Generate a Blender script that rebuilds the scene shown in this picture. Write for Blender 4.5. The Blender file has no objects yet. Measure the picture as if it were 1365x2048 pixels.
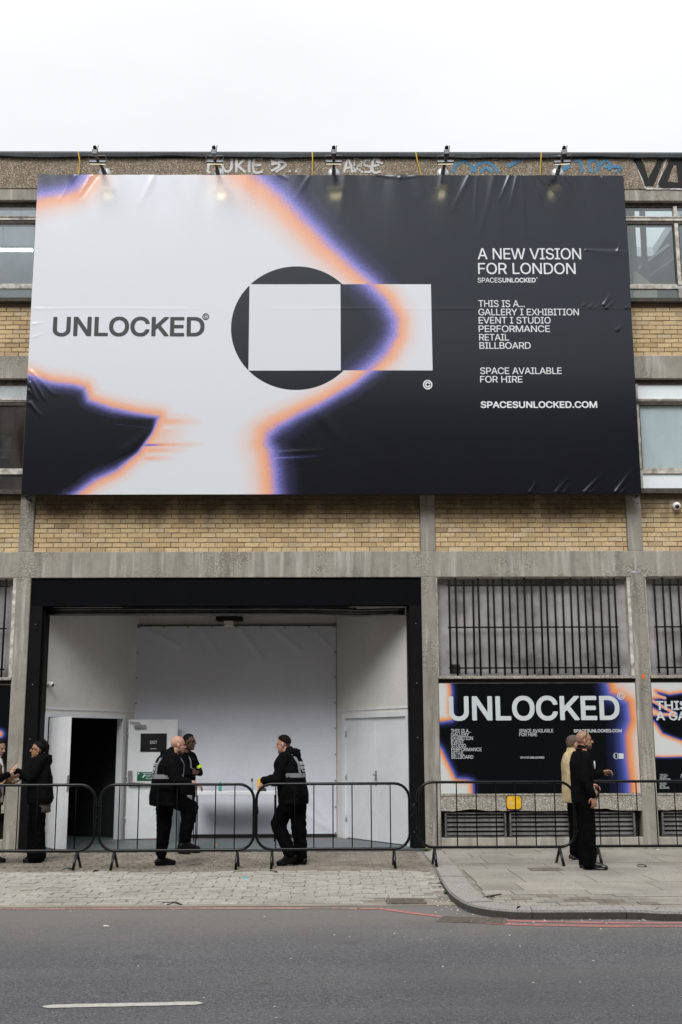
import bpy, bmesh, math, random
import numpy as np
from mathutils import Vector, Matrix, Quaternion
from mathutils.bvhtree import BVHTree

# ------------------------------------------------------------------ camera, sky, sun, exposure
S = bpy.context.scene
COL = S.collection
R = math.radians
FPX, PW, PH = 2304.0, 1365.0, 2048.0
CAM = Vector((0.0, -18.45, 1.60))
PITCH, YAW, ROLL = R(11.41), R(-0.61), R(-0.212)
CM = Matrix.Rotation(YAW, 3, 'Z') @ Matrix.Rotation(math.pi/2 + PITCH, 3, 'X') @ Matrix.Rotation(ROLL, 3, 'Z')
cam = bpy.data.cameras.new('camera')
cam_o = bpy.data.objects.new('camera', cam)
COL.objects.link(cam_o)
cam_o.matrix_world = Matrix.Translation(CAM) @ CM.to_4x4()
cam.sensor_fit = 'VERTICAL'
cam.sensor_height = 36.0
cam.lens = 36.0*FPX/PH
cam.clip_end = 2000
cam.clip_start = 0.05
S.camera = cam_o

SUN_EL, SUN_AZ = R(45), R(194)      # high, from behind the camera, through cloud
world = bpy.data.worlds.new('World')
S.world = world
world.use_nodes = True
wn = world.node_tree
for n in list(wn.nodes): wn.nodes.remove(n)
wo = wn.nodes.new('ShaderNodeOutputWorld')
bg = wn.nodes.new('ShaderNodeBackground')
bg.inputs['Strength'].default_value = 0.10
sky = wn.nodes.new('ShaderNodeTexSky')
sky.sky_type = 'NISHITA'
sky.sun_disc = False
sky.sun_elevation = SUN_EL
sky.sun_rotation = SUN_AZ
tc = wn.nodes.new('ShaderNodeTexCoord')
sx = wn.nodes.new('ShaderNodeSeparateXYZ')
wn.links.new(tc.outputs['Generated'], sx.inputs[0])
# overcast sky: three times brighter at the zenith than at the horizon
mr = wn.nodes.new('ShaderNodeMapRange')
mr.inputs['From Min'].default_value = 0.0; mr.inputs['From Max'].default_value = 1.0
mr.inputs['To Min'].default_value = 3.4; mr.inputs['To Max'].default_value = 10.4
wn.links.new(sx.outputs['Z'], mr.inputs['Value'])
mp = wn.nodes.new('ShaderNodeMapping'); mp.inputs['Scale'].default_value = (1.0, 1.0, 2.6)
wn.links.new(tc.outputs['Generated'], mp.inputs['Vector'])
nz = wn.nodes.new('ShaderNodeTexNoise'); nz.inputs['Scale'].default_value = 2.6; nz.inputs['Detail'].default_value = 4.0
wn.links.new(mp.outputs[0], nz.inputs['Vector'])
mr2 = wn.nodes.new('ShaderNodeMapRange')
mr2.inputs['From Min'].default_value = 0.3; mr2.inputs['From Max'].default_value = 0.7
mr2.inputs['To Min'].default_value = 0.93; mr2.inputs['To Max'].default_value = 1.07
wn.links.new(nz.outputs['Fac'], mr2.inputs['Value'])
mu = wn.nodes.new('ShaderNodeMath'); mu.operation = 'MULTIPLY'
wn.links.new(mr.outputs[0], mu.inputs[0]); wn.links.new(mr2.outputs[0], mu.inputs[1])
vm = wn.nodes.new('ShaderNodeVectorMath'); vm.operation = 'SCALE'
vm.inputs[0].default_value = (0.985, 0.992, 1.0)
wn.links.new(mu.outputs[0], vm.inputs['Scale'])
mx = wn.nodes.new('ShaderNodeMix'); mx.data_type = 'RGBA'
mx.inputs['Factor'].default_value = 0.93
wn.links.new(sky.outputs['Color'], mx.inputs[6])
wn.links.new(vm.outputs[0], mx.inputs[7])
wn.links.new(mx.outputs[2], bg.inputs['Color'])
wn.links.new(bg.outputs[0], wo.inputs['Surface'])

sl = bpy.data.lights.new('sun', 'SUN')
sl.energy = 1.5
sl.angle = R(30)
sl.color = (1.0, 0.985, 0.965)
so = bpy.data.objects.new('sun', sl)
COL.objects.link(so)
sd = Vector((math.sin(SUN_AZ)*math.cos(SUN_EL), math.cos(SUN_AZ)*math.cos(SUN_EL), math.sin(SUN_EL)))
so.rotation_euler = sd.to_track_quat('Z', 'Y').to_euler()

S.view_settings.view_transform = 'Standard'
S.view_settings.look = 'None'
S.view_settings.gamma = 1.0
S.view_settings.use_curve_mapping = False
S.view_settings.exposure = 0.60

# ------------------------------------------------------------------ helpers
rnd = random.Random(7)

def ray(px, py):
    return CM @ Vector(((px-PW/2)/FPX, -(py-PH/2)/FPX, -1.0))
def at(px, py, Y=0.0):
    """point of the upright plane y = Y seen at a pixel of the photograph -> (x, z)"""
    d = ray(px, py); t = (Y-CAM.y)/d.y; p = CAM + d*t
    return p.x, p.z
def gr(px, py, z=0.0):
    """point of the ground at height z -> (x, y)"""
    d = ray(px, py); t = (z-CAM.z)/d.z; p = CAM + d*t
    return p.x, p.y

def tag(o, label=None, cat=None, group=None, kind=None):
    if label: o['label'] = label
    if cat: o['category'] = cat
    if group: o['group'] = group
    if kind: o['kind'] = kind
    return o
def empty(name, loc=(0, 0, 0), rz=0.0, parent=None):
    o = bpy.data.objects.new(name, None); COL.objects.link(o)
    o.location = loc; o.rotation_euler = (0, 0, rz); o.empty_display_size = 0.1
    if parent: o.parent = parent
    return o
def thing(name, label, cat, loc=(0, 0, 0), rz=0.0, group=None):
    return tag(empty(name, loc, rz), label, cat, group)

class MB:
    """collects shapes for one mesh"""
    def __init__(s): s.v = []; s.f = []; s.m = []; s.sm = []
    def add(s, vs, fs, mi=0, smooth=False):
        b = len(s.v); s.v += [tuple(v) for v in vs]
        for f in fs: s.f.append(tuple(b+i for i in f)); s.m.append(mi); s.sm.append(smooth)
        return s
    def box(s, x0, x1, y0, y1, z0, z1, mi=0, T=None):
        vs = [(x0,y0,z0),(x1,y0,z0),(x1,y1,z0),(x0,y1,z0),(x0,y0,z1),(x1,y0,z1),(x1,y1,z1),(x0,y1,z1)]
        if T is not None: vs = [tuple(T @ Vector(v)) for v in vs]
        return s.add(vs, [(0,3,2,1),(4,5,6,7),(0,1,5,4),(1,2,6,5),(2,3,7,6),(3,0,4,7)], mi)
    def bbox(s, x0, x1, y0, y1, z0, z1, c=0.01, mi=0, T=None):
        """box with chamfered vertical (z) edges and top"""
        def ring(z, k):
            return [(x0+c+k,y0+k,z),(x1-c-k,y0+k,z),(x1-k,y0+c+k,z),(x1-k,y1-c-k,z),(x1-c-k,y1-k,z),(x0+c+k,y1-k,z),(x0+k,y1-c-k,z),(x0+k,y0+c+k,z)]
        vs = ring(z0+c, 0)+ring(z1-c, 0)
        lo, hi = ring(z0, c*.6), ring(z1, c*.6)
        vs = lo+vs+hi
        if T is not None: vs = [tuple(T @ Vector(v)) for v in vs]
        fs = [tuple(range(7,-1,-1)), tuple(range(24,32))]
        for k in range(3):
            for i in range(8):
                j = (i+1) % 8
                fs.append((k*8+i, k*8+j, k*8+8+j, k*8+8+i))
        return s.add(vs, fs, mi)
    def tube(s, pts, r, n=10, mi=0, closed=False, caps=True, smooth=True):
        pts = [Vector(p) for p in pts]
        rs = r if isinstance(r, (list, tuple)) else [r]*len(pts)
        N = len(pts); vs = []
        up = None
        for i, p in enumerate(pts):
            if closed: t = (pts[(i+1) % N]-pts[i-1])
            else: t = pts[min(i+1, N-1)]-pts[max(i-1, 0)]
            if t.length < 1e-9: t = Vector((0,0,1))
            t.normalize()
            if up is None:
                up = Vector((0,0,1)) if abs(t.z) < 0.9 else Vector((1,0,0))
            a = up - t*up.dot(t)
            if a.length < 1e-6: a = Vector((1,0,0)) - t*t.x
            a.normalize(); up = a; b = t.cross(a)
            for k in range(n):
                an = 2*math.pi*k/n
                vs.append(tuple(p + (a*math.cos(an)+b*math.sin(an))*rs[i]))
        fs = []
        for i in range(N if closed else N-1):
            j = (i+1) % N
            for k in range(n):
                l = (k+1) % n
                fs.append((i*n+k, j*n+k, j*n+l, i*n+l))
        s.add(vs, fs, mi, smooth)
        if caps and not closed:
            b0 = len(s.v)-len(vs)
            s.f.append(tuple(b0+k for k in range(n))); s.m.append(mi); s.sm.append(False)
            s.f.append(tuple(b0+(N-1)*n+k for k in range(n-1,-1,-1))); s.m.append(mi); s.sm.append(False)
        return s
    def lathe(s, prof, n=16, T=None, mi=0):
        """prof: (r, z) pairs"""
        vs = []
        for r, z in prof:
            for k in range(n):
                a = 2*math.pi*k/n; v = Vector((r*math.cos(a), r*math.sin(a), z))
                vs.append(tuple(T @ v if T is not None else v))
        fs = []
        for i in range(len(prof)-1):
            for k in range(n):
                l = (k+1) % n; fs.append((i*n+k, i*n+l, (i+1)*n+l, (i+1)*n+k))
        return s.add(vs, fs, mi, True)
    def build(s, name, mat, parent=None, recalc=False):
        me = bpy.data.meshes.new(name)
        me.from_pydata(s.v, [], s.f)
        mats = mat if isinstance(mat, (list, tuple)) else [mat]
        for m in mats: me.materials.append(m)
        if len(mats) > 1: me.polygons.foreach_set('material_index', s.m)
        me.polygons.foreach_set('use_smooth', s.sm)
        if recalc:
            bm = bmesh.new(); bm.from_mesh(me); bmesh.ops.recalc_face_normals(bm, faces=bm.faces); bm.to_mesh(me); bm.free()
        me.update()
        o = bpy.data.objects.new(name, me); COL.objects.link(o)
        if parent: o.parent = parent
        return o
def bx(name, mat, parent, *c):
    return MB().box(*c).build(name, mat, parent)
def copy_to(o, parent, loc=None):
    c = o.copy(); COL.objects.link(c)
    if parent: c.parent = parent
    if loc is not None: c.location = loc
    return c
def copy_tree(o, parent=None):
    c = o.copy(); COL.objects.link(c); c.parent = parent
    for ch in list(o.children): copy_tree(ch, c)
    return c

# ------------------------------------------------------------------ materials
class NT:
    def __init__(s, name):
        s.m = bpy.data.materials.new(name); s.m.use_nodes = True
        s.t = s.m.node_tree
        s.p = s.t.nodes['Principled BSDF']; s.out = s.t.nodes['Material Output']
        s.co = s.t.nodes.new('ShaderNodeTexCoord')
    def n(s, typ, **kw):
        nd = s.t.nodes.new(typ)
        for k, v in kw.items():
            if k in nd.inputs.keys(): nd.inputs[k].default_value = v
            else: setattr(nd, k, v)
        return nd
    def l(s, a, b): s.t.links.new(a, b)
    def noise(s, scale, detail=4.0, vec=None, rough=0.6, stretch=None):
        nd = s.n('ShaderNodeTexNoise', Scale=scale, Detail=detail, Roughness=rough)
        v = vec or s.co.outputs['Object']
        if stretch:
            mp = s.n('ShaderNodeMapping'); mp.inputs['Scale'].default_value = stretch
            s.l(v, mp.inputs['Vector']); v = mp.outputs[0]
        s.l(v, nd.inputs['Vector'])
        return nd.outputs['Fac']
    def vor(s, scale, feature='F1', out='Distance', vec=None):
        nd = s.n('ShaderNodeTexVoronoi', Scale=scale); nd.feature = feature
        s.l(vec or s.co.outputs['Object'], nd.inputs['Vector'])
        return nd.outputs[out]
    def ramp(s, fac, stops, interp='LINEAR'):
        nd = s.n('ShaderNodeValToRGB'); nd.color_ramp.interpolation = interp
        e = nd.color_ramp.elements
        while len(e) < len(stops): e.new(0.5)
        for el, (p, c) in zip(e, stops):
            el.position = p; el.color = (c[0], c[1], c[2], 1) if not isinstance(c, (int, float)) else (c, c, c, 1)
        s.l(fac, nd.inputs['Fac'])
        return nd.outputs['Color']
    def mix(s, fac, a, b, mode='MIX'):
        nd = s.n('ShaderNodeMix'); nd.data_type = 'RGBA'; nd.blend_type = mode; nd.clamp_factor = True
        for ix, v in ((0, fac), (6, a), (7, b)):
            sock = nd.inputs[ix]
            if isinstance(v, (int, float)): sock.default_value = v if ix == 0 else (v, v, v, 1)
            elif isinstance(v, (tuple, list)): sock.default_value = (v[0], v[1], v[2], 1)
            else: s.l(v, sock)
        return nd.outputs[2]
    def math(s, op, a, b=0.0, c=None, clamp=False):
        nd = s.n('ShaderNodeMath'); nd.operation = op; nd.use_clamp = clamp
        for i, v in enumerate((a, b, c)):
            if v is None: continue
            if isinstance(v, (int, float)): nd.inputs[i].default_value = v
            else: s.l(v, nd.inputs[i])
        return nd.outputs[0]
    def bump(s, h, strength=0.3, dist=0.01):
        nd = s.n('ShaderNodeBump', Strength=strength, Distance=dist)
        s.l(h, nd.inputs['Height']); s.l(nd.outputs[0], s.p.inputs['Normal'])
    def fin(s, col=None, rough=0.6, metal=0.0, spec=None):
        if col is not None:
            if isinstance(col, (tuple, list)): s.p.inputs['Base Color'].default_value = (col[0], col[1], col[2], 1)
            else: s.l(col, s.p.inputs['Base Color'])
        if isinstance(rough, (int, float)): s.p.inputs['Roughness'].default_value = rough
        else: s.l(rough, s.p.inputs['Roughness'])
        s.p.inputs['Metallic'].default_value = metal
        if spec is not None: s.p.inputs['Specular IOR Level'].default_value = spec
        return s.m

MC = {}
def plain(name, col, rough=0.6, metal=0.0, var=0.12, scale=6.0, bump=0.0, bscale=60.0, spec=None):
    """a colour with slow variation, fine grain and a little relief"""
    if name in MC: return MC[name]
    t = NT(name)
    a = t.noise(scale, 5.0)
    f = t.noise(scale*17, 3.0)
    m = t.math('ADD', t.math('MULTIPLY', a, 0.7), t.math('MULTIPLY', f, 0.3))
    lo = tuple(max(0.0, c*(1-var*1.6)) for c in col); hi = tuple(min(1.0, c*(1+var*1.6)) for c in col)
    c = t.ramp(m, [(0.3, lo), (0.7, hi)])
    if bump: t.bump(t.noise(bscale, 3.0), bump, 0.01)
    r = t.math('MULTIPLY_ADD', a, 0.25, rough-0.12, clamp=True)
    MC[name] = t.fin(c, r, metal, spec)
    return MC[name]

def concrete(name, agg=0.5, base=(0.30, 0.28, 0.235), dark=(0.19, 0.175, 0.145), pale=(0.50, 0.46, 0.39), streak=0.5):
    t = NT(name)
    big = t.noise(0.9, 5.0)
    med = t.noise(5.0, 6.0)
    smooth = t.ramp(t.math('ADD', t.math('MULTIPLY', big, 0.5), t.math('MULTIPLY', med, 0.5)), [(0.32, tuple(c*0.72 for c in base)), (0.68, tuple(c*1.2 for c in base))])
    vc = t.vor(78.0, 'F1', 'Color'); sep = t.n('ShaderNodeSeparateColor'); t.l(vc, sep.inputs[0])
    peb = t.ramp(sep.outputs[0], [(0.0, dark), (0.45, tuple(c*0.75 for c in base)), (0.78, tuple(c*1.15 for c in base)), (0.93, pale)])
    vd = t.vor(78.0, 'F1', 'Distance')
    peb = t.mix(t.ramp(vd, [(0.35, 0.0), (0.75, 0.5)]), peb, dark)
    mask = t.ramp(t.math('ADD', big, t.math('MULTIPLY', med, 0.35)), [(0.62+(0.5-agg)*0.55, 0.0), (0.74+(0.5-agg)*0.55, 1.0)])
    c = t.mix(mask, smooth, peb)
    st = t.noise(1.0, 4.0, stretch=(7.0, 7.0, 0.55))
    c = t.mix(t.math('MULTIPLY', t.ramp(st, [(0.52, 0.0), (0.66, 1.0)]), streak), c, (0.52, 0.50, 0.46))
    st2 = t.noise(1.3, 4.0, stretch=(4.0, 4.0, 0.5))
    c = t.mix(t.math('MULTIPLY', t.ramp(st2, [(0.50, 0.0), (0.68, 1.0)]), streak*0.9), c, tuple(v*0.42 for v in base))
    pit = t.ramp(t.vor(9.0), [(0.03, 0.0), (0.045, 1.0)])
    c = t.mix(t.math('MULTIPLY', t.math('SUBTRACT', 1.0, pit), 0.7), c, (0.05, 0.045, 0.04))
    h = t.math('ADD', t.math('MULTIPLY', vd, t.math('MULTIPLY', mask, -1.0)), t.math('MULTIPLY', med, 0.8))
    t.bump(h, 0.5, 0.012)
    return t.fin(c, 0.88, spec=0.3)

M_CONC = concrete('weathered_concrete', 0.45, base=(0.35, 0.33, 0.285), streak=0.7)
M_PARA = concrete('parapet_aggregate', 1.0, base=(0.30, 0.25, 0.19), dark=(0.13, 0.10, 0.07), pale=(0.66, 0.55, 0.42), streak=0.15)
M_COLN = concrete('column_concrete', 0.42, base=(0.31, 0.29, 0.25), streak=0.7)
M_PLINTH = concrete('plinth_concrete', 0.25, base=(0.36, 0.345, 0.30), streak=0.5)
M_LEDGE = concrete('ledge_concrete', 0.75, base=(0.40, 0.375, 0.32), dark=(0.2, 0.19, 0.17), pale=(0.66, 0.62, 0.55), streak=0.1)

def brick_mat():
    t = NT('buff_brick')
    oi = t.n('ShaderNodeObjectInfo')
    at_ = t.n('ShaderNodeAttribute'); at_.attribute_name = 'rnd'
    r = t.math('FRACT', t.math('ADD', oi.outputs['Random'], at_.outputs['Fac']))
    geo = t.n('ShaderNodeNewGeometry')
    vec = geo.outputs['Position']
    c = t.ramp(r, [(0.0, (0.47, 0.345, 0.19)), (0.25, (0.61, 0.46, 0.26)), (0.5, (0.70, 0.545, 0.33)), (0.72, (0.64, 0.475, 0.26)), (0.88, (0.68, 0.56, 0.38)), (0.97, (0.52, 0.41, 0.26)), (1.0, (0.36, 0.26, 0.16))])
    f = t.noise(30.0, 5.0, vec=vec)
    c = t.mix(t.ramp(f, [(0.38, 0.5), (0.62, 0.0)]), c, (0.38, 0.27, 0.15))
    g = t.noise(1.6, 6.0, vec=vec)
    c = t.mix(t.math('MULTIPLY', t.ramp(g, [(0.48, 0.0), (0.68, 1.0)]), 0.55), c, (0.36, 0.28, 0.18))
    # soot and painted-in shade under the overhanging hoarding and window sills
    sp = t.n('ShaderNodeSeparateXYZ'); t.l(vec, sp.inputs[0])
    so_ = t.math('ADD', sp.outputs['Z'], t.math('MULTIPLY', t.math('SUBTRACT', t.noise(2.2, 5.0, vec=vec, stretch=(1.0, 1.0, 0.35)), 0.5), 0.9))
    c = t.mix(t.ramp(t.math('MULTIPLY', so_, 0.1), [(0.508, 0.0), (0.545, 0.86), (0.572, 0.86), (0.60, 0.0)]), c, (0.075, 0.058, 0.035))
    sp2 = t.ramp(t.vor(14.0, vec=vec), [(0.04, 1.0), (0.06, 0.0)])
    c = t.mix(t.math('MULTIPLY', sp2, 0.75), c, (0.07, 0.05, 0.035))
    t.bump(f, 0.35, 0.006)
    return t.fin(c, 0.9, spec=0.25)
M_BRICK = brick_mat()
M_MORTAR = plain('brick_mortar', (0.25, 0.19, 0.12), 0.95, var=0.35, scale=3.0, bump=0.4)

def asphalt():
    t = NT('asphalt')
    geo = t.n('ShaderNodeNewGeometry'); vec = geo.outputs['Position']
    sp = t.n('ShaderNodeSeparateXYZ'); t.l(vec, sp.inputs[0])
    fine = t.vor(95.0, 'F1', 'Color', vec); se = t.n('ShaderNodeSeparateColor'); t.l(fine, se.inputs[0])
    c = t.ramp(se.outputs[0], [(0.0, (0.052, 0.053, 0.059)), (0.3, (0.125, 0.127, 0.135)), (0.75, (0.172, 0.174, 0.182)), (0.94, (0.20, 0.195, 0.19)), (1.0, (0.38, 0.37, 0.35))])
    big = t.noise(0.5, 6.0, vec=vec)
    c = t.mix(t.ramp(big, [(0.35, 0.35), (0.65, 0.0)]), c, (0.085, 0.083, 0.088))
    lanes = t.noise(0.9, 5.0, vec=vec, stretch=(0.25, 1.6, 1.0))
    c = t.mix(t.ramp(lanes, [(0.42, 0.0), (0.70, 0.40)]), c, (0.20, 0.195, 0.19))
    patch = t.noise(0.22, 3.0, vec=vec)
    c = t.mix(t.ramp(patch, [(0.50, 0.0), (0.53, 0.22)]), c, (0.10, 0.10, 0.105))
    oil = t.noise(1.7, 4.0, vec=vec)
    c = t.mix(t.ramp(oil, [(0.64, 0.0), (0.78, 0.5)]), c, (0.05, 0.05, 0.052))
    # dust swept towards the gutter
    d = t.math('ADD', sp.outputs['Y'], t.math('MULTIPLY', t.math('SUBTRACT', t.noise(1.2, 5.0, vec=vec), 0.5), 1.6))
    c = t.mix(t.ramp(t.math('MULTIPLY_ADD', d, 0.2, 2.0), [(0.36, 0.0), (0.54, 0.30), (0.74, 0.70)]), c, (0.225, 0.207, 0.185))
    gum = t.ramp(t.vor(1.3, vec=vec), [(0.025, 1.0), (0.035, 0.0)])
    c = t.mix(t.math('MULTIPLY', gum, 0.6), c, (0.42, 0.41, 0.39))
    t.bump(t.vor(95.0, vec=vec), 0.5, 0.006)
    return t.fin(c, 0.85, spec=0.3)
M_ASPH = asphalt()

def stone(name, cols, scale=40.0, bumpd=0.006, grime=0.5, rough=0.85):
    t = NT(name)
    oi = t.n('ShaderNodeObjectInfo'); at_ = t.n('ShaderNodeAttribute'); at_.attribute_name = 'rnd'
    r = t.math('FRACT', t.math('ADD', oi.outputs['Random'], at_.outputs['Fac']))
    geo = t.n('ShaderNodeNewGeometry'); vec = geo.outputs['Position']
    n = len(cols)
    c = t.ramp(r, [(i/(n-1), k) for i, k in enumerate(cols)])
    f = t.noise(scale, 6.0, vec=vec)
    c = t.mix(0.55, c, t.ramp(f, [(0.3, 0.25), (0.7, 0.85)]), 'OVERLAY')
    g = t.noise(1.1, 6.0, vec=vec)
    c = t.mix(t.math('MULTIPLY', t.ramp(g, [(0.42, 0.0), (0.7, 1.0)]), grime), c, tuple(v*0.5 for v in cols[0]))
    gum = t.ramp(t.vor(2.2, vec=vec), [(0.03, 1.0), (0.04, 0.0)])
    c = t.mix(t.math('MULTIPLY', gum, 0.5), c, (0.12, 0.115, 0.105))
    t.bump(f, 0.4, bumpd)
    return t.fin(c, rough, spec=0.3)
M_SLAB = stone('paving_slab', [(0.31, 0.29, 0.25), (0.36, 0.335, 0.29), (0.335, 0.315, 0.275), (0.40, 0.37, 0.325)])
M_SETT = stone('granite_sett', [(0.35, 0.33, 0.29), (0.41, 0.385, 0.34), (0.38, 0.36, 0.32), (0.44, 0.415, 0.37)], 30.0, 0.012, 0.35)
M_PAVER = stone('clay_paver', [(0.22, 0.195, 0.16), (0.29, 0.25, 0.205), (0.25, 0.225, 0.185), (0.31, 0.28, 0.235)], 50.0, 0.006, 0.6)
def kerb_mat():
    t = NT('kerb_granite')
    geo = t.n('ShaderNodeNewGeometry'); vec = geo.outputs['Position']
    se = t.n('ShaderNodeSeparateColor'); t.l(t.vor(120.0, 'F1', 'Color', vec), se.inputs[0])
    c = t.ramp(se.outputs[0], [(0.0, (0.2, 0.19, 0.18)), (0.5, (0.35, 0.335, 0.31)), (1.0, (0.5, 0.48, 0.44))])
    # upright face coloured darker than the top
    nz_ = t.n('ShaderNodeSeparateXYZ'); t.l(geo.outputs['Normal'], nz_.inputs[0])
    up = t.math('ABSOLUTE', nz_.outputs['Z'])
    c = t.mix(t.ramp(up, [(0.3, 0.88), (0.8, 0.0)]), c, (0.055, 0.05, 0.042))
    t.bump(t.noise(25.0, 5.0, vec=vec), 0.6, 0.012)
    return t.fin(c, 0.9, spec=0.3)
M_KERB = kerb_mat()
M_DIRT = plain('joint_dirt', (0.265, 0.243, 0.205), 0.95, var=0.3, scale=5.0, bump=0.5)
M_GUTTER = plain('gutter_concrete', (0.31, 0.275, 0.225), 0.9, var=0.22, scale=2.0, bump=0.4)
M_GROUND = plain('far_ground', (0.14, 0.135, 0.13), 0.9, scale=0.3)

def paint_worn(name, col, cover=0.5, grain=45.0, rough=0.7):
    """road or spray paint that has worn through in places"""
    t = NT(name)
    geo = t.n('ShaderNodeNewGeometry'); vec = geo.outputs['Position']
    n1 = t.noise(grain, 5.0, vec=vec); n2 = t.noise(2.5, 5.0, vec=vec)
    f = t.math('ADD', t.math('MULTIPLY', n1, 0.55), t.math('MULTIPLY', n2, 0.45))
    a = t.ramp(f, [(0.5-cover*0.28, 1.0), (0.5-cover*0.28+0.10, 0.0)])
    a = t.math('SUBTRACT', 1.0, a)
    c = t.ramp(n1, [(0.3, tuple(v*0.8 for v in col)), (0.7, tuple(min(1, v*1.12) for v in col))])
    tr = t.n('ShaderNodeBsdfTransparent'); ms = t.n('ShaderNodeMixShader')
    t.fin(c, rough, spec=0.2)
    t.l(a, ms.inputs[0]); t.l(tr.outputs[0], ms.inputs[1]); t.l(t.p.outputs[0], ms.inputs[2])
    t.l(ms.outputs[0], t.out.inputs['Surface'])
    return t.m
M_WHITELINE = paint_worn('white_road_paint', (0.68, 0.67, 0.60), 0.95)
M_REDLINE = paint_worn('red_road_paint', (0.50, 0.215, 0.20), 0.45)
M_REDFADE = paint_worn('faded_red_road_paint', (0.42, 0.27, 0.23), 0.35)
M_SPWHITE = paint_worn('white_spray', (0.66, 0.65, 0.64), 0.35, 90.0)
M_SPBLUE = paint_worn('blue_spray', (0.10, 0.26, 0.42), 0.38, 90.0)
M_SPBLACK = paint_worn('black_spray', (0.025, 0.024, 0.024), 0.95, 70.0)
M_SPFADE = paint_worn('pale_blue_spray_ghost', (0.43, 0.45, 0.44), -0.10, 14.0)
M_PINK = plain('pink_floor_tape', (0.62, 0.12, 0.20), 0.5)
M_ORANGE = paint_worn('orange_spray', (0.72, 0.16, 0.04), 0.9, 60.0)

M_BLACKSTEEL = plain('black_painted_steel', (0.0035, 0.0038, 0.0045), 0.6, var=0.3, bump=0.1, spec=0.12)
M_BLACKPANEL = plain('black_fascia_board', (0.003, 0.0033, 0.0042), 0.7, var=0.3, scale=1.5, spec=0.06)
M_BAR = plain('black_window_bar', (0.005, 0.005, 0.006), 0.6, var=0.3, spec=0.15)
M_BARRIER = plain('black_barrier_tube', (0.003, 0.0035, 0.005), 0.2, var=0.2, spec=0.32)
M_BARBAR = plain('black_barrier_rod', (0.003, 0.003, 0.004), 0.6, var=0.2, spec=0.08)
M_STEEL = plain('galvanised_steel', (0.42, 0.43, 0.44), 0.35, 0.9, var=0.25, scale=12)
M_GREYMETAL = plain('shutter_steel', (0.14, 0.145, 0.155), 0.4, 0.7, var=0.3, scale=3)
M_FLASH = plain('dark_roof_felt', (0.05, 0.055, 0.06), 0.7, var=0.4, scale=1.2, bump=0.5, bscale=12)
M_WALLW = plain('white_emulsion_wall', (0.70, 0.69, 0.65), 0.7, var=0.08, scale=1.1)
M_DOOR = plain('white_gloss_door', (0.75, 0.765, 0.785), 0.35, var=0.07, scale=1.6)
M_BANNER = plain('white_pvc_banner', (0.69, 0.71, 0.78), 0.42, var=0.05, scale=0.9, bump=.15, bscale=2.5)
M_FLOORG = plain('grey_green_painted_floor', (0.12, 0.145, 0.145), 0.5, var=0.2, scale=1.8, bump=0.2)
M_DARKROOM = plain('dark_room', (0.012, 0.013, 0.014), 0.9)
M_ALUM = plain('brushed_aluminium', (0.42, 0.42, 0.43), 0.4, 0.85, var=0.1)
M_GREEN = plain('green_sign', (0.005, 0.11, 0.055), 0.45, var=0.05)
M_WHITE = plain('white_print', (0.74, 0.76, 0.78), 0.55, var=0.03)
M_DARKPRINT = plain('charcoal_print', (0.020, 0.022, 0.027), 0.5, var=0.06)
M_BLACKSIGN = plain('black_sign', (0.006, 0.006, 0.007), 0.4)
M_YELLOW = plain('yellow_enamel', (0.76, 0.44, 0.02), 0.35, var=0.15, scale=20)
M_RUST = plain('rusty_iron', (0.05, 0.03, 0.02), 0.8, var=0.5, scale=30, bump=0.5)
M_IRON = plain('cast_iron', (0.17, 0.15, 0.125), 0.7, 0.1, var=0.35, scale=14, bump=0.3)
M_CABLEY = plain('yellow_cable', (0.62, 0.40, 0.03), 0.5)
M_PLASTW = plain('white_plastic', (0.74, 0.74, 0.72), 0.35, var=0.04)
M_PLASTB = plain('black_plastic', (0.012, 0.012, 0.013), 0.35)
M_TIE = plain('black_nylon_tie', (0.014, 0.013, 0.013), 0.6)
M_CYAN = plain('cyan_plastic', (0.03, 0.42, 0.50), 0.4)
M_PALEPAPER = plain('pale_paper', (0.70, 0.69, 0.64), 0.8)
M_FRAMEP = plain('flaking_white_paint', (0.48, 0.46, 0.41), 0.7, var=0.5, scale=9, bump=0.5)
M_FRAMED = plain('dark_weathered_frame', (0.06, 0.05, 0.04), 0.8, var=0.6, scale=14, bump=0.5)
M_PANELW = plain('stained_white_panel', (0.44, 0.47, 0.48), 0.6, var=0.25, scale=2.5)
M_VENT = plain('dirty_vent_slat', (0.105, 0.105, 0.10), 0.6, 0.3, var=0.6, scale=5, bump=0.4)
M_DARKGAP = plain('dark_recess', (0.018, 0.017, 0.015), 0.95)  # near-black colour for the gap strips, the hole and the vent backing
M_WEED = plain('weed_leaf', (0.07, 0.11, 0.025), 0.7, var=0.5, scale=30)
M_BLIND = plain('pale_blind', (0.80, 0.86, 0.88), 0.6, var=0.04, scale=0.6)
M_BOARD = plain('tan_board', (0.52, 0.42, 0.32), 0.7, var=0.06)
M_ROOMGREY = plain('grey_room_plaster', (0.60, 0.63, 0.65), 0.7, var=0.06, scale=0.8)
M_ROOMBEAM = plain('green_grey_beam', (0.17, 0.19, 0.185), 0.6)

def greyboard():
    t = NT('smeared_grey_board')
    big = t.noise(1.1, 4.0, stretch=(1.0, 1.0, 1.4)); f = t.noise(5.0, 5.0, stretch=(1.0, 1.0, 0.5))
    m = t.math('ADD', t.math('MULTIPLY', big, 0.75), t.math('MULTIPLY', f, 0.25))
    c = t.ramp(m, [(0.34, (0.10, 0.095, 0.09)), (0.46, (0.27, 0.265, 0.265)), (0.62, (0.42, 0.415, 0.415))])
    return t.fin(c, 0.6)
M_GREYBOARD = greyboard()

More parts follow.
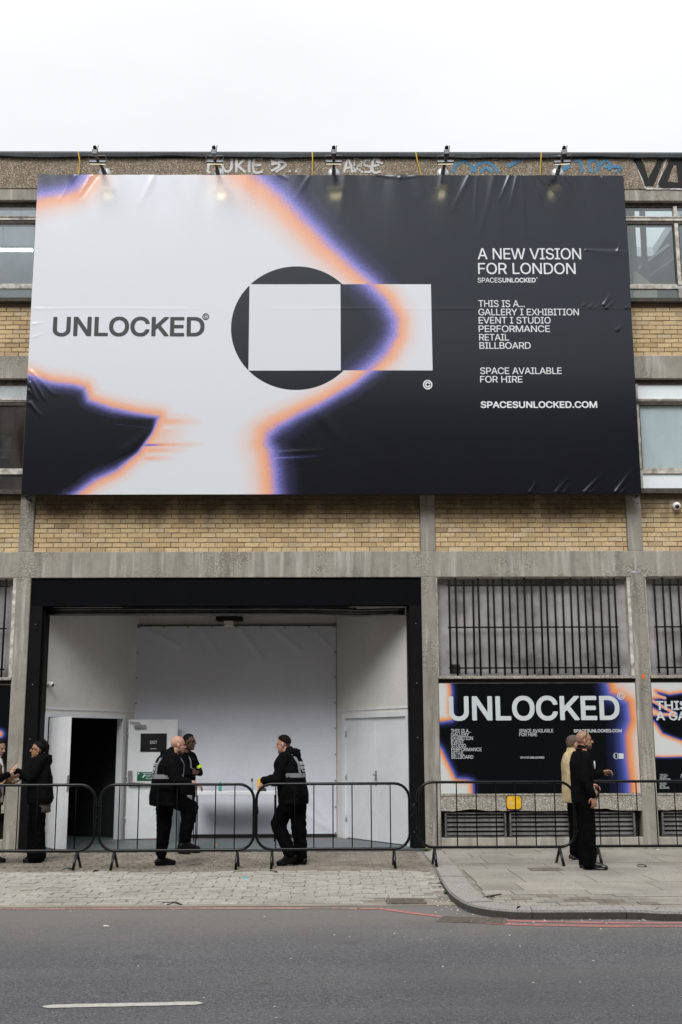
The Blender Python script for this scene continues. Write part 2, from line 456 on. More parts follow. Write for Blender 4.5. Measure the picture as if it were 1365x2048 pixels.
def glass(name, tint=(0.85, 0.9, 0.92), dirt=0.12):
    t = NT(name)
    t.t.nodes.remove(t.p)
    fr = t.n('ShaderNodeLayerWeight', Blend=0.5)
    gl = t.n('ShaderNodeBsdfGlossy', Roughness=0.02); gl.inputs['Color'].default_value = (1, 1, 1, 1)
    tr = t.n('ShaderNodeBsdfTransparent'); tr.inputs['Color'].default_value = (*tint, 1)
    m1 = t.n('ShaderNodeMixShader')
    f = t.math('MULTIPLY_ADD', t.math('POWER', fr.outputs['Facing'], 3.0), 0.6, 0.10, clamp=True)
    t.l(f, m1.inputs[0]); t.l(tr.outputs[0], m1.inputs[1]); t.l(gl.outputs[0], m1.inputs[2])
    df = t.n('ShaderNodeBsdfDiffuse'); df.inputs['Color'].default_value = (0.5, 0.5, 0.48, 1)
    m2 = t.n('ShaderNodeMixShader')
    d = t.math('MULTIPLY', t.ramp(t.noise(3.0, 6.0, stretch=(1.0, 1.0, 0.4)), [(0.4, 0.15), (0.75, 1.0)]), dirt)
    t.l(d, m2.inputs[0]); t.l(m1.outputs[0], m2.inputs[1]); t.l(df.outputs[0], m2.inputs[2])
    bn = t.n('ShaderNodeBump', Strength=0.05, Distance=0.02); t.l(t.noise(1.5, 2.0), bn.inputs['Height']); t.l(bn.outputs[0], gl.inputs['Normal'])
    t.l(m2.outputs[0], t.out.inputs['Surface'])
    return t.m
M_GLASS = glass('window_glass', (0.92, 0.95, 0.96), 0.08)
M_GLASSR = glass('old_window_glass', (0.8, 0.86, 0.87), 0.10)

def lamp_mat(name, col, strength):
    t = NT(name)
    t.fin(tuple(col), 0.5)
    t.p.inputs['Emission Color'].default_value = (*col, 1); t.p.inputs['Emission Strength'].default_value = strength
    return t.m
M_TUBE = lamp_mat('fluorescent_tube', (0.95, 0.98, 1.0), 3.0)
M_LED = lamp_mat('warm_lamp_face', (1.0, 0.85, 0.6), 1.6)

# ------------------------------------------------------------------ lettering (outlines of a plain grotesque, two weights)
GLY = {
'.': [187,[[[53,68],[68,83],[84,89],[109,89],[123,83],[138,68],[144,51],[144,32],[138,15],[123,0],[115,-5],[92,-8],[70,-2],[54,14],[47,29],[47,51]]],[[[118,105],[131,97],[152,76],[157,68],[161,54],[160,26],[157,15],[149,4],[129,-17],[120,-21],[101,-25],[87,-25],[70,-21],[62,-17],[44,1],[34,15],[30,29],[30,57],[34,68],[41,79],[59,97],[68,102],[79,105]]]],
'1': [453,[[[392,-1],[387,-3],[81,-3],[76,-1],[75,1],[74,51],[76,57],[79,58],[204,58],[209,60],[210,62],[210,440],[206,441],[198,435],[90,356],[84,357],[83,362],[83,424],[84,430],[195,510],[273,511],[278,510],[280,507],[280,62],[282,60],[287,58],[387,58],[392,57],[394,51],[394,4]]],[[[401,-17],[392,-19],[76,-19],[68,-17],[59,-7],[58,60],[61,65],[70,74],[187,75],[192,76],[194,79],[193,407],[190,408],[184,405],[95,340],[79,340],[69,349],[66,357],[66,429],[69,438],[92,457],[190,527],[281,528],[287,525],[296,515],[297,79],[298,76],[304,75],[392,75],[401,72],[409,63],[411,57],[410,-4]]]],
'2': [453,[[[62,-1],[61,4],[61,46],[68,58],[235,235],[277,282],[290,299],[304,321],[313,340],[316,357],[316,387],[313,401],[307,412],[299,424],[285,438],[270,447],[256,452],[242,455],[204,455],[184,449],[164,438],[150,424],[139,407],[130,376],[130,362],[126,359],[70,358],[65,360],[63,387],[73,425],[89,454],[108,476],[140,499],[159,508],[192,517],[231,519],[242,517],[259,517],[284,510],[299,504],[324,490],[347,471],[365,446],[374,429],[383,399],[383,349],[379,332],[365,296],[346,265],[327,240],[291,199],[183,87],[161,62],[161,60],[167,58],[387,58],[390,57],[391,51],[391,1],[389,-1],[384,-3],[68,-3]]],[[[56,-18],[47,-10],[44,-4],[44,49],[45,55],[52,65],[219,240],[260,288],[274,304],[288,326],[296,346],[299,362],[299,382],[296,396],[281,419],[270,427],[251,435],[237,439],[209,439],[184,430],[165,416],[156,401],[150,385],[147,371],[146,354],[135,343],[129,342],[62,342],[54,347],[47,357],[47,393],[56,429],[73,461],[83,474],[102,493],[134,516],[154,524],[187,533],[204,533],[212,536],[237,536],[248,533],[265,533],[290,527],[304,521],[320,513],[342,497],[366,474],[385,446],[390,435],[399,404],[399,338],[388,301],[382,290],[345,237],[308,193],[198,79],[199,76],[204,75],[395,74],[405,65],[408,60],[407,-7],[398,-17],[390,-19],[62,-19]]]],
'5': [453,[[[367,510],[369,504],[369,457],[368,452],[365,450],[159,450],[154,449],[150,424],[149,407],[147,399],[147,382],[144,374],[144,357],[141,349],[141,332],[138,318],[139,312],[143,312],[165,324],[192,333],[212,336],[251,336],[290,327],[318,313],[342,294],[359,274],[371,257],[385,226],[391,201],[394,182],[394,143],[391,135],[391,124],[382,93],[371,71],[358,51],[334,28],[301,6],[279,-2],[251,-8],[190,-8],[154,1],[126,15],[108,26],[88,46],[79,59],[64,87],[58,112],[59,132],[65,133],[120,133],[126,126],[128,115],[136,99],[144,87],[158,74],[173,65],[192,56],[209,53],[234,53],[256,59],[279,70],[293,82],[304,95],[315,115],[324,143],[324,179],[313,215],[304,230],[293,243],[270,260],[242,271],[220,275],[192,272],[156,260],[129,245],[104,245],[95,247],[79,247],[65,252],[66,279],[69,288],[72,329],[77,360],[77,376],[80,385],[80,401],[83,410],[83,426],[85,435],[86,451],[88,460],[92,504],[95,510],[101,511],[362,511]]],[[[373,527],[383,518],[386,510],[385,449],[376,436],[368,433],[173,433],[169,429],[166,418],[166,401],[163,393],[163,376],[161,368],[159,346],[160,343],[165,342],[184,349],[206,353],[254,353],[276,349],[295,344],[323,330],[348,311],[363,296],[376,279],[393,251],[401,232],[408,207],[411,188],[410,137],[408,129],[408,118],[399,87],[388,65],[374,46],[340,11],[306,-10],[284,-19],[256,-25],[184,-25],[148,-16],[120,-2],[101,11],[72,40],[61,54],[47,82],[41,107],[41,135],[44,140],[56,150],[129,149],[140,137],[145,120],[153,104],[162,92],[179,81],[198,73],[215,70],[229,70],[251,76],[273,87],[287,101],[298,120],[304,137],[308,151],[308,174],[299,204],[285,226],[265,244],[237,255],[218,258],[184,252],[162,244],[143,231],[131,228],[101,228],[90,230],[73,231],[59,234],[48,245],[47,260],[49,268],[55,335],[60,365],[61,382],[63,390],[63,407],[66,415],[66,432],[69,440],[69,457],[72,465],[75,510],[81,519],[92,528]]]],
'9': [453,[[[131,-3],[128,1],[129,5],[235,157],[259,196],[254,197],[231,192],[198,192],[176,195],[156,201],[129,215],[102,235],[84,260],[75,276],[63,312],[61,332],[61,371],[67,404],[72,421],[81,438],[102,468],[125,487],[148,502],[190,516],[209,517],[218,519],[259,517],[284,510],[309,499],[340,478],[359,455],[376,426],[385,404],[391,374],[391,324],[385,293],[374,262],[351,218],[335,190],[204,-1],[198,-3]],[[209,247],[242,247],[256,251],[270,256],[290,270],[301,281],[314,301],[321,321],[324,338],[324,365],[321,382],[310,407],[299,424],[285,438],[265,449],[248,455],[229,458],[206,455],[187,449],[172,440],[159,429],[148,416],[139,401],[134,387],[127,357],[127,346],[134,315],[140,299],[148,287],[173,262],[190,254]]],[[[123,-19],[111,-7],[111,10],[223,171],[220,175],[192,175],[184,178],[173,178],[145,187],[123,198],[98,217],[73,245],[56,276],[47,304],[44,324],[44,379],[50,410],[56,426],[64,443],[86,474],[106,494],[143,519],[184,533],[204,533],[212,536],[237,536],[248,533],[265,533],[290,527],[315,516],[345,494],[368,472],[392,433],[401,410],[408,379],[408,318],[401,288],[390,257],[368,213],[351,185],[219,-10],[206,-19]],[[212,439],[187,430],[176,422],[165,411],[157,399],[150,382],[144,351],[150,321],[156,307],[165,292],[176,281],[195,270],[212,265],[237,264],[265,273],[285,288],[297,307],[304,326],[308,343],[308,360],[301,385],[290,407],[281,419],[254,435],[240,439]]]],
'A': [479,[[[201,511],[273,511],[278,510],[281,507],[463,12],[466,1],[464,-1],[459,-3],[398,-3],[392,-1],[343,135],[340,138],[334,139],[140,139],[136,135],[101,35],[87,-1],[81,-3],[20,-3],[15,-1],[14,4],[20,21],[186,479],[197,507]],[[240,438],[237,437],[236,435],[215,365],[161,210],[162,205],[165,203],[309,203],[315,204],[317,207],[259,376]]],[[[195,528],[281,528],[288,524],[297,512],[482,10],[482,-7],[470,-19],[392,-19],[387,-19],[383,-15],[375,-7],[370,7],[332,115],[329,121],[323,122],[154,122],[147,115],[107,-1],[104,-8],[95,-17],[87,-19],[12,-19],[6,-17],[-2,-7],[-3,7],[3,26],[181,515],[190,525]],[[240,377],[237,376],[234,368],[186,226],[187,221],[190,220],[287,219],[292,223]]]],
'B': [456,[[[60,510],[65,511],[268,511],[301,505],[331,494],[354,479],[372,462],[385,443],[390,432],[399,401],[400,382],[402,374],[400,365],[399,346],[396,332],[390,317],[379,301],[370,292],[356,281],[331,268],[329,265],[348,258],[374,243],[394,224],[401,213],[413,190],[419,168],[419,154],[422,146],[422,126],[415,93],[404,65],[387,42],[362,23],[340,12],[315,4],[276,-3],[65,-3],[59,-1],[58,4],[58,504]],[[129,226],[127,221],[127,68],[129,62],[134,61],[276,61],[301,67],[318,76],[331,86],[343,101],[352,126],[352,149],[349,162],[335,188],[318,205],[306,213],[290,221],[265,228],[134,228]],[[129,291],[134,289],[254,289],[290,301],[301,308],[320,328],[332,357],[333,382],[329,396],[321,412],[312,424],[298,435],[287,441],[265,447],[251,447],[240,450],[134,450],[129,449],[127,443],[127,296]]],[[[53,526],[59,528],[273,528],[306,522],[337,510],[360,496],[388,468],[401,449],[407,438],[416,407],[416,387],[419,376],[416,360],[416,340],[406,312],[394,293],[370,268],[410,229],[429,196],[435,174],[436,160],[438,151],[438,121],[432,87],[421,60],[402,35],[390,22],[368,6],[345,-5],[320,-13],[279,-19],[59,-19],[51,-17],[42,-7],[41,510],[43,516]],[[145,209],[144,204],[144,85],[146,79],[151,78],[270,78],[295,84],[306,90],[320,99],[326,107],[335,132],[335,143],[332,157],[319,182],[301,196],[284,205],[259,211],[151,211]],[[145,307],[151,306],[248,306],[284,317],[295,325],[304,335],[316,365],[316,376],[313,390],[304,407],[292,419],[281,424],[259,430],[245,431],[234,433],[151,433],[146,432],[144,426],[144,312]]]],
'C': [510,[[[384,20],[356,6],[331,-2],[304,-8],[231,-8],[192,1],[145,23],[120,42],[100,62],[87,78],[72,101],[61,124],[50,154],[41,193],[38,215],[38,296],[50,354],[61,385],[72,407],[86,429],[100,446],[125,471],[145,485],[170,499],[215,514],[259,519],[304,517],[342,508],[370,496],[390,485],[418,464],[440,438],[460,404],[474,360],[473,346],[468,344],[409,345],[405,349],[398,369],[381,399],[359,422],[340,435],[312,446],[284,453],[251,453],[223,446],[201,438],[187,430],[158,407],[145,390],[129,365],[111,310],[108,293],[108,265],[105,254],[108,243],[108,215],[114,185],[122,160],[139,126],[151,111],[178,85],[215,65],[254,56],[279,56],[301,59],[326,67],[349,79],[362,89],[377,104],[390,124],[407,162],[412,164],[468,164],[473,162],[474,149],[471,135],[460,104],[446,79],[421,49],[402,32]]],[[[362,-10],[337,-19],[309,-25],[229,-25],[187,-16],[167,-8],[131,12],[115,25],[83,57],[70,74],[56,96],[45,118],[34,149],[22,207],[22,299],[25,321],[34,360],[45,390],[56,412],[70,436],[83,451],[118,486],[154,510],[195,527],[223,533],[242,533],[254,536],[284,536],[292,533],[309,533],[329,530],[356,521],[376,513],[407,493],[423,480],[441,462],[456,444],[471,421],[488,379],[491,365],[491,343],[488,338],[479,329],[404,328],[398,331],[390,340],[382,362],[371,385],[363,396],[352,407],[329,422],[306,430],[279,436],[256,436],[220,427],[206,421],[181,405],[163,387],[147,362],[131,318],[125,288],[125,221],[131,190],[139,165],[156,132],[167,117],[184,101],[220,81],[259,72],[276,72],[295,76],[320,84],[342,95],[358,107],[371,124],[382,146],[389,168],[401,180],[476,180],[481,178],[490,169],[491,143],[488,129],[476,99],[462,73],[438,43],[409,17],[390,4]]]],
'D': [502,[[[60,-1],[58,4],[58,504],[59,509],[65,511],[259,511],[306,502],[337,491],[354,483],[381,464],[410,435],[421,421],[440,385],[449,365],[460,318],[463,296],[463,215],[460,193],[446,137],[436,115],[426,99],[402,65],[377,43],[345,23],[301,6],[245,-3],[65,-3]],[[129,449],[127,443],[127,65],[129,62],[134,61],[248,61],[276,67],[301,76],[329,92],[347,107],[371,140],[388,182],[397,235],[397,274],[391,312],[385,338],[379,351],[368,374],[356,391],[336,412],[315,427],[290,438],[254,447],[234,447],[226,450],[134,450]]],[[[53,-18],[43,-8],[41,-1],[42,515],[51,525],[56,528],[262,528],[312,519],[342,508],[359,499],[387,480],[427,440],[437,427],[460,385],[474,338],[480,301],[480,207],[468,149],[451,107],[430,74],[398,39],[381,26],[351,6],[306,-10],[251,-19],[59,-19]],[[146,432],[144,426],[144,82],[146,79],[151,78],[242,78],[270,84],[295,92],[324,110],[341,126],[357,151],[371,188],[380,240],[380,268],[374,307],[368,332],[363,346],[351,368],[340,386],[330,396],[309,410],[284,421],[248,430],[229,431],[220,433],[151,433]]]],
'E': [418,[[[375,-1],[370,-3],[65,-3],[59,-1],[58,4],[58,504],[60,510],[65,511],[368,511],[373,509],[374,504],[374,457],[373,452],[370,450],[134,450],[129,448],[127,443],[127,296],[129,290],[134,289],[354,289],[356,287],[358,282],[358,232],[356,227],[351,225],[134,225],[129,224],[127,218],[127,68],[129,63],[134,61],[373,61],[376,59],[377,54],[377,4]]],[[[381,-19],[59,-19],[51,-17],[42,-7],[41,510],[44,518],[54,527],[373,528],[381,525],[390,515],[391,449],[388,443],[379,434],[151,433],[146,432],[144,426],[144,312],[146,307],[151,306],[359,305],[372,296],[374,288],[374,224],[372,218],[362,209],[151,208],[146,207],[144,201],[144,85],[145,80],[151,78],[381,77],[391,68],[394,60],[394,-4],[391,-10]]]],
'F': [410,[[[62,-3],[59,-1],[58,4],[58,504],[59,509],[65,511],[365,511],[370,510],[372,504],[372,457],[370,452],[368,450],[134,450],[129,448],[127,443],[127,288],[129,282],[134,281],[345,280],[348,279],[349,274],[349,224],[348,221],[342,219],[134,219],[129,218],[127,213],[127,1],[125,-1],[120,-3]]],[[[54,-19],[44,-10],[41,-1],[42,515],[51,525],[59,528],[376,527],[385,518],[388,510],[388,449],[385,443],[376,434],[151,433],[145,432],[144,426],[144,304],[146,299],[151,297],[354,296],[363,288],[366,282],[366,218],[361,210],[351,203],[151,203],[146,201],[144,196],[143,-7],[134,-17],[129,-19]]]],
'G': [520,[[[273,519],[284,517],[304,517],[348,505],[379,491],[406,472],[435,443],[451,421],[465,393],[474,368],[477,349],[475,346],[470,344],[412,344],[407,346],[393,376],[374,404],[354,424],[337,435],[312,446],[284,453],[248,453],[206,441],[181,427],[155,404],[131,368],[125,357],[114,324],[108,293],[108,265],[105,254],[108,243],[108,215],[114,185],[122,160],[136,132],[150,112],[167,94],[192,76],[209,67],[226,62],[254,56],[284,56],[304,59],[340,73],[368,92],[390,121],[401,143],[410,176],[409,195],[404,197],[287,197],[282,199],[280,204],[280,251],[281,257],[284,258],[476,258],[479,257],[480,251],[480,168],[471,126],[457,93],[448,78],[427,51],[404,32],[387,20],[359,6],[320,-5],[301,-8],[231,-8],[184,4],[165,12],[145,23],[123,39],[98,64],[75,96],[59,129],[50,154],[41,193],[38,215],[38,296],[47,346],[61,385],[84,427],[94,440],[124,471],[148,488],[190,508],[229,517]]],[[[184,524],[223,533],[242,533],[254,536],[281,536],[290,533],[309,533],[326,530],[354,521],[373,513],[398,499],[412,489],[452,449],[471,421],[482,399],[490,374],[494,360],[494,343],[491,338],[481,329],[404,328],[398,331],[389,340],[379,367],[368,385],[349,407],[331,419],[306,430],[279,436],[254,436],[212,424],[186,410],[170,397],[156,376],[142,351],[131,318],[125,288],[125,221],[131,190],[142,160],[153,137],[166,118],[179,106],[198,92],[215,84],[231,79],[259,72],[279,72],[298,76],[323,84],[340,92],[359,107],[368,118],[385,149],[391,168],[392,176],[391,179],[387,180],[281,181],[273,183],[263,196],[263,257],[265,263],[275,274],[281,275],[479,275],[487,272],[496,262],[497,162],[488,121],[474,87],[465,73],[444,46],[412,17],[392,4],[370,-8],[340,-19],[309,-25],[226,-25],[187,-16],[154,-2],[118,22],[80,60],[59,90],[42,124],[34,149],[22,207],[22,299],[30,349],[42,385],[68,433],[77,446],[119,487],[143,505]]]],
'H': [516,[[[459,-1],[454,-3],[395,-3],[390,-1],[389,1],[388,221],[387,226],[381,228],[134,228],[129,226],[127,221],[127,1],[125,-1],[120,-3],[65,-3],[59,-1],[58,4],[58,504],[60,510],[65,511],[120,511],[125,510],[127,507],[127,299],[129,293],[134,292],[381,292],[387,293],[388,299],[389,507],[390,510],[395,511],[454,511],[459,509],[461,504],[461,4]]],[[[468,-17],[459,-19],[387,-19],[381,-17],[373,-7],[372,204],[370,209],[365,211],[151,211],[146,210],[144,204],[143,-7],[134,-17],[126,-19],[56,-19],[44,-10],[41,-1],[41,510],[43,516],[51,525],[59,528],[129,528],[134,525],[143,515],[144,315],[145,310],[151,308],[365,308],[370,310],[372,315],[373,515],[381,525],[390,528],[462,528],[474,518],[477,510],[477,-1],[476,-8]]]],
'I': [300,[[[31,-3],[29,-1],[27,4],[27,54],[29,60],[34,61],[109,61],[114,62],[116,65],[116,443],[115,448],[112,450],[34,450],[29,451],[27,457],[27,507],[29,510],[34,511],[268,511],[270,509],[272,504],[272,457],[270,451],[265,450],[192,450],[187,449],[186,446],[186,68],[187,63],[190,61],[265,61],[270,60],[272,54],[271,1],[270,-1],[265,-3]]],[[[23,-19],[13,-10],[11,-4],[11,60],[13,68],[26,78],[92,78],[98,79],[99,82],[99,426],[98,432],[95,433],[26,433],[16,440],[11,449],[11,515],[20,525],[29,528],[276,527],[285,518],[288,512],[288,451],[285,443],[273,433],[209,433],[204,432],[202,429],[202,85],[204,80],[206,78],[273,78],[285,68],[288,60],[287,-7],[279,-17],[270,-19]]]],
'K': [466,[[[448,-1],[442,-3],[376,-3],[368,0],[212,219],[198,236],[194,235],[180,221],[172,210],[128,165],[127,4],[126,-1],[120,-3],[65,-3],[59,-1],[58,4],[58,504],[60,510],[65,511],[120,511],[125,510],[127,507],[127,265],[129,258],[131,259],[138,265],[155,288],[194,332],[224,362],[230,371],[258,399],[263,407],[291,435],[330,479],[359,508],[368,511],[442,511],[448,509],[448,503],[427,479],[280,324],[274,315],[252,293],[250,288],[256,276],[448,8],[449,1]]],[[[456,-17],[448,-19],[370,-19],[362,-17],[348,-2],[209,194],[195,211],[192,210],[148,164],[144,157],[144,-1],[143,-8],[132,-18],[126,-19],[56,-19],[44,-10],[41,-1],[41,510],[43,516],[51,525],[59,528],[129,528],[134,525],[143,515],[144,310],[145,304],[148,303],[177,338],[308,476],[313,485],[356,526],[362,528],[451,528],[463,518],[466,510],[466,501],[463,496],[411,440],[405,432],[372,399],[366,390],[333,357],[327,349],[297,318],[271,288],[273,281],[465,12],[465,-7]]]],
'L': [392,[[[62,511],[120,511],[125,510],[127,507],[127,68],[129,63],[134,61],[359,61],[362,59],[363,54],[363,4],[362,-1],[356,-3],[65,-3],[59,-1],[58,4],[58,504],[59,509]]],[[[54,527],[129,528],[137,522],[144,512],[144,85],[145,80],[151,78],[368,77],[377,68],[380,60],[380,-4],[377,-10],[368,-19],[59,-19],[51,-17],[42,-7],[41,510],[44,518]]]],
'M': [628,[[[570,510],[572,504],[572,4],[570,-1],[565,-3],[509,-3],[504,-1],[502,1],[502,385],[501,400],[498,399],[495,390],[460,290],[349,7],[343,-1],[337,-3],[287,-3],[281,4],[164,296],[129,396],[126,397],[124,382],[124,1],[123,-1],[118,-3],[65,-3],[60,-1],[58,4],[58,504],[59,509],[65,511],[148,511],[153,510],[156,507],[279,193],[311,96],[315,92],[318,96],[350,193],[473,509],[479,511],[565,511]]],[[[579,525],[587,516],[588,510],[588,-1],[587,-7],[584,-11],[573,-19],[504,-19],[495,-17],[486,-7],[486,288],[484,300],[481,299],[461,249],[365,1],[360,-7],[351,-17],[342,-19],[281,-19],[276,-17],[267,-7],[151,282],[145,296],[143,297],[141,285],[140,-7],[131,-17],[126,-19],[59,-19],[54,-19],[49,-15],[42,-7],[41,-1],[41,510],[42,515],[45,519],[56,528],[154,528],[160,526],[170,516],[182,490],[296,199],[311,154],[315,149],[318,151],[334,199],[456,516],[465,525],[470,528],[570,528]]]],
'N': [523,[[[464,-1],[459,-3],[390,-3],[384,-1],[361,32],[206,276],[131,403],[129,407],[126,407],[124,374],[127,360],[127,1],[125,-1],[120,-3],[65,-3],[59,-1],[58,4],[58,504],[60,510],[65,511],[134,511],[140,510],[349,182],[384,121],[395,104],[397,118],[397,507],[398,510],[404,511],[459,511],[465,509],[466,504],[466,4]]],[[[473,525],[481,516],[483,510],[483,-1],[480,-10],[471,-18],[465,-19],[381,-19],[370,-11],[345,26],[189,271],[154,329],[148,338],[145,339],[144,326],[144,-4],[138,-13],[129,-19],[59,-19],[51,-17],[43,-8],[41,-1],[41,510],[44,518],[53,526],[59,528],[143,528],[154,519],[370,179],[376,170],[379,170],[380,182],[380,512],[387,522],[395,528],[465,528]]]],
'O': [533,[[[231,-8],[192,1],[179,6],[151,20],[134,31],[120,42],[100,62],[72,101],[56,137],[41,193],[38,215],[38,296],[50,354],[64,390],[81,422],[100,446],[120,467],[137,480],[165,496],[201,510],[229,517],[248,517],[256,519],[304,517],[342,508],[384,488],[402,476],[423,458],[442,436],[454,418],[468,393],[476,374],[485,349],[491,321],[494,304],[494,282],[497,271],[497,237],[494,226],[494,204],[485,160],[476,135],[463,104],[441,71],[424,51],[406,36],[373,15],[356,6],[331,-2],[301,-8]],[[284,453],[251,453],[215,444],[187,430],[162,411],[145,390],[128,362],[114,324],[108,293],[108,265],[105,254],[108,243],[108,215],[111,199],[122,160],[139,126],[152,110],[176,86],[187,79],[215,65],[254,56],[281,56],[326,67],[352,82],[365,92],[380,107],[404,143],[413,162],[422,193],[427,229],[427,279],[422,315],[407,360],[393,385],[383,399],[362,419],[342,433],[312,446]]],[[[226,-25],[187,-16],[173,-10],[145,4],[128,15],[115,25],[83,57],[56,96],[45,118],[34,149],[22,207],[22,299],[25,321],[39,376],[47,396],[64,426],[84,453],[115,483],[131,496],[165,516],[209,530],[254,536],[279,536],[290,533],[309,533],[348,524],[362,519],[390,505],[406,494],[444,460],[471,424],[485,399],[493,379],[501,354],[508,326],[510,310],[511,288],[513,276],[513,232],[511,221],[510,199],[501,154],[493,129],[479,99],[458,65],[438,43],[412,20],[398,9],[363,-10],[326,-21],[304,-25]],[[273,72],[304,79],[326,87],[346,99],[359,108],[368,118],[387,149],[401,185],[410,235],[411,271],[405,310],[396,340],[385,365],[366,393],[354,405],[320,424],[306,430],[279,436],[259,436],[220,427],[192,413],[174,399],[163,387],[156,376],[139,343],[127,304],[124,285],[124,224],[131,190],[139,165],[156,132],[167,117],[184,101],[220,81],[242,75]]]],
'P': [444,[[[62,-3],[59,-1],[58,4],[58,504],[59,509],[65,511],[265,511],[298,505],[334,491],[362,472],[384,447],[396,426],[408,390],[411,374],[410,318],[401,282],[388,254],[372,232],[352,215],[329,201],[298,190],[262,183],[134,183],[129,182],[127,176],[127,1],[125,-1],[120,-3]],[[129,246],[134,244],[242,245],[251,247],[262,247],[284,254],[306,267],[324,285],[335,307],[341,332],[340,368],[332,396],[322,412],[306,428],[295,435],[284,441],[262,447],[240,450],[134,450],[129,449],[127,443],[127,251]]],[[[54,-19],[44,-10],[41,-1],[42,515],[51,525],[56,528],[268,528],[304,521],[340,508],[368,489],[392,463],[411,435],[424,399],[427,379],[427,312],[418,276],[404,249],[388,226],[368,207],[340,187],[304,173],[268,167],[151,167],[146,165],[144,160],[143,-7],[134,-17],[129,-19]],[[146,262],[151,261],[237,261],[245,264],[256,264],[279,270],[301,283],[307,290],[318,312],[324,340],[324,360],[321,374],[314,393],[305,407],[284,422],[256,430],[234,433],[151,433],[146,432],[144,426],[144,268]]]],
'R': [448,[[[60,510],[65,511],[265,511],[287,508],[326,496],[342,488],[365,472],[387,447],[401,418],[410,385],[413,346],[411,338],[410,318],[404,293],[393,268],[380,249],[360,229],[342,217],[325,210],[321,204],[421,21],[429,4],[428,-1],[423,-3],[356,-3],[348,1],[249,188],[242,194],[237,194],[134,194],[129,193],[127,188],[127,1],[125,-1],[120,-3],[65,-3],[59,-1],[58,4],[58,504]],[[129,448],[127,443],[127,265],[129,260],[134,258],[256,258],[284,265],[301,273],[309,278],[324,293],[332,304],[341,332],[341,374],[335,393],[326,410],[309,428],[298,435],[279,444],[242,450],[134,450]]],[[[54,527],[270,528],[292,525],[331,513],[348,505],[372,487],[394,465],[404,451],[418,424],[427,390],[427,374],[430,362],[427,312],[421,288],[415,274],[399,246],[368,214],[348,201],[345,196],[446,10],[446,-7],[435,-18],[429,-19],[351,-19],[345,-19],[341,-15],[331,-4],[236,174],[234,176],[229,178],[151,178],[146,176],[144,174],[144,-1],[143,-7],[137,-14],[129,-19],[56,-19],[51,-17],[43,-8],[41,-1],[41,510],[44,518]],[[145,432],[144,426],[144,282],[146,276],[151,275],[251,275],[279,281],[301,292],[308,299],[315,310],[321,324],[324,338],[324,365],[318,387],[310,404],[304,411],[287,421],[259,430],[245,431],[234,433],[151,433]]]],
'S': [446,[[[234,519],[245,517],[265,517],[309,505],[337,491],[359,475],[381,449],[393,429],[402,399],[401,377],[395,375],[337,376],[334,379],[329,399],[323,411],[309,428],[290,441],[270,449],[242,455],[209,455],[190,452],[167,444],[147,432],[133,418],[122,399],[119,387],[120,360],[128,343],[141,329],[154,320],[170,312],[206,298],[276,280],[309,269],[340,255],[368,236],[385,218],[401,193],[410,162],[410,115],[404,90],[399,76],[385,54],[359,28],[340,15],[318,4],[276,-8],[254,-11],[190,-11],[156,-5],[131,4],[104,17],[80,35],[61,57],[45,87],[36,124],[37,137],[43,139],[104,139],[108,135],[114,110],[120,99],[145,73],[167,62],[201,53],[245,53],[281,62],[298,70],[320,87],[332,101],[340,121],[343,137],[340,157],[335,168],[323,183],[309,194],[292,202],[256,216],[179,237],[145,248],[112,265],[92,278],[72,299],[59,321],[50,351],[50,393],[59,426],[67,443],[75,454],[104,483],[136,501],[162,510],[190,517]]],[[[270,533],[315,521],[342,508],[365,492],[388,468],[404,446],[415,418],[419,401],[419,374],[416,368],[404,358],[331,359],[317,374],[315,385],[307,404],[292,419],[281,426],[265,433],[237,439],[218,439],[198,436],[179,430],[151,414],[142,399],[136,385],[136,365],[148,345],[180,326],[212,315],[281,296],[315,285],[345,271],[373,253],[402,224],[418,199],[427,168],[427,110],[421,85],[415,71],[401,48],[365,11],[340,-5],[306,-19],[262,-28],[187,-28],[167,-25],[126,-13],[98,1],[76,17],[55,37],[39,60],[25,90],[19,118],[19,140],[22,146],[34,155],[112,155],[124,143],[125,132],[136,104],[151,90],[173,79],[206,70],[237,69],[276,79],[292,87],[305,96],[315,106],[321,118],[324,129],[324,151],[318,163],[306,175],[281,188],[251,199],[173,220],[140,231],[106,248],[87,261],[55,293],[42,315],[33,346],[33,399],[42,432],[56,458],[95,497],[115,510],[131,519],[156,527],[184,533],[204,533],[215,536],[240,536],[251,533]]]],
'T': [448,[[[254,-3],[198,-3],[193,-1],[191,1],[191,446],[189,449],[184,450],[34,450],[31,452],[30,457],[30,504],[31,509],[34,511],[412,511],[417,510],[419,507],[419,457],[418,452],[415,450],[268,450],[262,449],[261,446],[261,4],[259,-1]]],[[[262,-19],[190,-19],[180,-13],[175,-4],[174,429],[173,432],[167,433],[31,433],[25,435],[16,443],[13,449],[13,510],[16,518],[26,527],[418,528],[426,525],[435,515],[435,449],[433,443],[423,434],[284,433],[279,432],[277,429],[277,-1],[274,-10]]]],
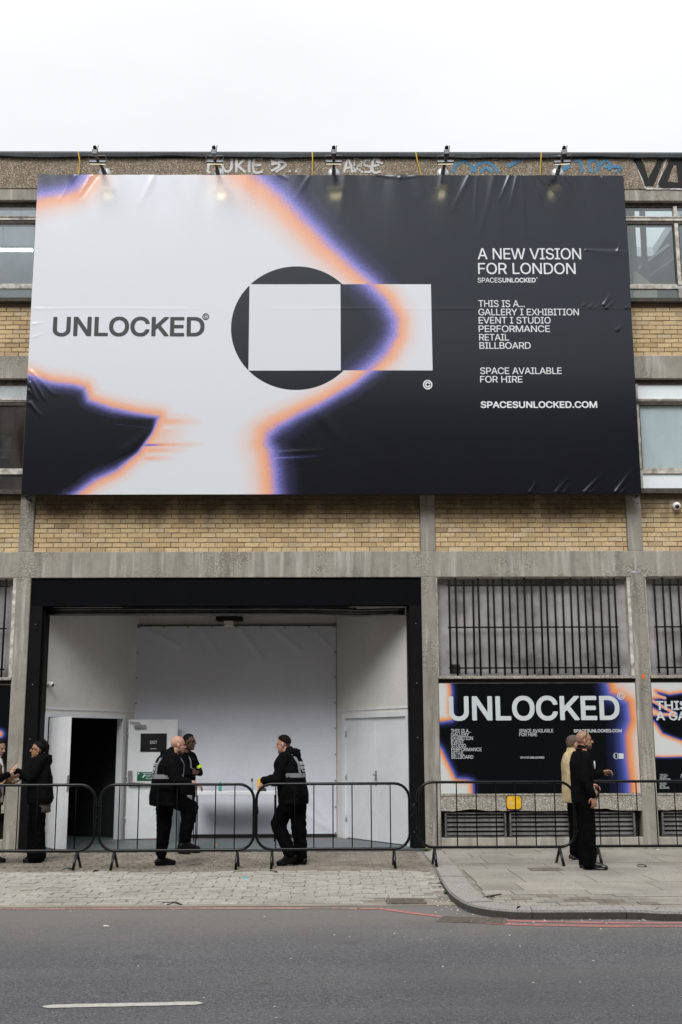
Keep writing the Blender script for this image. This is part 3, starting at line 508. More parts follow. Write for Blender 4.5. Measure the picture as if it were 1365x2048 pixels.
'U': [517,[[[459,510],[461,504],[460,157],[454,121],[449,104],[432,71],[422,57],[398,33],[370,15],[331,-2],[284,-11],[237,-11],[209,-8],[170,4],[143,17],[126,29],[105,46],[84,74],[70,101],[58,146],[58,504],[59,509],[65,511],[120,511],[125,510],[127,507],[127,165],[131,146],[139,124],[156,97],[170,83],[192,69],[209,62],[234,56],[281,56],[309,62],[338,76],[360,96],[379,126],[388,157],[388,171],[391,182],[391,507],[393,510],[398,511],[454,511]]],[[[465,526],[476,516],[477,510],[477,154],[471,115],[465,99],[449,65],[438,51],[415,28],[390,6],[359,-10],[323,-22],[290,-28],[229,-28],[220,-25],[206,-25],[181,-19],[165,-13],[137,1],[104,25],[72,60],[53,96],[41,140],[42,515],[51,525],[59,528],[129,528],[134,525],[143,515],[144,171],[147,151],[156,129],[170,106],[178,99],[195,87],[215,79],[240,72],[276,72],[304,79],[331,92],[343,101],[363,132],[372,162],[372,176],[374,188],[375,515],[384,525],[390,528],[459,528]]]],
'V': [479,[[[15,510],[20,511],[81,511],[87,510],[88,507],[190,224],[240,72],[243,74],[284,201],[391,507],[393,510],[398,511],[459,511],[465,509],[465,504],[463,496],[285,7],[279,-2],[206,-3],[201,-1],[200,1],[17,496],[14,507]]],[[[1,519],[12,528],[87,528],[95,525],[104,515],[207,229],[240,133],[242,133],[246,140],[267,207],[375,515],[386,526],[392,528],[468,528],[473,525],[482,515],[483,501],[479,490],[301,1],[297,-7],[284,-19],[198,-19],[192,-17],[184,-7],[0,490],[-3,501],[-3,510],[-2,515]]]],
'W': [686,[[[15,509],[20,511],[79,511],[84,510],[88,504],[179,146],[189,96],[192,89],[196,93],[231,237],[300,501],[304,510],[309,511],[376,511],[381,510],[385,504],[471,176],[488,96],[493,90],[497,96],[508,151],[531,243],[600,507],[601,510],[606,511],[665,511],[670,510],[671,507],[671,499],[543,32],[535,4],[531,-1],[526,-3],[459,-3],[454,-1],[450,4],[361,332],[346,401],[342,406],[339,401],[324,329],[235,1],[231,-2],[226,-3],[159,-3],[154,-1],[150,4],[145,24],[20,482],[14,504]]],[[[-2,516],[6,525],[12,528],[84,528],[90,526],[101,515],[192,168],[195,168],[199,179],[286,515],[295,525],[301,528],[381,528],[388,526],[397,518],[401,510],[484,193],[489,174],[493,170],[497,176],[584,515],[592,525],[598,528],[670,528],[676,527],[680,524],[688,512],[688,493],[560,26],[551,-1],[545,-11],[534,-19],[454,-19],[447,-18],[436,-7],[349,315],[345,324],[342,326],[336,312],[251,-4],[240,-17],[234,-19],[154,-19],[148,-19],[144,-15],[135,-4],[128,18],[3,476],[-3,501]]]],
'X': [474,[[[18,-1],[17,4],[20,10],[182,240],[194,260],[190,268],[168,301],[34,496],[28,504],[29,509],[34,511],[101,511],[109,508],[210,360],[237,314],[240,315],[264,357],[292,399],[370,510],[376,511],[440,511],[445,510],[447,504],[440,493],[289,276],[282,262],[289,249],[454,10],[457,4],[456,-1],[451,-3],[384,-3],[379,-1],[289,126],[261,168],[240,204],[237,206],[234,204],[218,176],[185,126],[97,1],[92,-2],[87,-3],[23,-3]]],[[[9,-17],[0,-4],[0,7],[3,15],[165,246],[173,260],[172,265],[151,296],[11,499],[11,512],[13,518],[26,528],[106,528],[115,525],[135,501],[231,357],[237,350],[242,353],[275,404],[345,504],[362,525],[370,528],[445,528],[454,525],[462,515],[462,496],[302,262],[471,15],[474,4],[474,-4],[472,-10],[459,-19],[379,-19],[370,-17],[348,12],[240,171],[237,172],[118,1],[101,-17],[92,-19],[18,-19]]]],
'Y': [471,[[[204,-3],[201,-1],[199,4],[199,210],[14,504],[15,509],[20,511],[87,511],[92,510],[97,507],[201,338],[234,279],[237,276],[240,279],[259,315],[286,362],[376,508],[384,511],[451,511],[456,510],[457,504],[449,490],[272,207],[272,4],[270,-1],[265,-3]]],[[[198,-19],[188,-13],[183,-4],[182,204],[-2,499],[-2,515],[6,525],[12,528],[92,528],[101,525],[115,510],[225,329],[234,315],[237,314],[359,512],[369,524],[373,527],[379,528],[462,527],[474,515],[474,499],[289,201],[287,-7],[279,-17],[273,-19]]]],
'a': [389,[[[337,-1],[331,-3],[281,-3],[276,-1],[274,4],[273,41],[270,40],[256,23],[241,10],[218,-2],[184,-11],[137,-11],[101,-2],[79,9],[68,17],[47,37],[36,57],[30,76],[27,93],[27,124],[31,140],[38,160],[56,183],[76,197],[109,210],[167,222],[242,231],[262,237],[269,243],[272,249],[271,276],[265,290],[256,305],[237,319],[209,328],[181,328],[167,325],[140,313],[131,308],[115,292],[106,276],[101,272],[90,273],[43,287],[39,290],[39,296],[43,307],[53,324],[66,340],[87,358],[118,374],[148,383],[165,386],[223,386],[251,380],[268,374],[284,366],[304,351],[318,335],[329,315],[338,282],[338,4]],[[270,179],[268,180],[218,170],[165,164],[134,155],[118,146],[105,135],[97,121],[94,101],[100,82],[109,69],[123,59],[148,50],[170,47],[195,50],[226,62],[237,70],[255,87],[265,104],[272,124],[272,174]]]],
'b': [424,[[[54,511],[109,511],[114,510],[116,507],[116,338],[118,331],[123,333],[140,355],[154,367],[179,380],[201,386],[256,386],[290,377],[312,366],[334,350],[354,326],[365,310],[376,288],[388,249],[394,204],[394,171],[391,162],[391,146],[385,115],[374,85],[363,62],[349,43],[329,22],[316,12],[287,-2],[265,-8],[245,-11],[209,-11],[181,-5],[165,4],[143,20],[124,43],[118,47],[116,4],[114,-1],[109,-3],[56,-3],[51,-1],[50,1],[49,504],[51,509]],[[234,50],[256,56],[276,67],[294,85],[301,96],[313,118],[324,162],[324,215],[315,254],[301,282],[292,294],[279,308],[254,321],[226,328],[215,328],[187,321],[165,310],[147,293],[134,274],[122,246],[116,215],[116,162],[125,124],[132,107],[147,85],[161,71],[173,62],[192,54],[206,50]]]],
'e': [403,[[[234,386],[276,374],[292,366],[312,353],[330,335],[349,310],[357,293],[365,268],[372,240],[372,226],[374,215],[374,171],[373,168],[368,167],[104,166],[100,162],[100,154],[106,126],[111,112],[125,90],[147,68],[170,56],[192,50],[231,50],[259,59],[274,68],[287,81],[302,104],[306,108],[365,94],[368,90],[363,74],[347,46],[326,25],[306,12],[284,1],[254,-8],[231,-11],[190,-11],[156,-5],[140,1],[112,15],[101,22],[73,50],[59,71],[47,93],[39,118],[33,149],[33,179],[30,188],[33,196],[33,226],[39,257],[47,282],[58,304],[77,332],[95,350],[123,369],[159,383],[179,386]],[[100,229],[101,226],[106,225],[298,225],[304,227],[305,232],[299,257],[292,274],[279,294],[268,305],[251,316],[231,324],[215,328],[198,328],[170,321],[148,310],[127,290],[117,276],[109,260]]]],
'h': [410,[[[51,510],[56,511],[109,511],[114,510],[116,507],[116,343],[118,334],[120,335],[137,355],[159,371],[187,383],[204,386],[254,386],[287,377],[318,358],[338,335],[349,312],[354,296],[360,260],[361,4],[359,-1],[354,-3],[301,-3],[296,-1],[294,1],[294,240],[291,260],[282,285],[270,302],[251,316],[240,321],[226,325],[192,325],[179,321],[156,310],[134,288],[122,265],[116,237],[116,1],[114,-1],[109,-3],[56,-3],[51,-1],[49,4],[49,504]]]],
'n': [409,[[[359,-1],[354,-3],[301,-3],[296,-1],[294,1],[294,240],[291,260],[282,285],[270,302],[251,316],[240,321],[226,325],[192,325],[179,321],[156,310],[134,288],[122,265],[116,237],[116,1],[114,-1],[109,-3],[56,-3],[51,-1],[49,4],[49,376],[51,382],[56,383],[106,383],[112,382],[113,376],[115,331],[120,334],[137,355],[159,371],[170,377],[201,386],[251,386],[270,383],[298,371],[318,358],[327,349],[340,329],[349,312],[355,293],[360,257],[361,4]]]],
'o': [415,[[[176,386],[237,386],[265,380],[301,363],[323,347],[345,322],[363,293],[374,265],[383,224],[383,154],[380,135],[374,110],[362,82],[351,62],[338,46],[318,25],[304,15],[276,1],[248,-8],[229,-11],[187,-11],[145,-2],[126,6],[101,22],[75,49],[56,76],[39,118],[33,149],[33,179],[30,188],[33,196],[33,226],[39,257],[47,282],[59,304],[80,335],[106,358],[143,377]],[[190,50],[223,50],[237,54],[262,65],[276,75],[290,93],[301,112],[307,126],[316,168],[316,210],[310,237],[304,257],[293,279],[277,299],[259,313],[242,321],[215,328],[201,328],[173,321],[147,307],[131,292],[122,279],[111,257],[103,229],[100,210],[100,165],[109,126],[120,101],[136,79],[144,71],[162,59]]]],
'p': [424,[[[54,-144],[51,-143],[49,-138],[50,379],[51,382],[56,383],[109,383],[114,382],[116,376],[118,331],[123,333],[140,355],[156,368],[187,383],[204,386],[256,386],[290,377],[320,360],[344,340],[365,310],[376,288],[385,262],[391,232],[391,215],[394,207],[394,174],[388,129],[376,90],[363,62],[351,46],[329,22],[315,12],[287,-2],[248,-11],[209,-11],[176,-2],[165,4],[143,20],[124,43],[118,47],[116,40],[116,-140],[114,-143],[109,-144]],[[234,50],[256,56],[276,67],[294,85],[301,96],[313,118],[324,162],[324,215],[315,254],[301,282],[292,294],[279,308],[254,321],[226,328],[215,328],[187,321],[165,310],[147,293],[134,274],[122,246],[116,215],[116,162],[125,124],[132,107],[147,85],[161,71],[173,62],[192,54],[206,50]]]],
'r': [259,[[[54,-3],[51,-1],[49,4],[49,376],[51,382],[56,383],[106,383],[112,382],[113,376],[115,334],[118,334],[134,358],[156,374],[167,380],[190,386],[204,386],[212,389],[245,385],[247,379],[247,326],[245,321],[240,319],[229,322],[192,322],[170,316],[148,303],[133,288],[125,274],[120,260],[116,243],[116,1],[114,-1],[109,-3]]]],
's': [364,[[[254,377],[270,369],[297,349],[313,326],[320,311],[326,293],[325,288],[276,275],[268,275],[265,277],[257,293],[247,307],[231,319],[209,328],[181,330],[154,324],[126,308],[114,290],[111,279],[111,274],[114,262],[119,254],[131,242],[148,234],[162,229],[240,210],[265,202],[292,188],[306,178],[321,160],[333,129],[333,85],[329,71],[313,40],[298,25],[279,12],[256,1],[240,-5],[206,-11],[162,-11],[140,-8],[109,1],[81,15],[62,31],[47,51],[39,68],[33,90],[35,96],[56,103],[84,108],[92,108],[97,104],[106,85],[115,73],[129,62],[145,54],[184,47],[206,50],[226,56],[246,68],[254,76],[261,87],[265,107],[255,129],[246,137],[234,144],[212,152],[134,170],[118,176],[98,184],[80,196],[59,218],[47,243],[44,257],[44,288],[50,312],[65,338],[79,353],[92,363],[129,380],[156,386],[215,386]]]],
't': [227,[[[212,-3],[198,-6],[143,-6],[118,1],[100,10],[81,28],[72,40],[67,54],[63,71],[63,321],[59,325],[7,326],[5,332],[5,376],[6,382],[9,383],[56,383],[62,385],[63,390],[63,468],[65,473],[68,475],[123,475],[129,473],[130,468],[130,390],[132,385],[137,383],[201,383],[206,382],[208,379],[208,332],[206,326],[201,325],[137,325],[132,324],[130,321],[130,85],[131,79],[137,67],[144,60],[151,56],[165,53],[181,53],[192,56],[204,54],[210,35],[216,4],[215,-1]]]],
'u': [410,[[[51,382],[56,383],[109,383],[114,382],[116,379],[116,137],[119,118],[128,93],[136,82],[148,70],[167,59],[192,53],[209,53],[226,56],[251,67],[269,82],[283,104],[291,126],[294,149],[294,379],[296,382],[301,383],[354,383],[359,382],[361,376],[361,4],[359,-1],[354,-3],[301,-3],[296,-1],[294,4],[292,44],[287,42],[268,20],[256,12],[234,1],[218,-5],[195,-8],[165,-8],[145,-5],[120,4],[100,15],[80,35],[67,54],[59,74],[50,118],[49,376]]]],
'|': [229,[[[92,675],[140,675],[143,673],[144,668],[144,-160],[143,-165],[137,-167],[90,-166],[87,-165],[86,-160],[86,668],[87,674]]],[[[84,692],[145,692],[154,686],[160,676],[161,-165],[158,-174],[145,-183],[84,-183],[76,-178],[69,-168],[69,674],[72,682]]]],
'©': [636,[[[546,393],[565,354],[580,304],[583,282],[583,226],[576,190],[563,149],[540,106],[522,82],[491,51],[459,29],[434,15],[415,6],[390,-2],[362,-8],[348,-8],[337,-11],[301,-11],[259,-5],[237,1],[215,9],[181,26],[164,37],[125,71],[89,118],[72,151],[61,185],[55,215],[55,232],[52,240],[52,265],[58,310],[67,343],[89,390],[106,416],[122,435],[140,453],[167,474],[195,491],[220,502],[245,510],[273,517],[295,519],[340,519],[379,514],[423,499],[466,476],[490,458],[520,428]],[[312,456],[284,452],[262,446],[240,438],[209,421],[175,393],[147,357],[131,324],[122,296],[119,276],[119,235],[122,213],[131,185],[147,151],[163,129],[195,97],[223,79],[254,65],[290,56],[309,55],[320,53],[329,55],[348,56],[373,62],[395,70],[432,90],[445,100],[472,126],[488,149],[507,188],[516,221],[516,232],[519,240],[519,265],[516,288],[510,312],[499,340],[472,382],[445,408],[409,433],[376,446],[348,453]],[[427,362],[446,338],[457,315],[463,290],[462,285],[456,283],[401,284],[398,285],[387,308],[370,324],[356,333],[342,338],[329,342],[315,342],[298,338],[279,330],[268,322],[255,310],[242,290],[236,274],[233,254],[236,235],[242,218],[256,197],[267,188],[287,176],[301,170],[318,167],[342,170],[368,185],[379,196],[386,207],[392,223],[395,225],[451,225],[456,224],[458,218],[449,185],[430,154],[406,131],[395,123],[365,109],[331,103],[312,103],[276,109],[240,126],[226,136],[202,160],[189,179],[181,196],[172,229],[172,276],[175,296],[186,324],[202,349],[226,372],[256,391],[292,403],[309,403],[318,405],[348,403],[373,396],[401,383]]],[[[585,304],[588,282],[588,226],[583,193],[568,149],[546,107],[527,82],[491,46],[459,23],[434,9],[415,1],[390,-8],[362,-14],[348,-14],[337,-17],[301,-17],[262,-11],[237,-5],[215,4],[181,20],[165,31],[127,62],[95,101],[84,118],[67,151],[52,199],[47,243],[47,268],[49,276],[50,296],[52,310],[59,335],[67,357],[84,390],[100,415],[116,435],[138,457],[167,480],[195,496],[220,508],[245,516],[273,522],[295,525],[340,525],[379,519],[423,505],[465,483],[491,462],[527,426],[540,410],[551,393],[571,354]],[[181,394],[165,374],[153,357],[137,325],[128,296],[124,274],[125,232],[131,201],[136,185],[153,151],[169,129],[197,101],[223,84],[238,76],[276,64],[290,61],[309,61],[318,58],[329,61],[348,61],[390,73],[423,90],[445,106],[468,128],[482,149],[493,168],[504,196],[513,240],[513,268],[504,312],[490,346],[466,382],[443,404],[405,429],[376,441],[348,447],[334,447],[323,450],[287,447],[254,438],[234,430],[209,416]],[[331,97],[312,97],[276,104],[240,120],[226,131],[197,160],[184,179],[175,196],[170,213],[166,232],[166,279],[170,296],[181,324],[197,349],[226,378],[251,394],[262,399],[290,408],[309,408],[320,411],[348,408],[373,402],[401,388],[426,369],[451,338],[463,315],[469,290],[466,282],[459,278],[398,279],[392,285],[382,307],[373,317],[351,330],[329,336],[315,336],[290,330],[269,318],[259,308],[248,290],[241,271],[238,254],[242,235],[248,218],[261,199],[276,187],[292,179],[323,172],[342,176],[354,181],[372,193],[381,207],[386,224],[395,230],[454,230],[462,224],[463,218],[460,201],[449,174],[435,154],[408,126],[395,117],[373,106],[351,100],[340,100]]]],
}
def text_pts(s, w=0):
    """list of (offset_x, contours) and total width, in ems"""
    x = 0.0; out = []
    for ch in s:
        if ch == ' ': x += 0.20; continue
        g = GLY[ch]; wt = g[1+min(w, len(g)-2)]
        adj = 0.0 if w == 0 else 0.0
        out.append((x, wt)); x += g[0]/1000.0 - (0.028 if w == 0 else 0.010) + adj
    return out
def text_mesh(s, w=0):
    cu = bpy.data.curves.new('lettering', 'CURVE'); cu.dimensions = '2D'; cu.fill_mode = 'FRONT'
    for x, loops in text_pts(s, w):
        for L in loops:
            sp = cu.splines.new('POLY'); sp.points.add(len(L)-1)
            for p, (a, b) in zip(sp.points, L): p.co = (x+a/1000.0, b/1000.0, 0, 1)
            sp.use_cyclic_u = True
    o = bpy.data.objects.new('tmp', cu); COL.objects.link(o)
    me = bpy.data.meshes.new_from_object(o.evaluated_get(bpy.context.evaluated_depsgraph_get()))
    bpy.data.objects.remove(o); bpy.data.curves.remove(cu)
    n = len(me.vertices); a = np.empty(n*3, dtype=np.float32); me.vertices.foreach_get('co', a); a = a.reshape(-1, 3)
    return me, a
def lettering(s, w, x0, x1, zb, zt, Y, mat, parent, disp=None, name='lettering'):
    """fit a line of text into the upright rectangle x0..x1 (zb..zt = baseline to cap height)"""
    me, a = text_mesh(s, w)
    mn, mxx = a[:, 0].min(), a[:, 0].max()
    caps = [c for c in s if c.isupper()]
    base, cap = (0.0, 0.512) if caps else (a[:, 1].min(), a[:, 1].max())
    if w == 1 and caps: base, cap = -0.024, 0.535
    kx = (x1-x0)/(mxx-mn); kz = (zt-zb)/(cap-base)
    X = x0+(a[:, 0]-mn)*kx; Z = zb+(a[:, 1]-base)*kz
    Yv = np.full_like(X, Y)
    if disp is not None: Yv = Y - disp(X, Z)
    me.vertices.foreach_set('co', np.stack([X, Yv, Z], 1).astype(np.float32).ravel())
    me.materials.clear(); me.materials.append(mat); me.update()
    o = bpy.data.objects.new(name, me); COL.objects.link(o)
    if parent: o.parent = parent
    return o
def letter_px(s, w, px0, px1, pyt, pyb, Y, mat, parent, disp=None, off=0.004):
    xm0, zb = at(px0, pyb, Y); xm1, _ = at(px1, pyb, Y); _, zt = at((px0+px1)/2, pyt, Y); _, zb = at((px0+px1)/2, pyb, Y)
    return lettering(s, w, xm0, xm1, zb, zt, Y-off, mat, parent, disp)

# ------------------------------------------------------------------ printed halo artwork
def seg_dist(X, Z, P):
    """signed distance to an open polyline (left side positive)"""
    best = np.full(X.shape, 1e9); sign = np.ones(X.shape); 
    for (x0, z0), (x1, z1) in zip(P[:-1], P[1:]):
        dx, dz = x1-x0, z1-z0; L = dx*dx+dz*dz+1e-12
        t = np.clip(((X-x0)*dx+(Z-z0)*dz)/L, 0, 1)
        d = np.hypot(X-(x0+t*dx), Z-(z0+t*dz))
        cr = dx*(Z-z0)-dz*(X-x0)
        m = d < best-1e-9
        best = np.where(m, d, best); sign = np.where(m, np.where(cr >= 0, 1.0, -1.0), sign)
    return best, sign
def poly_inside(X, Z, P):
    ins = np.zeros(X.shape, bool)
    n = len(P)
    for i in range(n):
        x0, z0 = P[i]; x1, z1 = P[(i+1) % n]
        if z0 == z1: continue
        c = ((z0 > Z) != (z1 > Z)) & (X < (x1-x0)*(Z-z0)/(z1-z0)+x0)
        ins ^= c
    return ins
def region_field(X, Z, poly, w_out, w_in):
    """t: positive outside a dark region, negative inside; unit = halo width"""
    P = poly+[poly[0]]
    d, _ = seg_dist(X, Z, P)
    ins = poly_inside(X, Z, poly)
    return np.where(ins, -d/w_in, d/w_out)
def grid_mesh(name, x0, x1, z0, z1, nx, nz, Y, fn_disp, attrs, mat, parent):
    xs = np.linspace(x0, x1, nx+1); zs = np.linspace(z0, z1, nz+1)
    X, Z = np.meshgrid(xs, zs)
    D = fn_disp(X, Z) if fn_disp else np.zeros_like(X)
    co = np.stack([X, Y-D, Z], -1).reshape(-1, 3).astype(np.float32)
    i = np.arange(nx)[None, :]+np.arange(nz)[:, None]*(nx+1)
    q = np.stack([i, i+1, i+nx+2, i+nx+1], -1).reshape(-1, 4).astype(np.int32)
    me = bpy.data.meshes.new(name)
    me.vertices.add(len(co)); me.vertices.foreach_set('co', co.ravel())
    me.loops.add(q.size); me.loops.foreach_set('vertex_index', q.ravel())
    me.polygons.add(len(q)); me.polygons.foreach_set('loop_start', np.arange(0, q.size, 4, dtype=np.int32))
    me.polygons.foreach_set('use_smooth', np.ones(len(q), bool))
    me.update(calc_edges=True); me.validate()
    for k, fn in attrs.items():
        a = me.attributes.new(k, 'FLOAT', 'POINT'); a.data.foreach_set('value', fn(X, Z).astype(np.float32).ravel())
    me.materials.append(mat)
    o = bpy.data.objects.new(name, me); COL.objects.link(o)
    if parent: o.parent = parent
    return o
def art_mat(name, white, orange, blue, dark, grain=0.25, rough=0.38, boxes=None, spec=0.5):
    t = NT(name)
    def ramp_of(attr):
        a = t.n('ShaderNodeAttribute'); a.attribute_name = attr
        wh = t.n('ShaderNodeTexWhiteNoise'); 
        sn = t.n('ShaderNodeVectorMath'); sn.operation = 'SCALE'; sn.inputs['Scale'].default_value = 130.0
        fl = t.n('ShaderNodeVectorMath'); fl.operation = 'FLOOR'
        t.l(t.co.outputs['Object'], sn.inputs[0]); t.l(sn.outputs[0], fl.inputs[0]); t.l(fl.outputs[0], wh.inputs['Vector'])
        g = t.math('MULTIPLY', t.math('SUBTRACT', wh.outputs['Value'], 0.5), grain)
        v = t.math('ADD', t.math('ADD', a.outputs['Fac'], g), 0.0)
        v = t.math('MULTIPLY_ADD', v, 0.25, 0.5, clamp=True)
        return t.ramp(v, [(0.18, dark), (0.32, tuple(d*0.91+b*0.09 for d, b in zip(dark, blue))), (0.40, tuple(d*0.58+b*0.42 for d, b in zip(dark, blue))), (0.455, blue), (0.505, tuple((a_+b)/2 for a_, b in zip(blue, orange))), (0.55, orange), (0.61, tuple(o_*0.8+w*0.2 for o_, w in zip(orange, white))), (0.70, tuple(o_*0.32+w*0.68 for o_, w in zip(orange, white))), (0.86, white)])
    c = ramp_of('halo')
    if boxes:
        sp = t.n('ShaderNodeSeparateXYZ'); t.l(t.co.outputs['Object'], sp.inputs[0])
        X, Z = sp.outputs['X'], sp.outputs['Z']
        def inside(b):
            m = t.math('MULTIPLY', t.math('GREATER_THAN', X, b[0]), t.math('LESS_THAN', X, b[1]))
            return t.math('MULTIPLY', m, t.math('MULTIPLY', t.math('GREATER_THAN', Z, b[2]), t.math('LESS_THAN', Z, b[3])))
        cx, cz, cr, sq, rb = boxes
        d2 = t.math('ADD', t.math('POWER', t.math('SUBTRACT', X, cx), 2.0), t.math('POWER', t.math('SUBTRACT', Z, cz), 2.0))
        c = t.mix(t.math('LESS_THAN', d2, cr*cr), c, dark)
        c = t.mix(inside(sq), c, tuple(v*0.97 for v in white))
        c = t.mix(inside(rb), c, ramp_of('halo_box'))
    t.bump(t.noise(300.0, 2.0), 0.04, 0.001)
    t.p.inputs['Specular Tint'].default_value = (0.84, 0.90, 1.0, 1)
    return t.fin(c, rough, spec=spec)

# ================================================================== THE SETTING: ground, road, pavement
ZR = -0.085          # road level; the pavement and the building stand at 0
def sheet(name, pts, z, mat, kind='structure'):
    mb = MB(); mb.add([(x, y, z) for x, y in pts], [tuple(range(len(pts)))])
    o = mb.build(name, mat); o['kind'] = kind; return o
sheet('ground', [(-400, -400), (400, -400), (400, 400), (-400, 400)], -0.20, M_GROUND)

# kerb line (outer top edge), taken along the corner of the pavement
KERB = [gr(*p) for p in [(866, 1728), (875, 1744), (884, 1760), (899, 1782), (914, 1795), (937, 1807), (973, 1815), (1010, 1819), (1060, 1821)]]
KERB = [(1.43, -0.10), (1.40, -1.2)] + KERB + [(KERB[-1][0]+1.0, KERB[-1][1]-0.03), (3.4, -6.80), (5.5, -6.84), (8.0, -6.88), (12.0, -6.92), (24.0, -6.95)]
def smooth_line(P, step=0.08):
    P = [Vector((x, y, 0)) for x, y in P]; out = []
    for i in range(len(P)-1):
        p0 = P[max(i-1, 0)]; p1 = P[i]; p2 = P[i+1]; p3 = P[min(i+2, len(P)-1)]
        n = max(2, int((p2-p1).length/step))
        for k in range(n):
            t = k/n
            out.append(0.5*((2*p1)+(p2-p0)*t+(2*p0-5*p1+4*p2-p3)*t*t+(-p0+3*p1-3*p2+p3)*t**3))
    out.append(P[-1]); return out
KL = smooth_line(KERB)
def offset_line(L, d):
    out = []
    for i, p in enumerate(L):
        t = (L[min(i+1, len(L)-1)]-L[max(i-1, 0)]).normalized()
        out.append(p+Vector((-t.y, t.x, 0))*d)
    return out
KIN = offset_line(KL, 0.30)     # inner edge
acc = [0.0]
for a, b in zip(KL[:-1], KL[1:]): acc.append(acc[-1]+(b-a).length)

# road: one sheet with a gentle fall, right up to the kerb foot and the crossover
road = MB()
road.add([(-60, -7.3, ZR), (60, -7.3, ZR), (60, -14.6, ZR), (-60, -14.6, ZR)], [(0, 3, 2, 1)])
road.add([(-60, -5.55, ZR), (KL[0].x+.6, -5.55, ZR), (60, -5.55, ZR), (60, -7.3, ZR), (-60, -7.3, ZR)], [(0, 4, 3, 2, 1)])
o = road.build('road', M_ASPH); o['kind'] = 'structure'
far = MB()
far.box(-60, 60, -14.90, -14.6, -0.19, 0.03); far.box(-60, 60, -19.95, -14.90, -0.19, 0.03)
o = far.build('far_pavement', M_SLAB); o['kind'] = 'structure'

# forecourt (vehicle crossover): flat by the door, then falling to the road
def fz(y): return -0.012 if y > -2.8 else -0.012 + (y+2.8)/2.75*0.066
fc = MB()
yy = [-0.02, -2.8, -3.6, -4.4, -5.0, -5.56]
vs = []; fs = []
for i, y in enumerate(yy):
    vs += [(-16, y, fz(y)-0.012), (2.2, y, fz(y)-0.012)]
for i in range(len(yy)-1): fs.append((2*i, 2*i+2, 2*i+3, 2*i+1))
fc.add(vs, fs)
fc = fc.build('forecourt', M_DIRT); fc['kind'] = 'structure'

def kerb_x(y):
    """x of the kerb's outer edge at depth y"""
    for a, b in zip(KL[:-1], KL[1:]):
        if (a.y-y)*(b.y-y) <= 0 and abs(a.y-b.y) > 1e-6:
            return a.x+(b.x-a.x)*(y-a.y)/(b.y-a.y)
    return 1.35
# small clay pavers near the door (too many to pick apart: one object)
pv = MB(); prnd = []
y = -0.06; row = 0
while y > -2.72:
    x = -8.6 + (0.05 if row % 2 else 0.0)
    while x < 1.30:
        w = 0.145; dd = 0.20
        z = fz(y)+rnd.uniform(-0.003, 0.003)
        tx, ty = rnd.uniform(-.002, .002), rnd.uniform(-.002, .002)
        xe = min(x+w-0.006, 1.33)
        b = len(pv.v)
        pv.add([(x, y-dd+.006, z-.02), (xe, y-dd+.006, z-.02), (xe, y, z-.02), (x, y, z-.02),
                (x+.003, y-dd+.009, z+tx), (xe-.003, y-dd+.009, z+ty), (xe-.003, y-.003, z-tx), (x+.003, y-.003, z-ty)],
               [(4,5,6,7),(0,1,5,4),(1,2,6,5),(2,3,7,6),(3,0,4,7)])
        prnd += [rnd.random()]*8
        x += w
    y -= dd; row += 1
pvo = pv.build('paver', M_PAVER, fc); pvo['kind'] = 'stuff'
a = pvo.data.attributes.new('rnd', 'FLOAT', 'POINT'); a.data.foreach_set('value', prnd)
# larger setts on the slope: the nearest 300 in view singly, the rest joined
def sett_mesh(seed):
    r = random.Random(seed); w, d, h = 0.262, 0.170, 0.06
    j = lambda s=.006: r.uniform(-s, s)
    n = 4; vs = []; fs = []
    top = []
    per = [(-w/2+j(), -d/2+j()), (-w/6, -d/2+j(.004)), (w/6, -d/2+j(.004)), (w/2+j(), -d/2+j()), (w/2+j(), d/2+j()), (w/6, d/2+j(.004)), (-w/6, d/2+j(.004)), (-w/2+j(), d/2+j())]
    lo = [(x, y_, -h) for x, y_ in per]; mid = [(x, y_, -0.004) for x, y_ in per]; hi = [(x*0.965, y_*0.93, j(.002)) for x, y_ in per]
    vs = lo+mid+hi+[(0, 0, 0.002+j(.001))]
    for k in range(8):
        l = (k+1) % 8
        fs += [(k, l, 8+l, 8+k), (8+k, 8+l, 16+l, 16+k), (16+k, 16+l, 24)]
    me = bpy.data.meshes.new('sett'); me.from_pydata(vs, [], fs); me.materials.append(M_SETT)
    return me
SM = [sett_mesh(i) for i in range(6)]
spots = []
y = -2.88; row = 0
while y > -5.42:
    x = -9.0 + (row % 2)*0.13 + rnd.uniform(-.02, .02)
    while x < kerb_x(y)-0.14:
        if not (x > 0.42 and y < -5.02):
            spots.append((x, y)); 
        x += 0.272
    y -= 0.178; row += 1
vis = sorted([s_ for s_ in spots if -3.9 < s_[0]], key=lambda s_: s_[1])
single = set(vis[:292]); rest = MB(); rr = []
for (x, y) in spots:
    z = fz(y)+rnd.uniform(-.004, .004)+ (0.004 if rnd.random() < .1 else 0)
    if (x, y) in single:
        o = bpy.data.objects.new('sett', rnd.choice(SM)); COL.objects.link(o)
        o.location = (x, y, z); o.rotation_euler = (rnd.uniform(-.02, .02), rnd.uniform(-.02, .02), rnd.uniform(-.02, .02)); o.parent = fc
    else:
        me = rnd.choice(SM); b = len(me.vertices)
        rest.add([(v.co.x+x, v.co.y+y, v.co.z+z) for v in me.vertices], [tuple(p.vertices) for p in me.polygons]); rr += [rnd.random()]*b
ro = rest.build('setts', M_SETT, fc); ro['kind'] = 'stuff'
a = ro.data.attributes.new('rnd', 'FLOAT', 'POINT'); a.data.foreach_set('value', rr)
# gutter strip between the setts and the asphalt
gs = MB(); 
gs.add([(-16, -5.40, -0.078), (kerb_x(-5.5)-.0, -5.40, -0.078), (kerb_x(-5.6), -5.62, ZR+.004), (-16, -5.62, ZR+.004)], [(0, 3, 2, 1)])
o = gs.build('gutter', M_GUTTER, fc)

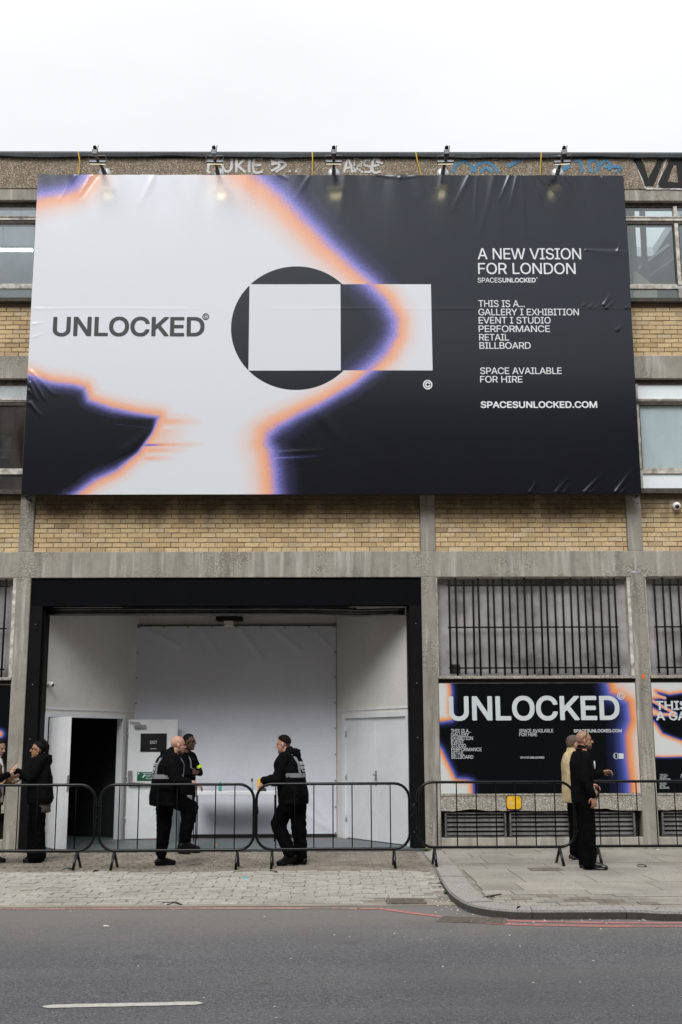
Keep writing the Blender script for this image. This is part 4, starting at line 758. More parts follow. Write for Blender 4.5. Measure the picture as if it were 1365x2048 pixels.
# pavement on the right: base, slabs, kerb stones
pav = MB()
inner = [p for p in KIN]
poly = [(p.x, p.y) for p in inner]
top = [(x, y, -0.016) for x, y in poly]+[(24.0, -0.02, -0.016), (1.75, -0.02, -0.016)]
pav.add(top, [tuple(range(len(top)))])
pav = pav.build('pavement', M_DIRT); pav['kind'] = 'structure'
def kin_y(x):
    """how far out (y) the slabs may reach at x"""
    best = None
    for a_, b_ in zip(KIN[:-1], KIN[1:]):
        if (a_.x-x)*(b_.x-x) <= 0 and abs(a_.x-b_.x) > 1e-6:
            yv = a_.y+(b_.y-a_.y)*(x-a_.x)/(b_.x-a_.x)
            best = yv if best is None else min(best, yv)
    return best
def clip_poly(P, q):
    """clip convex-ish P by the inner kerb polygon q using half-plane tests along q (approximate, q given as function)"""
    return P
def slab(x0, x1, y0, y1, name, mat, parent, gap=0.006, z=0.0):
    """y0 > y1; the kerb side follows the inner kerb curve"""
    pts = []
    n = 6
    xs_ = [x0+gap+(x1-x0-2*gap)*k/n for k in range(n+1)]
    lowers = []
    for x in xs_:
        k = kin_y(x)
        lo = y1+gap
        if k is None:
            if x < 2.5: lowers.append(None)
            else: lowers.append(lo)
        else: lowers.append(max(lo, k+gap))
    P = [(x, l) for x, l in zip(xs_, lowers) if l is not None and l < y0-gap-0.02]
    if len(P) < 2: return None
    # left edge follows the kerb where it runs along y
    L = [(p[0], p[1]) for p in P]; U = [(P[-1][0], y0-gap), (P[0][0], y0-gap)]
    pts = L+U
    m = len(pts); mb = MB()
    dz = rnd.uniform(-.003, .003); tl = rnd.uniform(-.002, .002)
    cx = sum(p[0] for p in pts)/m; cy = sum(p[1] for p in pts)/m
    lo = [(x, y_, z-.04) for x, y_ in pts]; mi_ = [(x, y_, z-.004+dz) for x, y_ in pts]
    hi = [(x+(cx-x)*.012, y_+(cy-y_)*.012, z+dz+tl*(x-cx)) for x, y_ in pts]
    fs = [tuple(range(2*m, 3*m))]
    for k in range(m):
        l = (k+1) % m; fs += [(k, l, m+l, m+k), (m+k, m+l, 2*m+l, 2*m+k)]
    mb.add(lo+mi_+hi, fs)
    return mb.build(name, mat, parent)
rows = [(-0.06, -0.62), (-0.62, -1.24), (-1.24, -2.05), (-2.05, -2.78), (-2.78, -3.52), (-3.52, -4.30), (-4.30, -5.05), (-5.05, -5.42)]
for ri, (ya, yb) in enumerate(rows):
    x = 1.62 + (0, .0, .0, .0)[ri % 4]
    first = True
    while x < 9.5:
        w = rnd.choice([0.60, 0.72, 0.84, 0.9]) if not first else rnd.choice([0.45, 0.7, 0.55])
        if ri == len(rows)-1: w *= 0.7
        slab(x, x+w, ya, yb, 'slab', M_SLAB, pav)
        x += w; first = False
# run of small bricks between the slabs and the kerb
count = 0
for r_ in range(6):
    ya = -5.44-r_*0.205; x = 1.62+(r_ % 2)*.1; 
    while x < 7.0:
        w = 0.205 if (r_ % 2) else 0.205
        if x < 3.25:
            o = slab(x, x+w, ya, ya-.2, 'brick', M_PAVER if rnd.random() < .35 else M_SLAB, pav, gap=.004)
            count += 1 if o else 0; x += w
        else:
            o = slab(x, x+0.62, ya, ya-.2, 'slab', M_SLAB, pav); x += .62
# kerb stones
lens = [0.9, 0.9, 0.9, 0.85, 0.6, 0.9, 0.9, 0.9] + [0.92]*30
s0 = 0.0; li = 0
while s0 < acc[-1]-0.05 and li < len(lens) and s0 < 22:
    s1 = s0+lens[li]; li += 1
    sa, sb = s0+.003, min(s1-.003, acc[-1]-.01)
    arcs = [sa]+[a_ for a_ in acc if sa+.02 < a_ < sb-.02]+[sb]
    def on(L, s_):
        for i_ in range(len(acc)-1):
            if acc[i_] <= s_ <= acc[i_+1]: return L[i_].lerp(L[i_+1], (s_-acc[i_])/max(1e-9, acc[i_+1]-acc[i_]))
        return L[-1]
    if sb > sa+.1:
        m = len(arcs); vs = []
        zz = rnd.uniform(-.003, .003)
        for s_ in arcs:
            p, q = on(KL, s_), on(KIN, s_)
            d = (q-p).normalized()
            vs += [(p.x, p.y, -.19), (p.x, p.y, -0.018), (p.x+d.x*.018, p.y+d.y*.018, zz+.003), (q.x, q.y, zz+.003), (q.x, q.y, -.19)]
        fs = []
        for k in range(m-1):
            for c in range(5):
                e = (c+1) % 5; fs.append((k*5+c, (k+1)*5+c, (k+1)*5+e, k*5+e))
        fs += [tuple(range(4, -1, -1)), tuple((m-1)*5+c for c in range(5))]
        MB().add(vs, fs).build('kerb_stone', M_KERB, pav, recalc=True)
    s0 = s1

# painted lines
def ribbon_ground(name, pts, w, z, mat, parent=None):
    L = smooth_line(pts, 0.15); A = offset_line(L, w/2); B = offset_line(L, -w/2)
    mb = MB(); vs = [(p.x, p.y, z) for p in A]+[(p.x, p.y, z) for p in B]; n = len(A)
    mb.add(vs, [(k, n+k, n+k+1, k+1) for k in range(n-1)])
    return mb.build(name, mat, parent)
road_o = bpy.data.objects['road']
o1 = ribbon_ground('painted_line', [(0.3, -5.86), gr(760, 1818, ZR), gr(820, 1826, ZR), gr(885, 1834, ZR), gr(950, 1840, ZR), gr(1010, 1842, ZR), gr(1100, 1844, ZR), (3.4, -6.93), (8, -7.0), (24, -7.1)], 0.10, ZR+.004, M_REDLINE, road_o)
o1['label'] = 'red parking line nearer the kerb'
o2 = ribbon_ground('painted_line', [gr(960, 1846, ZR), gr(1020, 1849, ZR), gr(1100, 1851, ZR), (3.3, -7.13), (8, -7.2), (24, -7.3)], 0.10, ZR+.004, M_REDLINE, road_o)
o2['label'] = 'second red parking line further from the kerb'
o3 = ribbon_ground('painted_line', [(-14, -5.70), (-3.5, -5.72), (-1.6, -5.74), (0.0, -5.80), (0.30, -5.86)], 0.13, ZR+.004, M_REDFADE, road_o)
o3['label'] = 'faded red line along the crossover'
xa, ya = gr(86, 2014, ZR); xb, yb = gr(405, 2007, ZR)
wl = MB(); nseg = 24
va = []; vb = []
for k in range(nseg+1):
    t = k/nseg; x = xa+(xb-xa)*t; y = ya+(yb-ya)*t; e = min(1, min(t, 1-t)*nseg/1.2+.35)
    va.append((x, y+.05*e+rnd.uniform(-.004, .004), ZR+.004)); vb.append((x, y-.05*e+rnd.uniform(-.004, .004), ZR+.004))
wl.add(va+vb, [(k, nseg+1+k, nseg+2+k, k+1) for k in range(nseg)])
o = wl.build('painted_line', M_WHITELINE, road_o); o['label'] = 'white centre line dash'
for dx in (-6.2, -3.1+0.0, 3.1, 6.2, 9.3):
    if abs(dx+3.1) < .1 or abs(dx-3.1) < .1: pass
    if dx in (-3.1, 3.1): continue
    c = copy_to(o, road_o, (dx, 0, 0))
    

def grate(name, label, cx, cy, w, d, z, rz, diag, cat='drain grate', nb=9):
    t = thing(name, label, cat, (cx, cy, z), rz)
    MB().box(-w/2, w/2, -d/2, d/2, -.03, -.012).build('pit', M_RUST, t)
    f = MB(); e = .028
    f.box(-w/2, w/2, -d/2, -d/2+e, -.03, .004); f.box(-w/2, w/2, d/2-e, d/2, -.03, .004)
    f.box(-w/2, -w/2+e, -d/2+e, d/2-e, -.03, .004); f.box(w/2-e, w/2, -d/2+e, d/2-e, -.03, .004); f.box(-.012, .012, -d/2+e, d/2-e, -.03, .003)
    f.build('frame', M_IRON, t)
    b = MB(); half = w/2-e
    for side in (-1, 1):
        x0 = -half if side < 0 else .012; x1 = -.012 if side < 0 else half
        for k in range(nb):
            yc = -d/2+e+(k+.5)*(d-2*e)/nb; sk = diag*side*.05
            T = Matrix.Translation(((x0+x1)/2, yc, 0)) @ Matrix.Rotation(sk*4, 4, 'Z')
            L = (x1-x0)/2/math.cos(sk*4)*.97
            b.box(-L, L, -(d-2*e)/nb*.31, (d-2*e)/nb*.31, -.028, .0035, T=T)
    bo = b.build('grate_bars', M_IRON, t); bo['kind'] = 'stuff'
    return t
gx, gy = gr(813, 1806, ZR); grate('drain_grate', 'iron drain grate set in the gutter left of the kerb corner', gx, gy+.03, .42, .36, -.066, 0, 1)
gx, gy = gr(945, 1841, ZR); grate('drain_grate', 'wide iron road grating crossed by the red line at the kerb corner', gx, gy, .66, .36, ZR+.005, R(-14), -1)
gx, gy = gr(1091, 1739, 0)
t = thing('inspection_cover', 'small rectangular iron inspection cover set in the pavement slabs', 'cover', (gx, gy, .004), 0)
MB().box(-.21, .21, -.17, .17, -.02, .002).build('frame', M_IRON, t)
kn = MB()
for i in range(9):
    for j in range(5):
        if rnd.random() < .85: kn.box(-.17+i*.04-.012, -.17+i*.04+.012, -.12+j*.055-.018, -.12+j*.055+.018, .002, .007)
k_ = kn.build('raised_pattern', M_PAVER, t); k_['kind'] = 'stuff'

# ================================================================== THE BUILDING
B = thing('concrete_warehouse', 'concrete framed building with buff brick panels behind the big hoarding', 'building', (0, 0, 0))
ZT = 11.70
# columns
CX = [(-12.2, -11.95), (-8.35, -8.10), (-5.035, -4.80), (1.487, 1.733), (4.87, 5.115), (8.25, 8.50), (11.65, 11.9)]
for i, (x0, x1) in enumerate(CX):
    MB().bbox(x0, x1, 0.0, 0.34, -0.2, 4.25, .008).build('column', M_COLN, B)
    MB().bbox(x0+.002, x1-.002, 0.004, 0.34, 4.672, 5.62, .008).build('column', M_COLN, B)
MB().bbox(-14, 14, 0.002, 0.36, 4.25, 4.672, .008).build('beam', M_CONC, B)
MB().bbox(-14, 14, 0.002, 0.36, 7.605, 8.005, .008).build('beam', M_CONC, B)
para = MB().bbox(-14, 14, -0.012, 0.30, 11.03, 11.60, .006).build('parapet', M_PARA, B)
MB().bbox(-14, 14, 0.002, 0.30, 10.82, 11.03, .006).build('beam', M_CONC, B)
cp = MB()   # sagging felt coping
n = 140; xs_ = [-14+28*k/n for k in range(n+1)]
vs = []
for k, x in enumerate(xs_):
    w_ = 0.010*math.sin(x*1.7)+0.008*math.sin(x*4.3+1)+.006*rnd.uniform(-1, 1)
    vs += [(x, -.075, 11.60+w_), (x, -.085, 11.655+w_*.4), (x, -.06, 11.70), (x, .40, 11.72), (x, .40, 11.60)]
fs = []
for k in range(n):
    for c in range(5):
        e = (c+1) % 5; fs.append((k*5+c, k*5+e, (k+1)*5+e, (k+1)*5+c))
cp.add(vs, fs).build('coping', M_FLASH, B, recalc=True)
# shell that closes the volume
sh = MB()
sh.box(-14, -5.9, 0.36, 8, 11.3, 11.5); sh.box(6.6, 14, 0.36, 8, 11.3, 11.5); sh.box(-5.9, 4.6, 0.36, 8, 11.3, 11.5); sh.box(4.6, 6.6, 3.4, 8, 11.3, 11.5)
sh.box(-14, 14, 7.8, 8, -.2, 11.3); sh.box(-14, -13.8, .36, 7.8, -.2, 11.3); sh.box(13.8, 14, .36, 7.8, -.2, 11.3)
sh.box(-13.8, 13.8, .36, 7.8, 4.45, 4.6)
sh.build('shell', M_ROOMGREY, B)

# ---- brick panels
BW, BH = 0.2385, 0.0795
def brick_mesh(w, seed=0):
    r = random.Random(seed*7+int(w*1000)); j = lambda: r.uniform(-.0022, .0022)
    c = 0.004; h = BH-.011; mb = MB()
    vs = [(0, 0, 0), (w, 0, 0), (w, 0, h), (0, 0, h)]
    front = [(c+j(), -.014+j(), c+j()), (w-c+j(), -.014+j(), c+j()), (w-c+j(), -.014+j(), h-c+j()), (c+j(), -.014+j(), h-c+j())]
    mid = [(x+j()*.6, -.011, z+j()*.6) for x, _, z in vs]
    mb.add(vs+mid+front, [(8, 9, 10, 11)]+[(k, (k+1) % 4, 4+(k+1) % 4, 4+k) for k in range(4)]+[(4+k, 4+(k+1) % 4, 8+(k+1) % 4, 8+k) for k in range(4)])
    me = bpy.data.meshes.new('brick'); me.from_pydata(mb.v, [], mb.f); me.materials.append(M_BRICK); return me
BM = [brick_mesh(BW-.010, i) for i in range(7)]
def brick_panel(x0, x1, z0, z1, Yf=0.055, singles=False):
    p = bx('brick_panel', M_MORTAR, B, x0, x1, Yf, Yf+.2, z0, z1)
    rest = MB(); rr = []
    z = z0+.003; row = 0; n1 = 0
    while z+BH-.011 <= z1+.001:
        x = x0+.004-(BW/2+.03 if row % 2 else 0.03)+rnd.uniform(-.008, .008)
        while x < x1-.02:
            a_, b_ = max(x, x0+.004), min(x+BW-.010, x1-.004)
            if b_-a_ > .03:
                full = (b_-a_) > BW-.0105
                dy = rnd.uniform(-.004, .003); dz = rnd.uniform(-.0015, .0015)
                if singles and n1 < 298:
                    me = rnd.choice(BM) if full else brick_mesh(b_-a_, row)
                    o = bpy.data.objects.new('brick', me); COL.objects.link(o); o.parent = p
                    o.location = (a_, Yf+dy, z+dz); o.rotation_euler = (0, rnd.uniform(-.004, .004), rnd.uniform(-.006, .006)); n1 += 1
                else:
                    me = rnd.choice(BM); k = (b_-a_)/(BW-.01)
                    rest.add([(a_+v.co.x*k, Yf+dy+v.co.y, z+dz+v.co.z) for v in me.vertices], [tuple(q.vertices) for q in me.polygons]); rr += [rnd.random()]*len(me.vertices)
            x += BW
        z += BH; row += 1
    if rest.v:
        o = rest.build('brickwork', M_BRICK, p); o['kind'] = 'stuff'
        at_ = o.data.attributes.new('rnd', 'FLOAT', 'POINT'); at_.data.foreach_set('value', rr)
    return p
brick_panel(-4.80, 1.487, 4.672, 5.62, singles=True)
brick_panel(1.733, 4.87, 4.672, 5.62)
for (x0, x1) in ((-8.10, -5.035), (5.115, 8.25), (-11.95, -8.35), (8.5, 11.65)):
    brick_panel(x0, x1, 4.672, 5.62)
for (x0, x1) in ((-14, -4.5), (4.4, 14)):
    brick_panel(x0, x1, 8.005, 8.945)
bx('wall_backing', M_MORTAR, B, -4.5, 4.4, .1, .25, 5.62, 7.6)
bx('wall_backing', M_MORTAR, B, -4.5, 4.4, .1, .25, 8.005, 10.82)

# ---- strip windows: zones (zlow, zhigh) with stacked panes
def strip_window(x0, x1, zs, mull, lower, Y=0.10, side_open=True):
    """zs: sill0, sill1, low pane top, rail top, glass top, rail2 top, top pane top, head"""
    s0, s1, lp, r1, g1, r2, tp, hd = zs
    w = empty('window', (0, 0, 0), 0, B)
    f = MB()
    f.box(x0, x1, Y-.17, Y+.06, s0, s1, 1)                     # sill
    f.box(x0, x1, Y-.02, Y+.05, lp, r1, 0)
    f.box(x0, x1, Y-.02, Y+.05, g1+.03, r2, 0)
    f.box(x0, x1, Y-.01, Y+.12, g1-.035, g1+.03, 1)
    f.box(x0, x1, Y-.01, Y+.15, tp, hd, 1)
    f.box(x0, x1, Y-.035, Y-.02, r2-.018, r2, 0)
    for m in mull:
        f.box(m-.030, m+.030, Y-.04, Y+.05, s1, lp, 0); f.box(m-.030, m+.030, Y-.04, Y+.05, r1, g1-.035, 0); f.box(m-.030, m+.030, Y-.04, Y+.05, r2, tp, 0)
        for sgn in (-1, 1):
            f.box(m+sgn*.030-(.022 if sgn < 0 else 0), m+sgn*.030+(.022 if sgn > 0 else 0), Y-.015, Y+.03, r1, g1-.035, 1)
    f.box(x0, x1, Y-.012, Y+.02, r1, r1+.022, 0)
    f.build('frame', [M_FRAMEP, M_FRAMED], w)
    ms = sorted([x0]+list(mull)+[x1])
    for a_, b_ in zip(ms[:-1], ms[1:]):
        for (za, zb, mat) in ((s1, lp, lower[0]), (r1, g1-.035, lower[1]), (r2, tp, lower[2])):
            if b_-a_ > .12: bx('pane', mat, w, a_+.030, b_-.030, Y+.012, Y+.018, za, zb)
    return w
ZU = (8.945, 9.01, 9.235, 9.30, 10.46, 10.56, 10.745, 10.82)
ZL = (5.62, 5.70, 5.985, 6.06, 7.20, 7.27, 7.525, 7.605)
strip_window(-14, -4.55, ZU, [-12.4, -10.7, -9.0, -7.3, -5.005], (M_GLASS, M_GLASS, M_GLASS))
strip_window(4.55, 14, ZU, [5.12, 6.02, 7.7, 9.4, 11.2], (M_GLASSR, M_GLASSR, M_GLASSR))
strip_window(-14, -4.55, ZL, [-12.4, -10.7, -9.0, -7.3, -5.005], (M_GLASS, M_GLASS, M_PANELW))
strip_window(4.55, 14, ZL, [5.16, 7.7, 9.4, 11.2], (M_BLIND, M_GLASS, M_BLIND))
# rooms behind the glass
def room(name, x0, x1, y0, y1, z0, z1, mat, ceil=True):
    m = MB(); t_ = .04
    m.box(x0, x1, y1, y1+t_, z0, z1); m.box(x0-t_, x0, y0, y1, z0, z1); m.box(x1, x1+t_, y0, y1, z0, z1)
    m.box(x0, x1, y0, y1, z0-t_, z0)
    if ceil: m.box(x0, x1, y0, y1, z1, z1+t_)
    return m.build(name, mat, B)
room('room_wall', -13.5, -4.3, .38, 5.5, 8.95, 11.0, M_ROOMGREY)
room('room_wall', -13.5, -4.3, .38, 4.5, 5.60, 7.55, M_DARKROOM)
room('room_wall', 4.5, 13.5, .25, 0.9, 5.60, 7.55, M_BLIND)
bx('window_blind', M_BLIND, B, 4.5, 13.5, .152, .16, 5.99, 7.30)
# stairwell on the right: open to the sky through a glazed roof with beams
sw = MB()
sw.box(4.55, 4.6, .38, 3.3, 8.95, 11.3); sw.box(6.9, 6.95, .38, 3.3, 8.95, 10.2); sw.box(4.55, 6.95, .38, 3.3, 8.9, 8.95)
sw.box(4.6, 5.55, 3.3, 3.4, 8.95, 10.1); sw.box(5.95, 6.95, 3.3, 3.4, 8.95, 9.6)
sw.build('room_wall', M_ROOMGREY, B)
be = MB()
for (p, q) in (((4.7, .5, 10.45), (5.6, 2.2, 10.9)), ((5.25, 1.2, 9.5), (5.33, 1.3, 11.2)), ((4.65, 1.6, 9.35), (6.4, 1.7, 10.75)), ((5.7, 1.0, 9.2), (5.72, 1.0, 11.2)), ((4.65, 1.0, 9.0), (6.4, 1.1, 10.3))):
    be.tube([p, q], .055, 4, smooth=False)
be.tube([(5.44, .9, 8.95), (5.44, .9, 11.2)], .11, 4, smooth=False)
be.build('stair_beam', M_ROOMBEAM, B)
bd = MB(); T = Matrix.Translation((5.42, .45, 8.96)) @ Matrix.Rotation(R(8), 4, 'X')
bd.add([tuple(T @ Vector(v)) for v in [(-.10, 0, 0), (.30, 0, 0), (.30, 0, .42), (-.06, 0, .72), (-.10, 0, .70), (-.10, .03, 0), (.30, .03, 0), (.30, .03, .42), (-.06, .03, .72), (-.10, .03, .70)]],
       [(0, 1, 2, 3, 4), (9, 8, 7, 6, 5), (0, 5, 6, 1), (1, 6, 7, 2), (2, 7, 8, 3), (3, 8, 9, 4), (4, 9, 5, 0)])
bdo = bd.build('board', M_BOARD); tag(bdo, 'tan triangular board leaning inside the right hand upper window', 'board')
# strip light seen through the upper left window
xa, za = at(10, 500, 1.3); xb, zb = at(66, 502, 1.3)
t = thing('ceiling_light', 'lit white strip light seen through the upper left window', 'light', ((xa+xb)/2, 1.3, za))
MB().box(-.9, (xb-xa)/2, -.03, .03, -.018, .018).build('tube', M_TUBE, t)
MB().box(-.9, (xb-xa)/2, -.05, .05, .018, .05).tube([(-.3, 0, .05), (-.3, 0, .5)], .004, 5).build('housing', M_PLASTW, t)
al = bpy.data.lights.new('tube_light', 'AREA'); al.shape = 'RECTANGLE'; al.size = 1.4; al.size_y = .06; al.energy = 28; al.color = (.93, .97, 1.0)
alo = bpy.data.objects.new('tube_light', al); COL.objects.link(alo); alo.parent = t; alo.location = (-.3, 0, -.03)

# ---- ground floor bays with bars, ledge, poster boards, vents
def bay(x0, x1, nvents=2, hole=False):
    b = empty('bay', (0, 0, 0), 0, B)
    r = MB()
    r.box(x0, x1, .17, .20, 2.66, 4.25)
    r.build('grey_board', M_GREYBOARD, b)
    rev = MB(); rev.box(x0, x0+.012, .012, .17, 2.66, 4.25); rev.box(x1-.05, x1, .012, .17, 2.66, 4.25); rev.box(x0+.012, x1-.05, .03, .17, 4.235, 4.25)
    rev.build('reveal', M_FRAMEP, b)
    MB().bbox(x0, x1, -.035, .2, 2.615, 2.66, .006).build('ledge', M_LEDGE, b)
    MB().bbox(x0, x1, .03, .2, 2.55, 2.615, .004).build('ledge', M_DARKGAP, b)
    bx('wall_backing', M_PLINTH, b, x0, x1, .03, .25, .80, 2.55)
    # ledge under the poster, with a crumbled lower edge
    f = MB(); n = 60
    vs = []
    for k in range(n+1):
        x = x0+(x1-x0)*k/n; lo = .575+(.03*max(0, math.sin(x*3.1+1))**6+.012*rnd.random()*(1 if math.sin(x*5) > .2 else .2))
        vs += [(x, 0.0, lo), (x, 0.0, .815), (x, .2, .815), (x, .2, lo)]
    fs = []
    for k in range(n):
        for c in range(4):
            e = (c+1) % 4; fs.append((k*4+c, (k+1)*4+c, (k+1)*4+e, k*4+e))
    f.add(vs, fs); f.build('ledge', M_LEDGE, b, recalc=True)
    bx('ledge_cap', M_LEDGE, b, x0, x1, -.012, .028, .812, .838)
    bx('recess', M_DARKGAP, b, x0, x1, .19, .22, .16, .60)
    MB().bbox(x0, x1, -.004, .25, -.19, .175, .01).build('plinth', M_PLINTH, b)
    # vents
    w = (x1-x0-.12)/nvents
    for k in range(nvents):
        v = empty('vent', (0, 0, 0), 0, B)
        a_, b_ = x0+.06+k*w, x0+.06+(k+1)*w-.05
        fr = MB(); fr.box(a_, b_, .04, .15, .180, .195); fr.box(a_, b_, .04, .15, .535, .555)
        fr.box(a_, a_+.03, .03, .15, .195, .535); fr.box(b_-.03, b_, .03, .15, .195, .535)
        fr.build('frame', M_VENT, v)
        sl_ = None
        for q in range(5):
            T = Matrix.Translation(((a_+b_)/2, .085, .235+q*.068)) @ Matrix.Rotation(R(-38), 4, 'X')
            L = (b_-a_)/2-.032
            if sl_ is None:
                sl_ = MB().bbox(-L, L, -.004, .004, -.030, .030, .002).build('slat', M_VENT, v); sl_.matrix_local = T; s_ = sl_
            else:
                s_ = copy_to(sl_, v); s_.matrix_local = T
    return b
def grille(x0, x1, n=23, drop=0):
    """row of security bars in front of the grey boards"""
    g = empty('window_grille', (0, 0, 0), 0, B)
    pitch = (x1-x0)/(n-1)
    mL = MB().tube([(0, 0, 2.70), (0, 0, 4.21)], .0165, 8).build('bar', M_BAR, g)
    mL.location = (x0, .045, 0)
    mS = MB().tube([(0, 0, 2.665), (0, 0, 4.245)], .0165, 8)
    first = None
    for k in range(1, n):
        long_ = (k % 3 == 1)
        if long_:
            if first is None: first = mS.build('bar', M_BAR, g); o = first
            else: o = copy_to(first, g)
        else: o = copy_to(mL, g)
        o.location = (x0+k*pitch+rnd.uniform(-.006, .006), .045, rnd.uniform(-.012, .004) if not long_ else 0)
        o.rotation_euler = (0, rnd.uniform(-.004, .004), 0)
    for z in (2.79, 3.44, 4.12):
        MB().box(x0-.03, x1+.03, .0630, .070, z-.012, z+.012).build('rail', M_BAR, g)
    return g
BAYS = [(-11.95, -8.35), (-8.10, -5.035), (1.733, 4.87), (5.115, 8.25), (8.50, 11.65)]
for (x0, x1) in BAYS: bay(x0, x1, 2 if x0 != 1.733 else 3)
grille(1.94, 4.63, 23)
grille(5.27, 8.05, 23)
grille(-7.95, -5.20, 23)
hx, hz = at(911, 1337, .165)
MB().box(hx-.075, hx+.075, .155, .168, hz-.075, hz+.065).build('hole', M_DARKGAP, B)
bx('board_joint', M_FRAMEP, B, *(lambda q: (q-.012, q+.012))(at(1065, 1250, .165)[0]), .160, .168, 2.66, 4.20)

# paint marks on the concrete
def strokes(name, mat, P, w, Y=-.018, label=None, plane=0.0, joinw=None):
    mb = MB()
    for pl in P:
        pts = [Vector((at(px, py, plane)[0], 0, at(px, py, plane)[1])) for px, py in pl]
        # resample smooth
        L = []
        for i in range(len(pts)-1):
            p0 = pts[max(i-1, 0)]; p1 = pts[i]; p2 = pts[i+1]; p3 = pts[min(i+2, len(pts)-1)]
            for k in range(5):
                t_ = k/5; L.append(0.5*((2*p1)+(p2-p0)*t_+(2*p0-5*p1+4*p2-p3)*t_*t_+(-p0+3*p1-3*p2+p3)*t_**3))
        L.append(pts[-1])
        vs = []
        for i, p in enumerate(L):
            d = (L[min(i+1, len(L)-1)]-L[max(i-1, 0)]); d = d.normalized() if d.length > 1e-6 else Vector((1, 0, 0))
            nn = Vector((-d.z, 0, d.x)); ww = w/2*(1+.15*math.sin(i*1.3))
            yo = Y-.0006*len(mb.v)/40
            vs += [(p.x+nn.x*ww, yo, p.z+nn.z*ww), (p.x-nn.x*ww, yo, p.z-nn.z*ww)]
        mb.add(vs, [(2*i, 2*i+1, 2*i+3, 2*i+2) for i in range(len(L)-1)])
    o = mb.build(name, mat, B)
    if label: o['label'] = label
    return o
strokes('graffiti', M_SPWHITE, [
    [(419, 318), (416, 345)], [(420, 318), (433, 322), (436, 334), (428, 345), (416, 346)],                 # D
    [(445, 318), (447, 338), (455, 344), (463, 338), (464, 318)],                                                   # U
    [(474, 318), (473, 346)], [(490, 320), (475, 333)], [(476, 332), (492, 346)],                                   # K
    [(500, 318), (499, 346)],
    [(526, 318), (509, 320), (509, 345), (526, 344)], [(510, 332), (523, 331)],                                     # E
    [(542, 322), (560, 332), (543, 343)], [(550, 318), (572, 330), (552, 345)], [(543, 330), (568, 324)], [(578, 343), (582, 344)], [(591, 343), (595, 344)]],
    .045, label='white scrawled word along the parapet')
strokes('graffiti', M_SPWHITE, [
    [(688, 346), (697, 320), (706, 346)], [(691, 337), (704, 336)],
    [(711, 346), (710, 320), (722, 322), (722, 332), (711, 334), (726, 346)],
    [(741, 321), (731, 322), (730, 331), (742, 335), (741, 344), (729, 345)],
    [(761, 322), (747, 321), (747, 345), (762, 344)], [(748, 333), (759, 331)], [(752, 324), (766, 328)]],
    .042, label='white sprayed word ARSE')
strokes('graffiti', M_SPBLUE, [
    [(906, 346), (912, 331), (928, 324), (942, 332), (945, 346)], [(948, 345), (955, 330), (972, 326), (988, 334), (996, 346)], [(962, 346), (972, 336), (984, 346)],
    [(1014, 331), (1028, 327), (1041, 318)], [(1016, 334), (1043, 321)],
    [(1112, 346), (1118, 330), (1130, 324), (1138, 333), (1128, 340)], [(1120, 346), (1140, 326)], [(1148, 322), (1160, 325), (1163, 346)],
    [(1180, 346), (1178, 326), (1190, 322), (1198, 333), (1188, 346)], [(1200, 330), (1212, 322), (1220, 332), (1206, 336)], [(1216, 340), (1228, 334), (1242, 337), (1232, 346)]],
    .055, label='blue sprayed bubble letters')
strokes('graffiti', M_SPWHITE, [[(1256, 316), (1268, 319), (1291, 377)], [(1281, 315), (1300, 362), (1318, 316)], [(1313, 378), (1333, 318)], [(1291, 378), (1365, 379)], [(1338, 318), (1365, 317)]],
    .03, Y=-.016, label='white outline of large letters')
strokes('graffiti', M_SPBLACK, [[(1266, 322), (1276, 322), (1296, 372)], [(1299, 371), (1322, 319)], [(1322, 373), (1346, 320)], [(1342, 323), (1366, 325)], [(1320, 370), (1366, 372)], [(1359, 322), (1362, 372)]],
    .115, Y=-.021, label='large black letters V and A')
strokes('graffiti', M_SPFADE, [[(1186, 1112), (1192, 1138), (1215, 1147), (1235, 1132), (1240, 1108)], [(1195, 1108), (1225, 1104), (1250, 1112), (1262, 1135), (1285, 1145), (1305, 1125), (1300, 1108), (1280, 1103), (1262, 1112)]],
    .16, Y=-.008, label='pale ghost of a scrubbed tag')
strokes('graffiti', M_ORANGE, [[(1284, 1353), (1290, 1353)]], .07, Y=-.006, label='orange paint spot')

# ================================================================== THE ENTRANCE RECESS
A_ = empty('entrance_recess', (0, 0, 0), 0, B)
bx('fascia_board', M_BLACKPANEL, B, -4.80, 1.487, .035, .24, 3.80, 4.25)
jm = MB(); jm.box(-4.80, -4.60, .03, .12, -.02, 3.80); jm.box(-4.70, -4.57, .12, .42, -.02, 3.80)
jm.build('door_jamb', M_BLACKSTEEL, B)
jm = MB(); jm.box(1.29, 1.487, .03, .12, -.02, 3.80); jm.box(1.265, 1.40, .12, .42, -.02, 3.80)
jm.build('door_jamb', M_BLACKSTEEL, B)
bl = MB()
for sx_ in (-4.70, 1.39):
    for z in (3.5, 2.55, 1.7, .9): bl.lathe([(0, -.004), (.007, -.003), (.007, 0)], 8, Matrix.Translation((sx_, .027, z)) @ Matrix.Rotation(R(-90), 4, 'X'))
bl.build('bolts', M_STEEL, B)
# underside of the lifted roller shutter
st = MB()
for k, (z, y, r_) in enumerate(((3.70, .30, .022), (3.735, .33, .02), (3.775, .31, .024))):
    pts = []
    for q in range(30):
        x = -4.56+q*(5.80/29); sag = -.03*math.exp(-((x-.35)/.5)**2)*(1 if k == 0 else .6)-.012*(x > .4)
        pts.append((x, y, z+sag))
    st.tube(pts, r_, 8)
st.box(-4.57, .45, .34, .5, 3.69, 3.80)
st.build('roller_shutter', M_GREYMETAL, B)
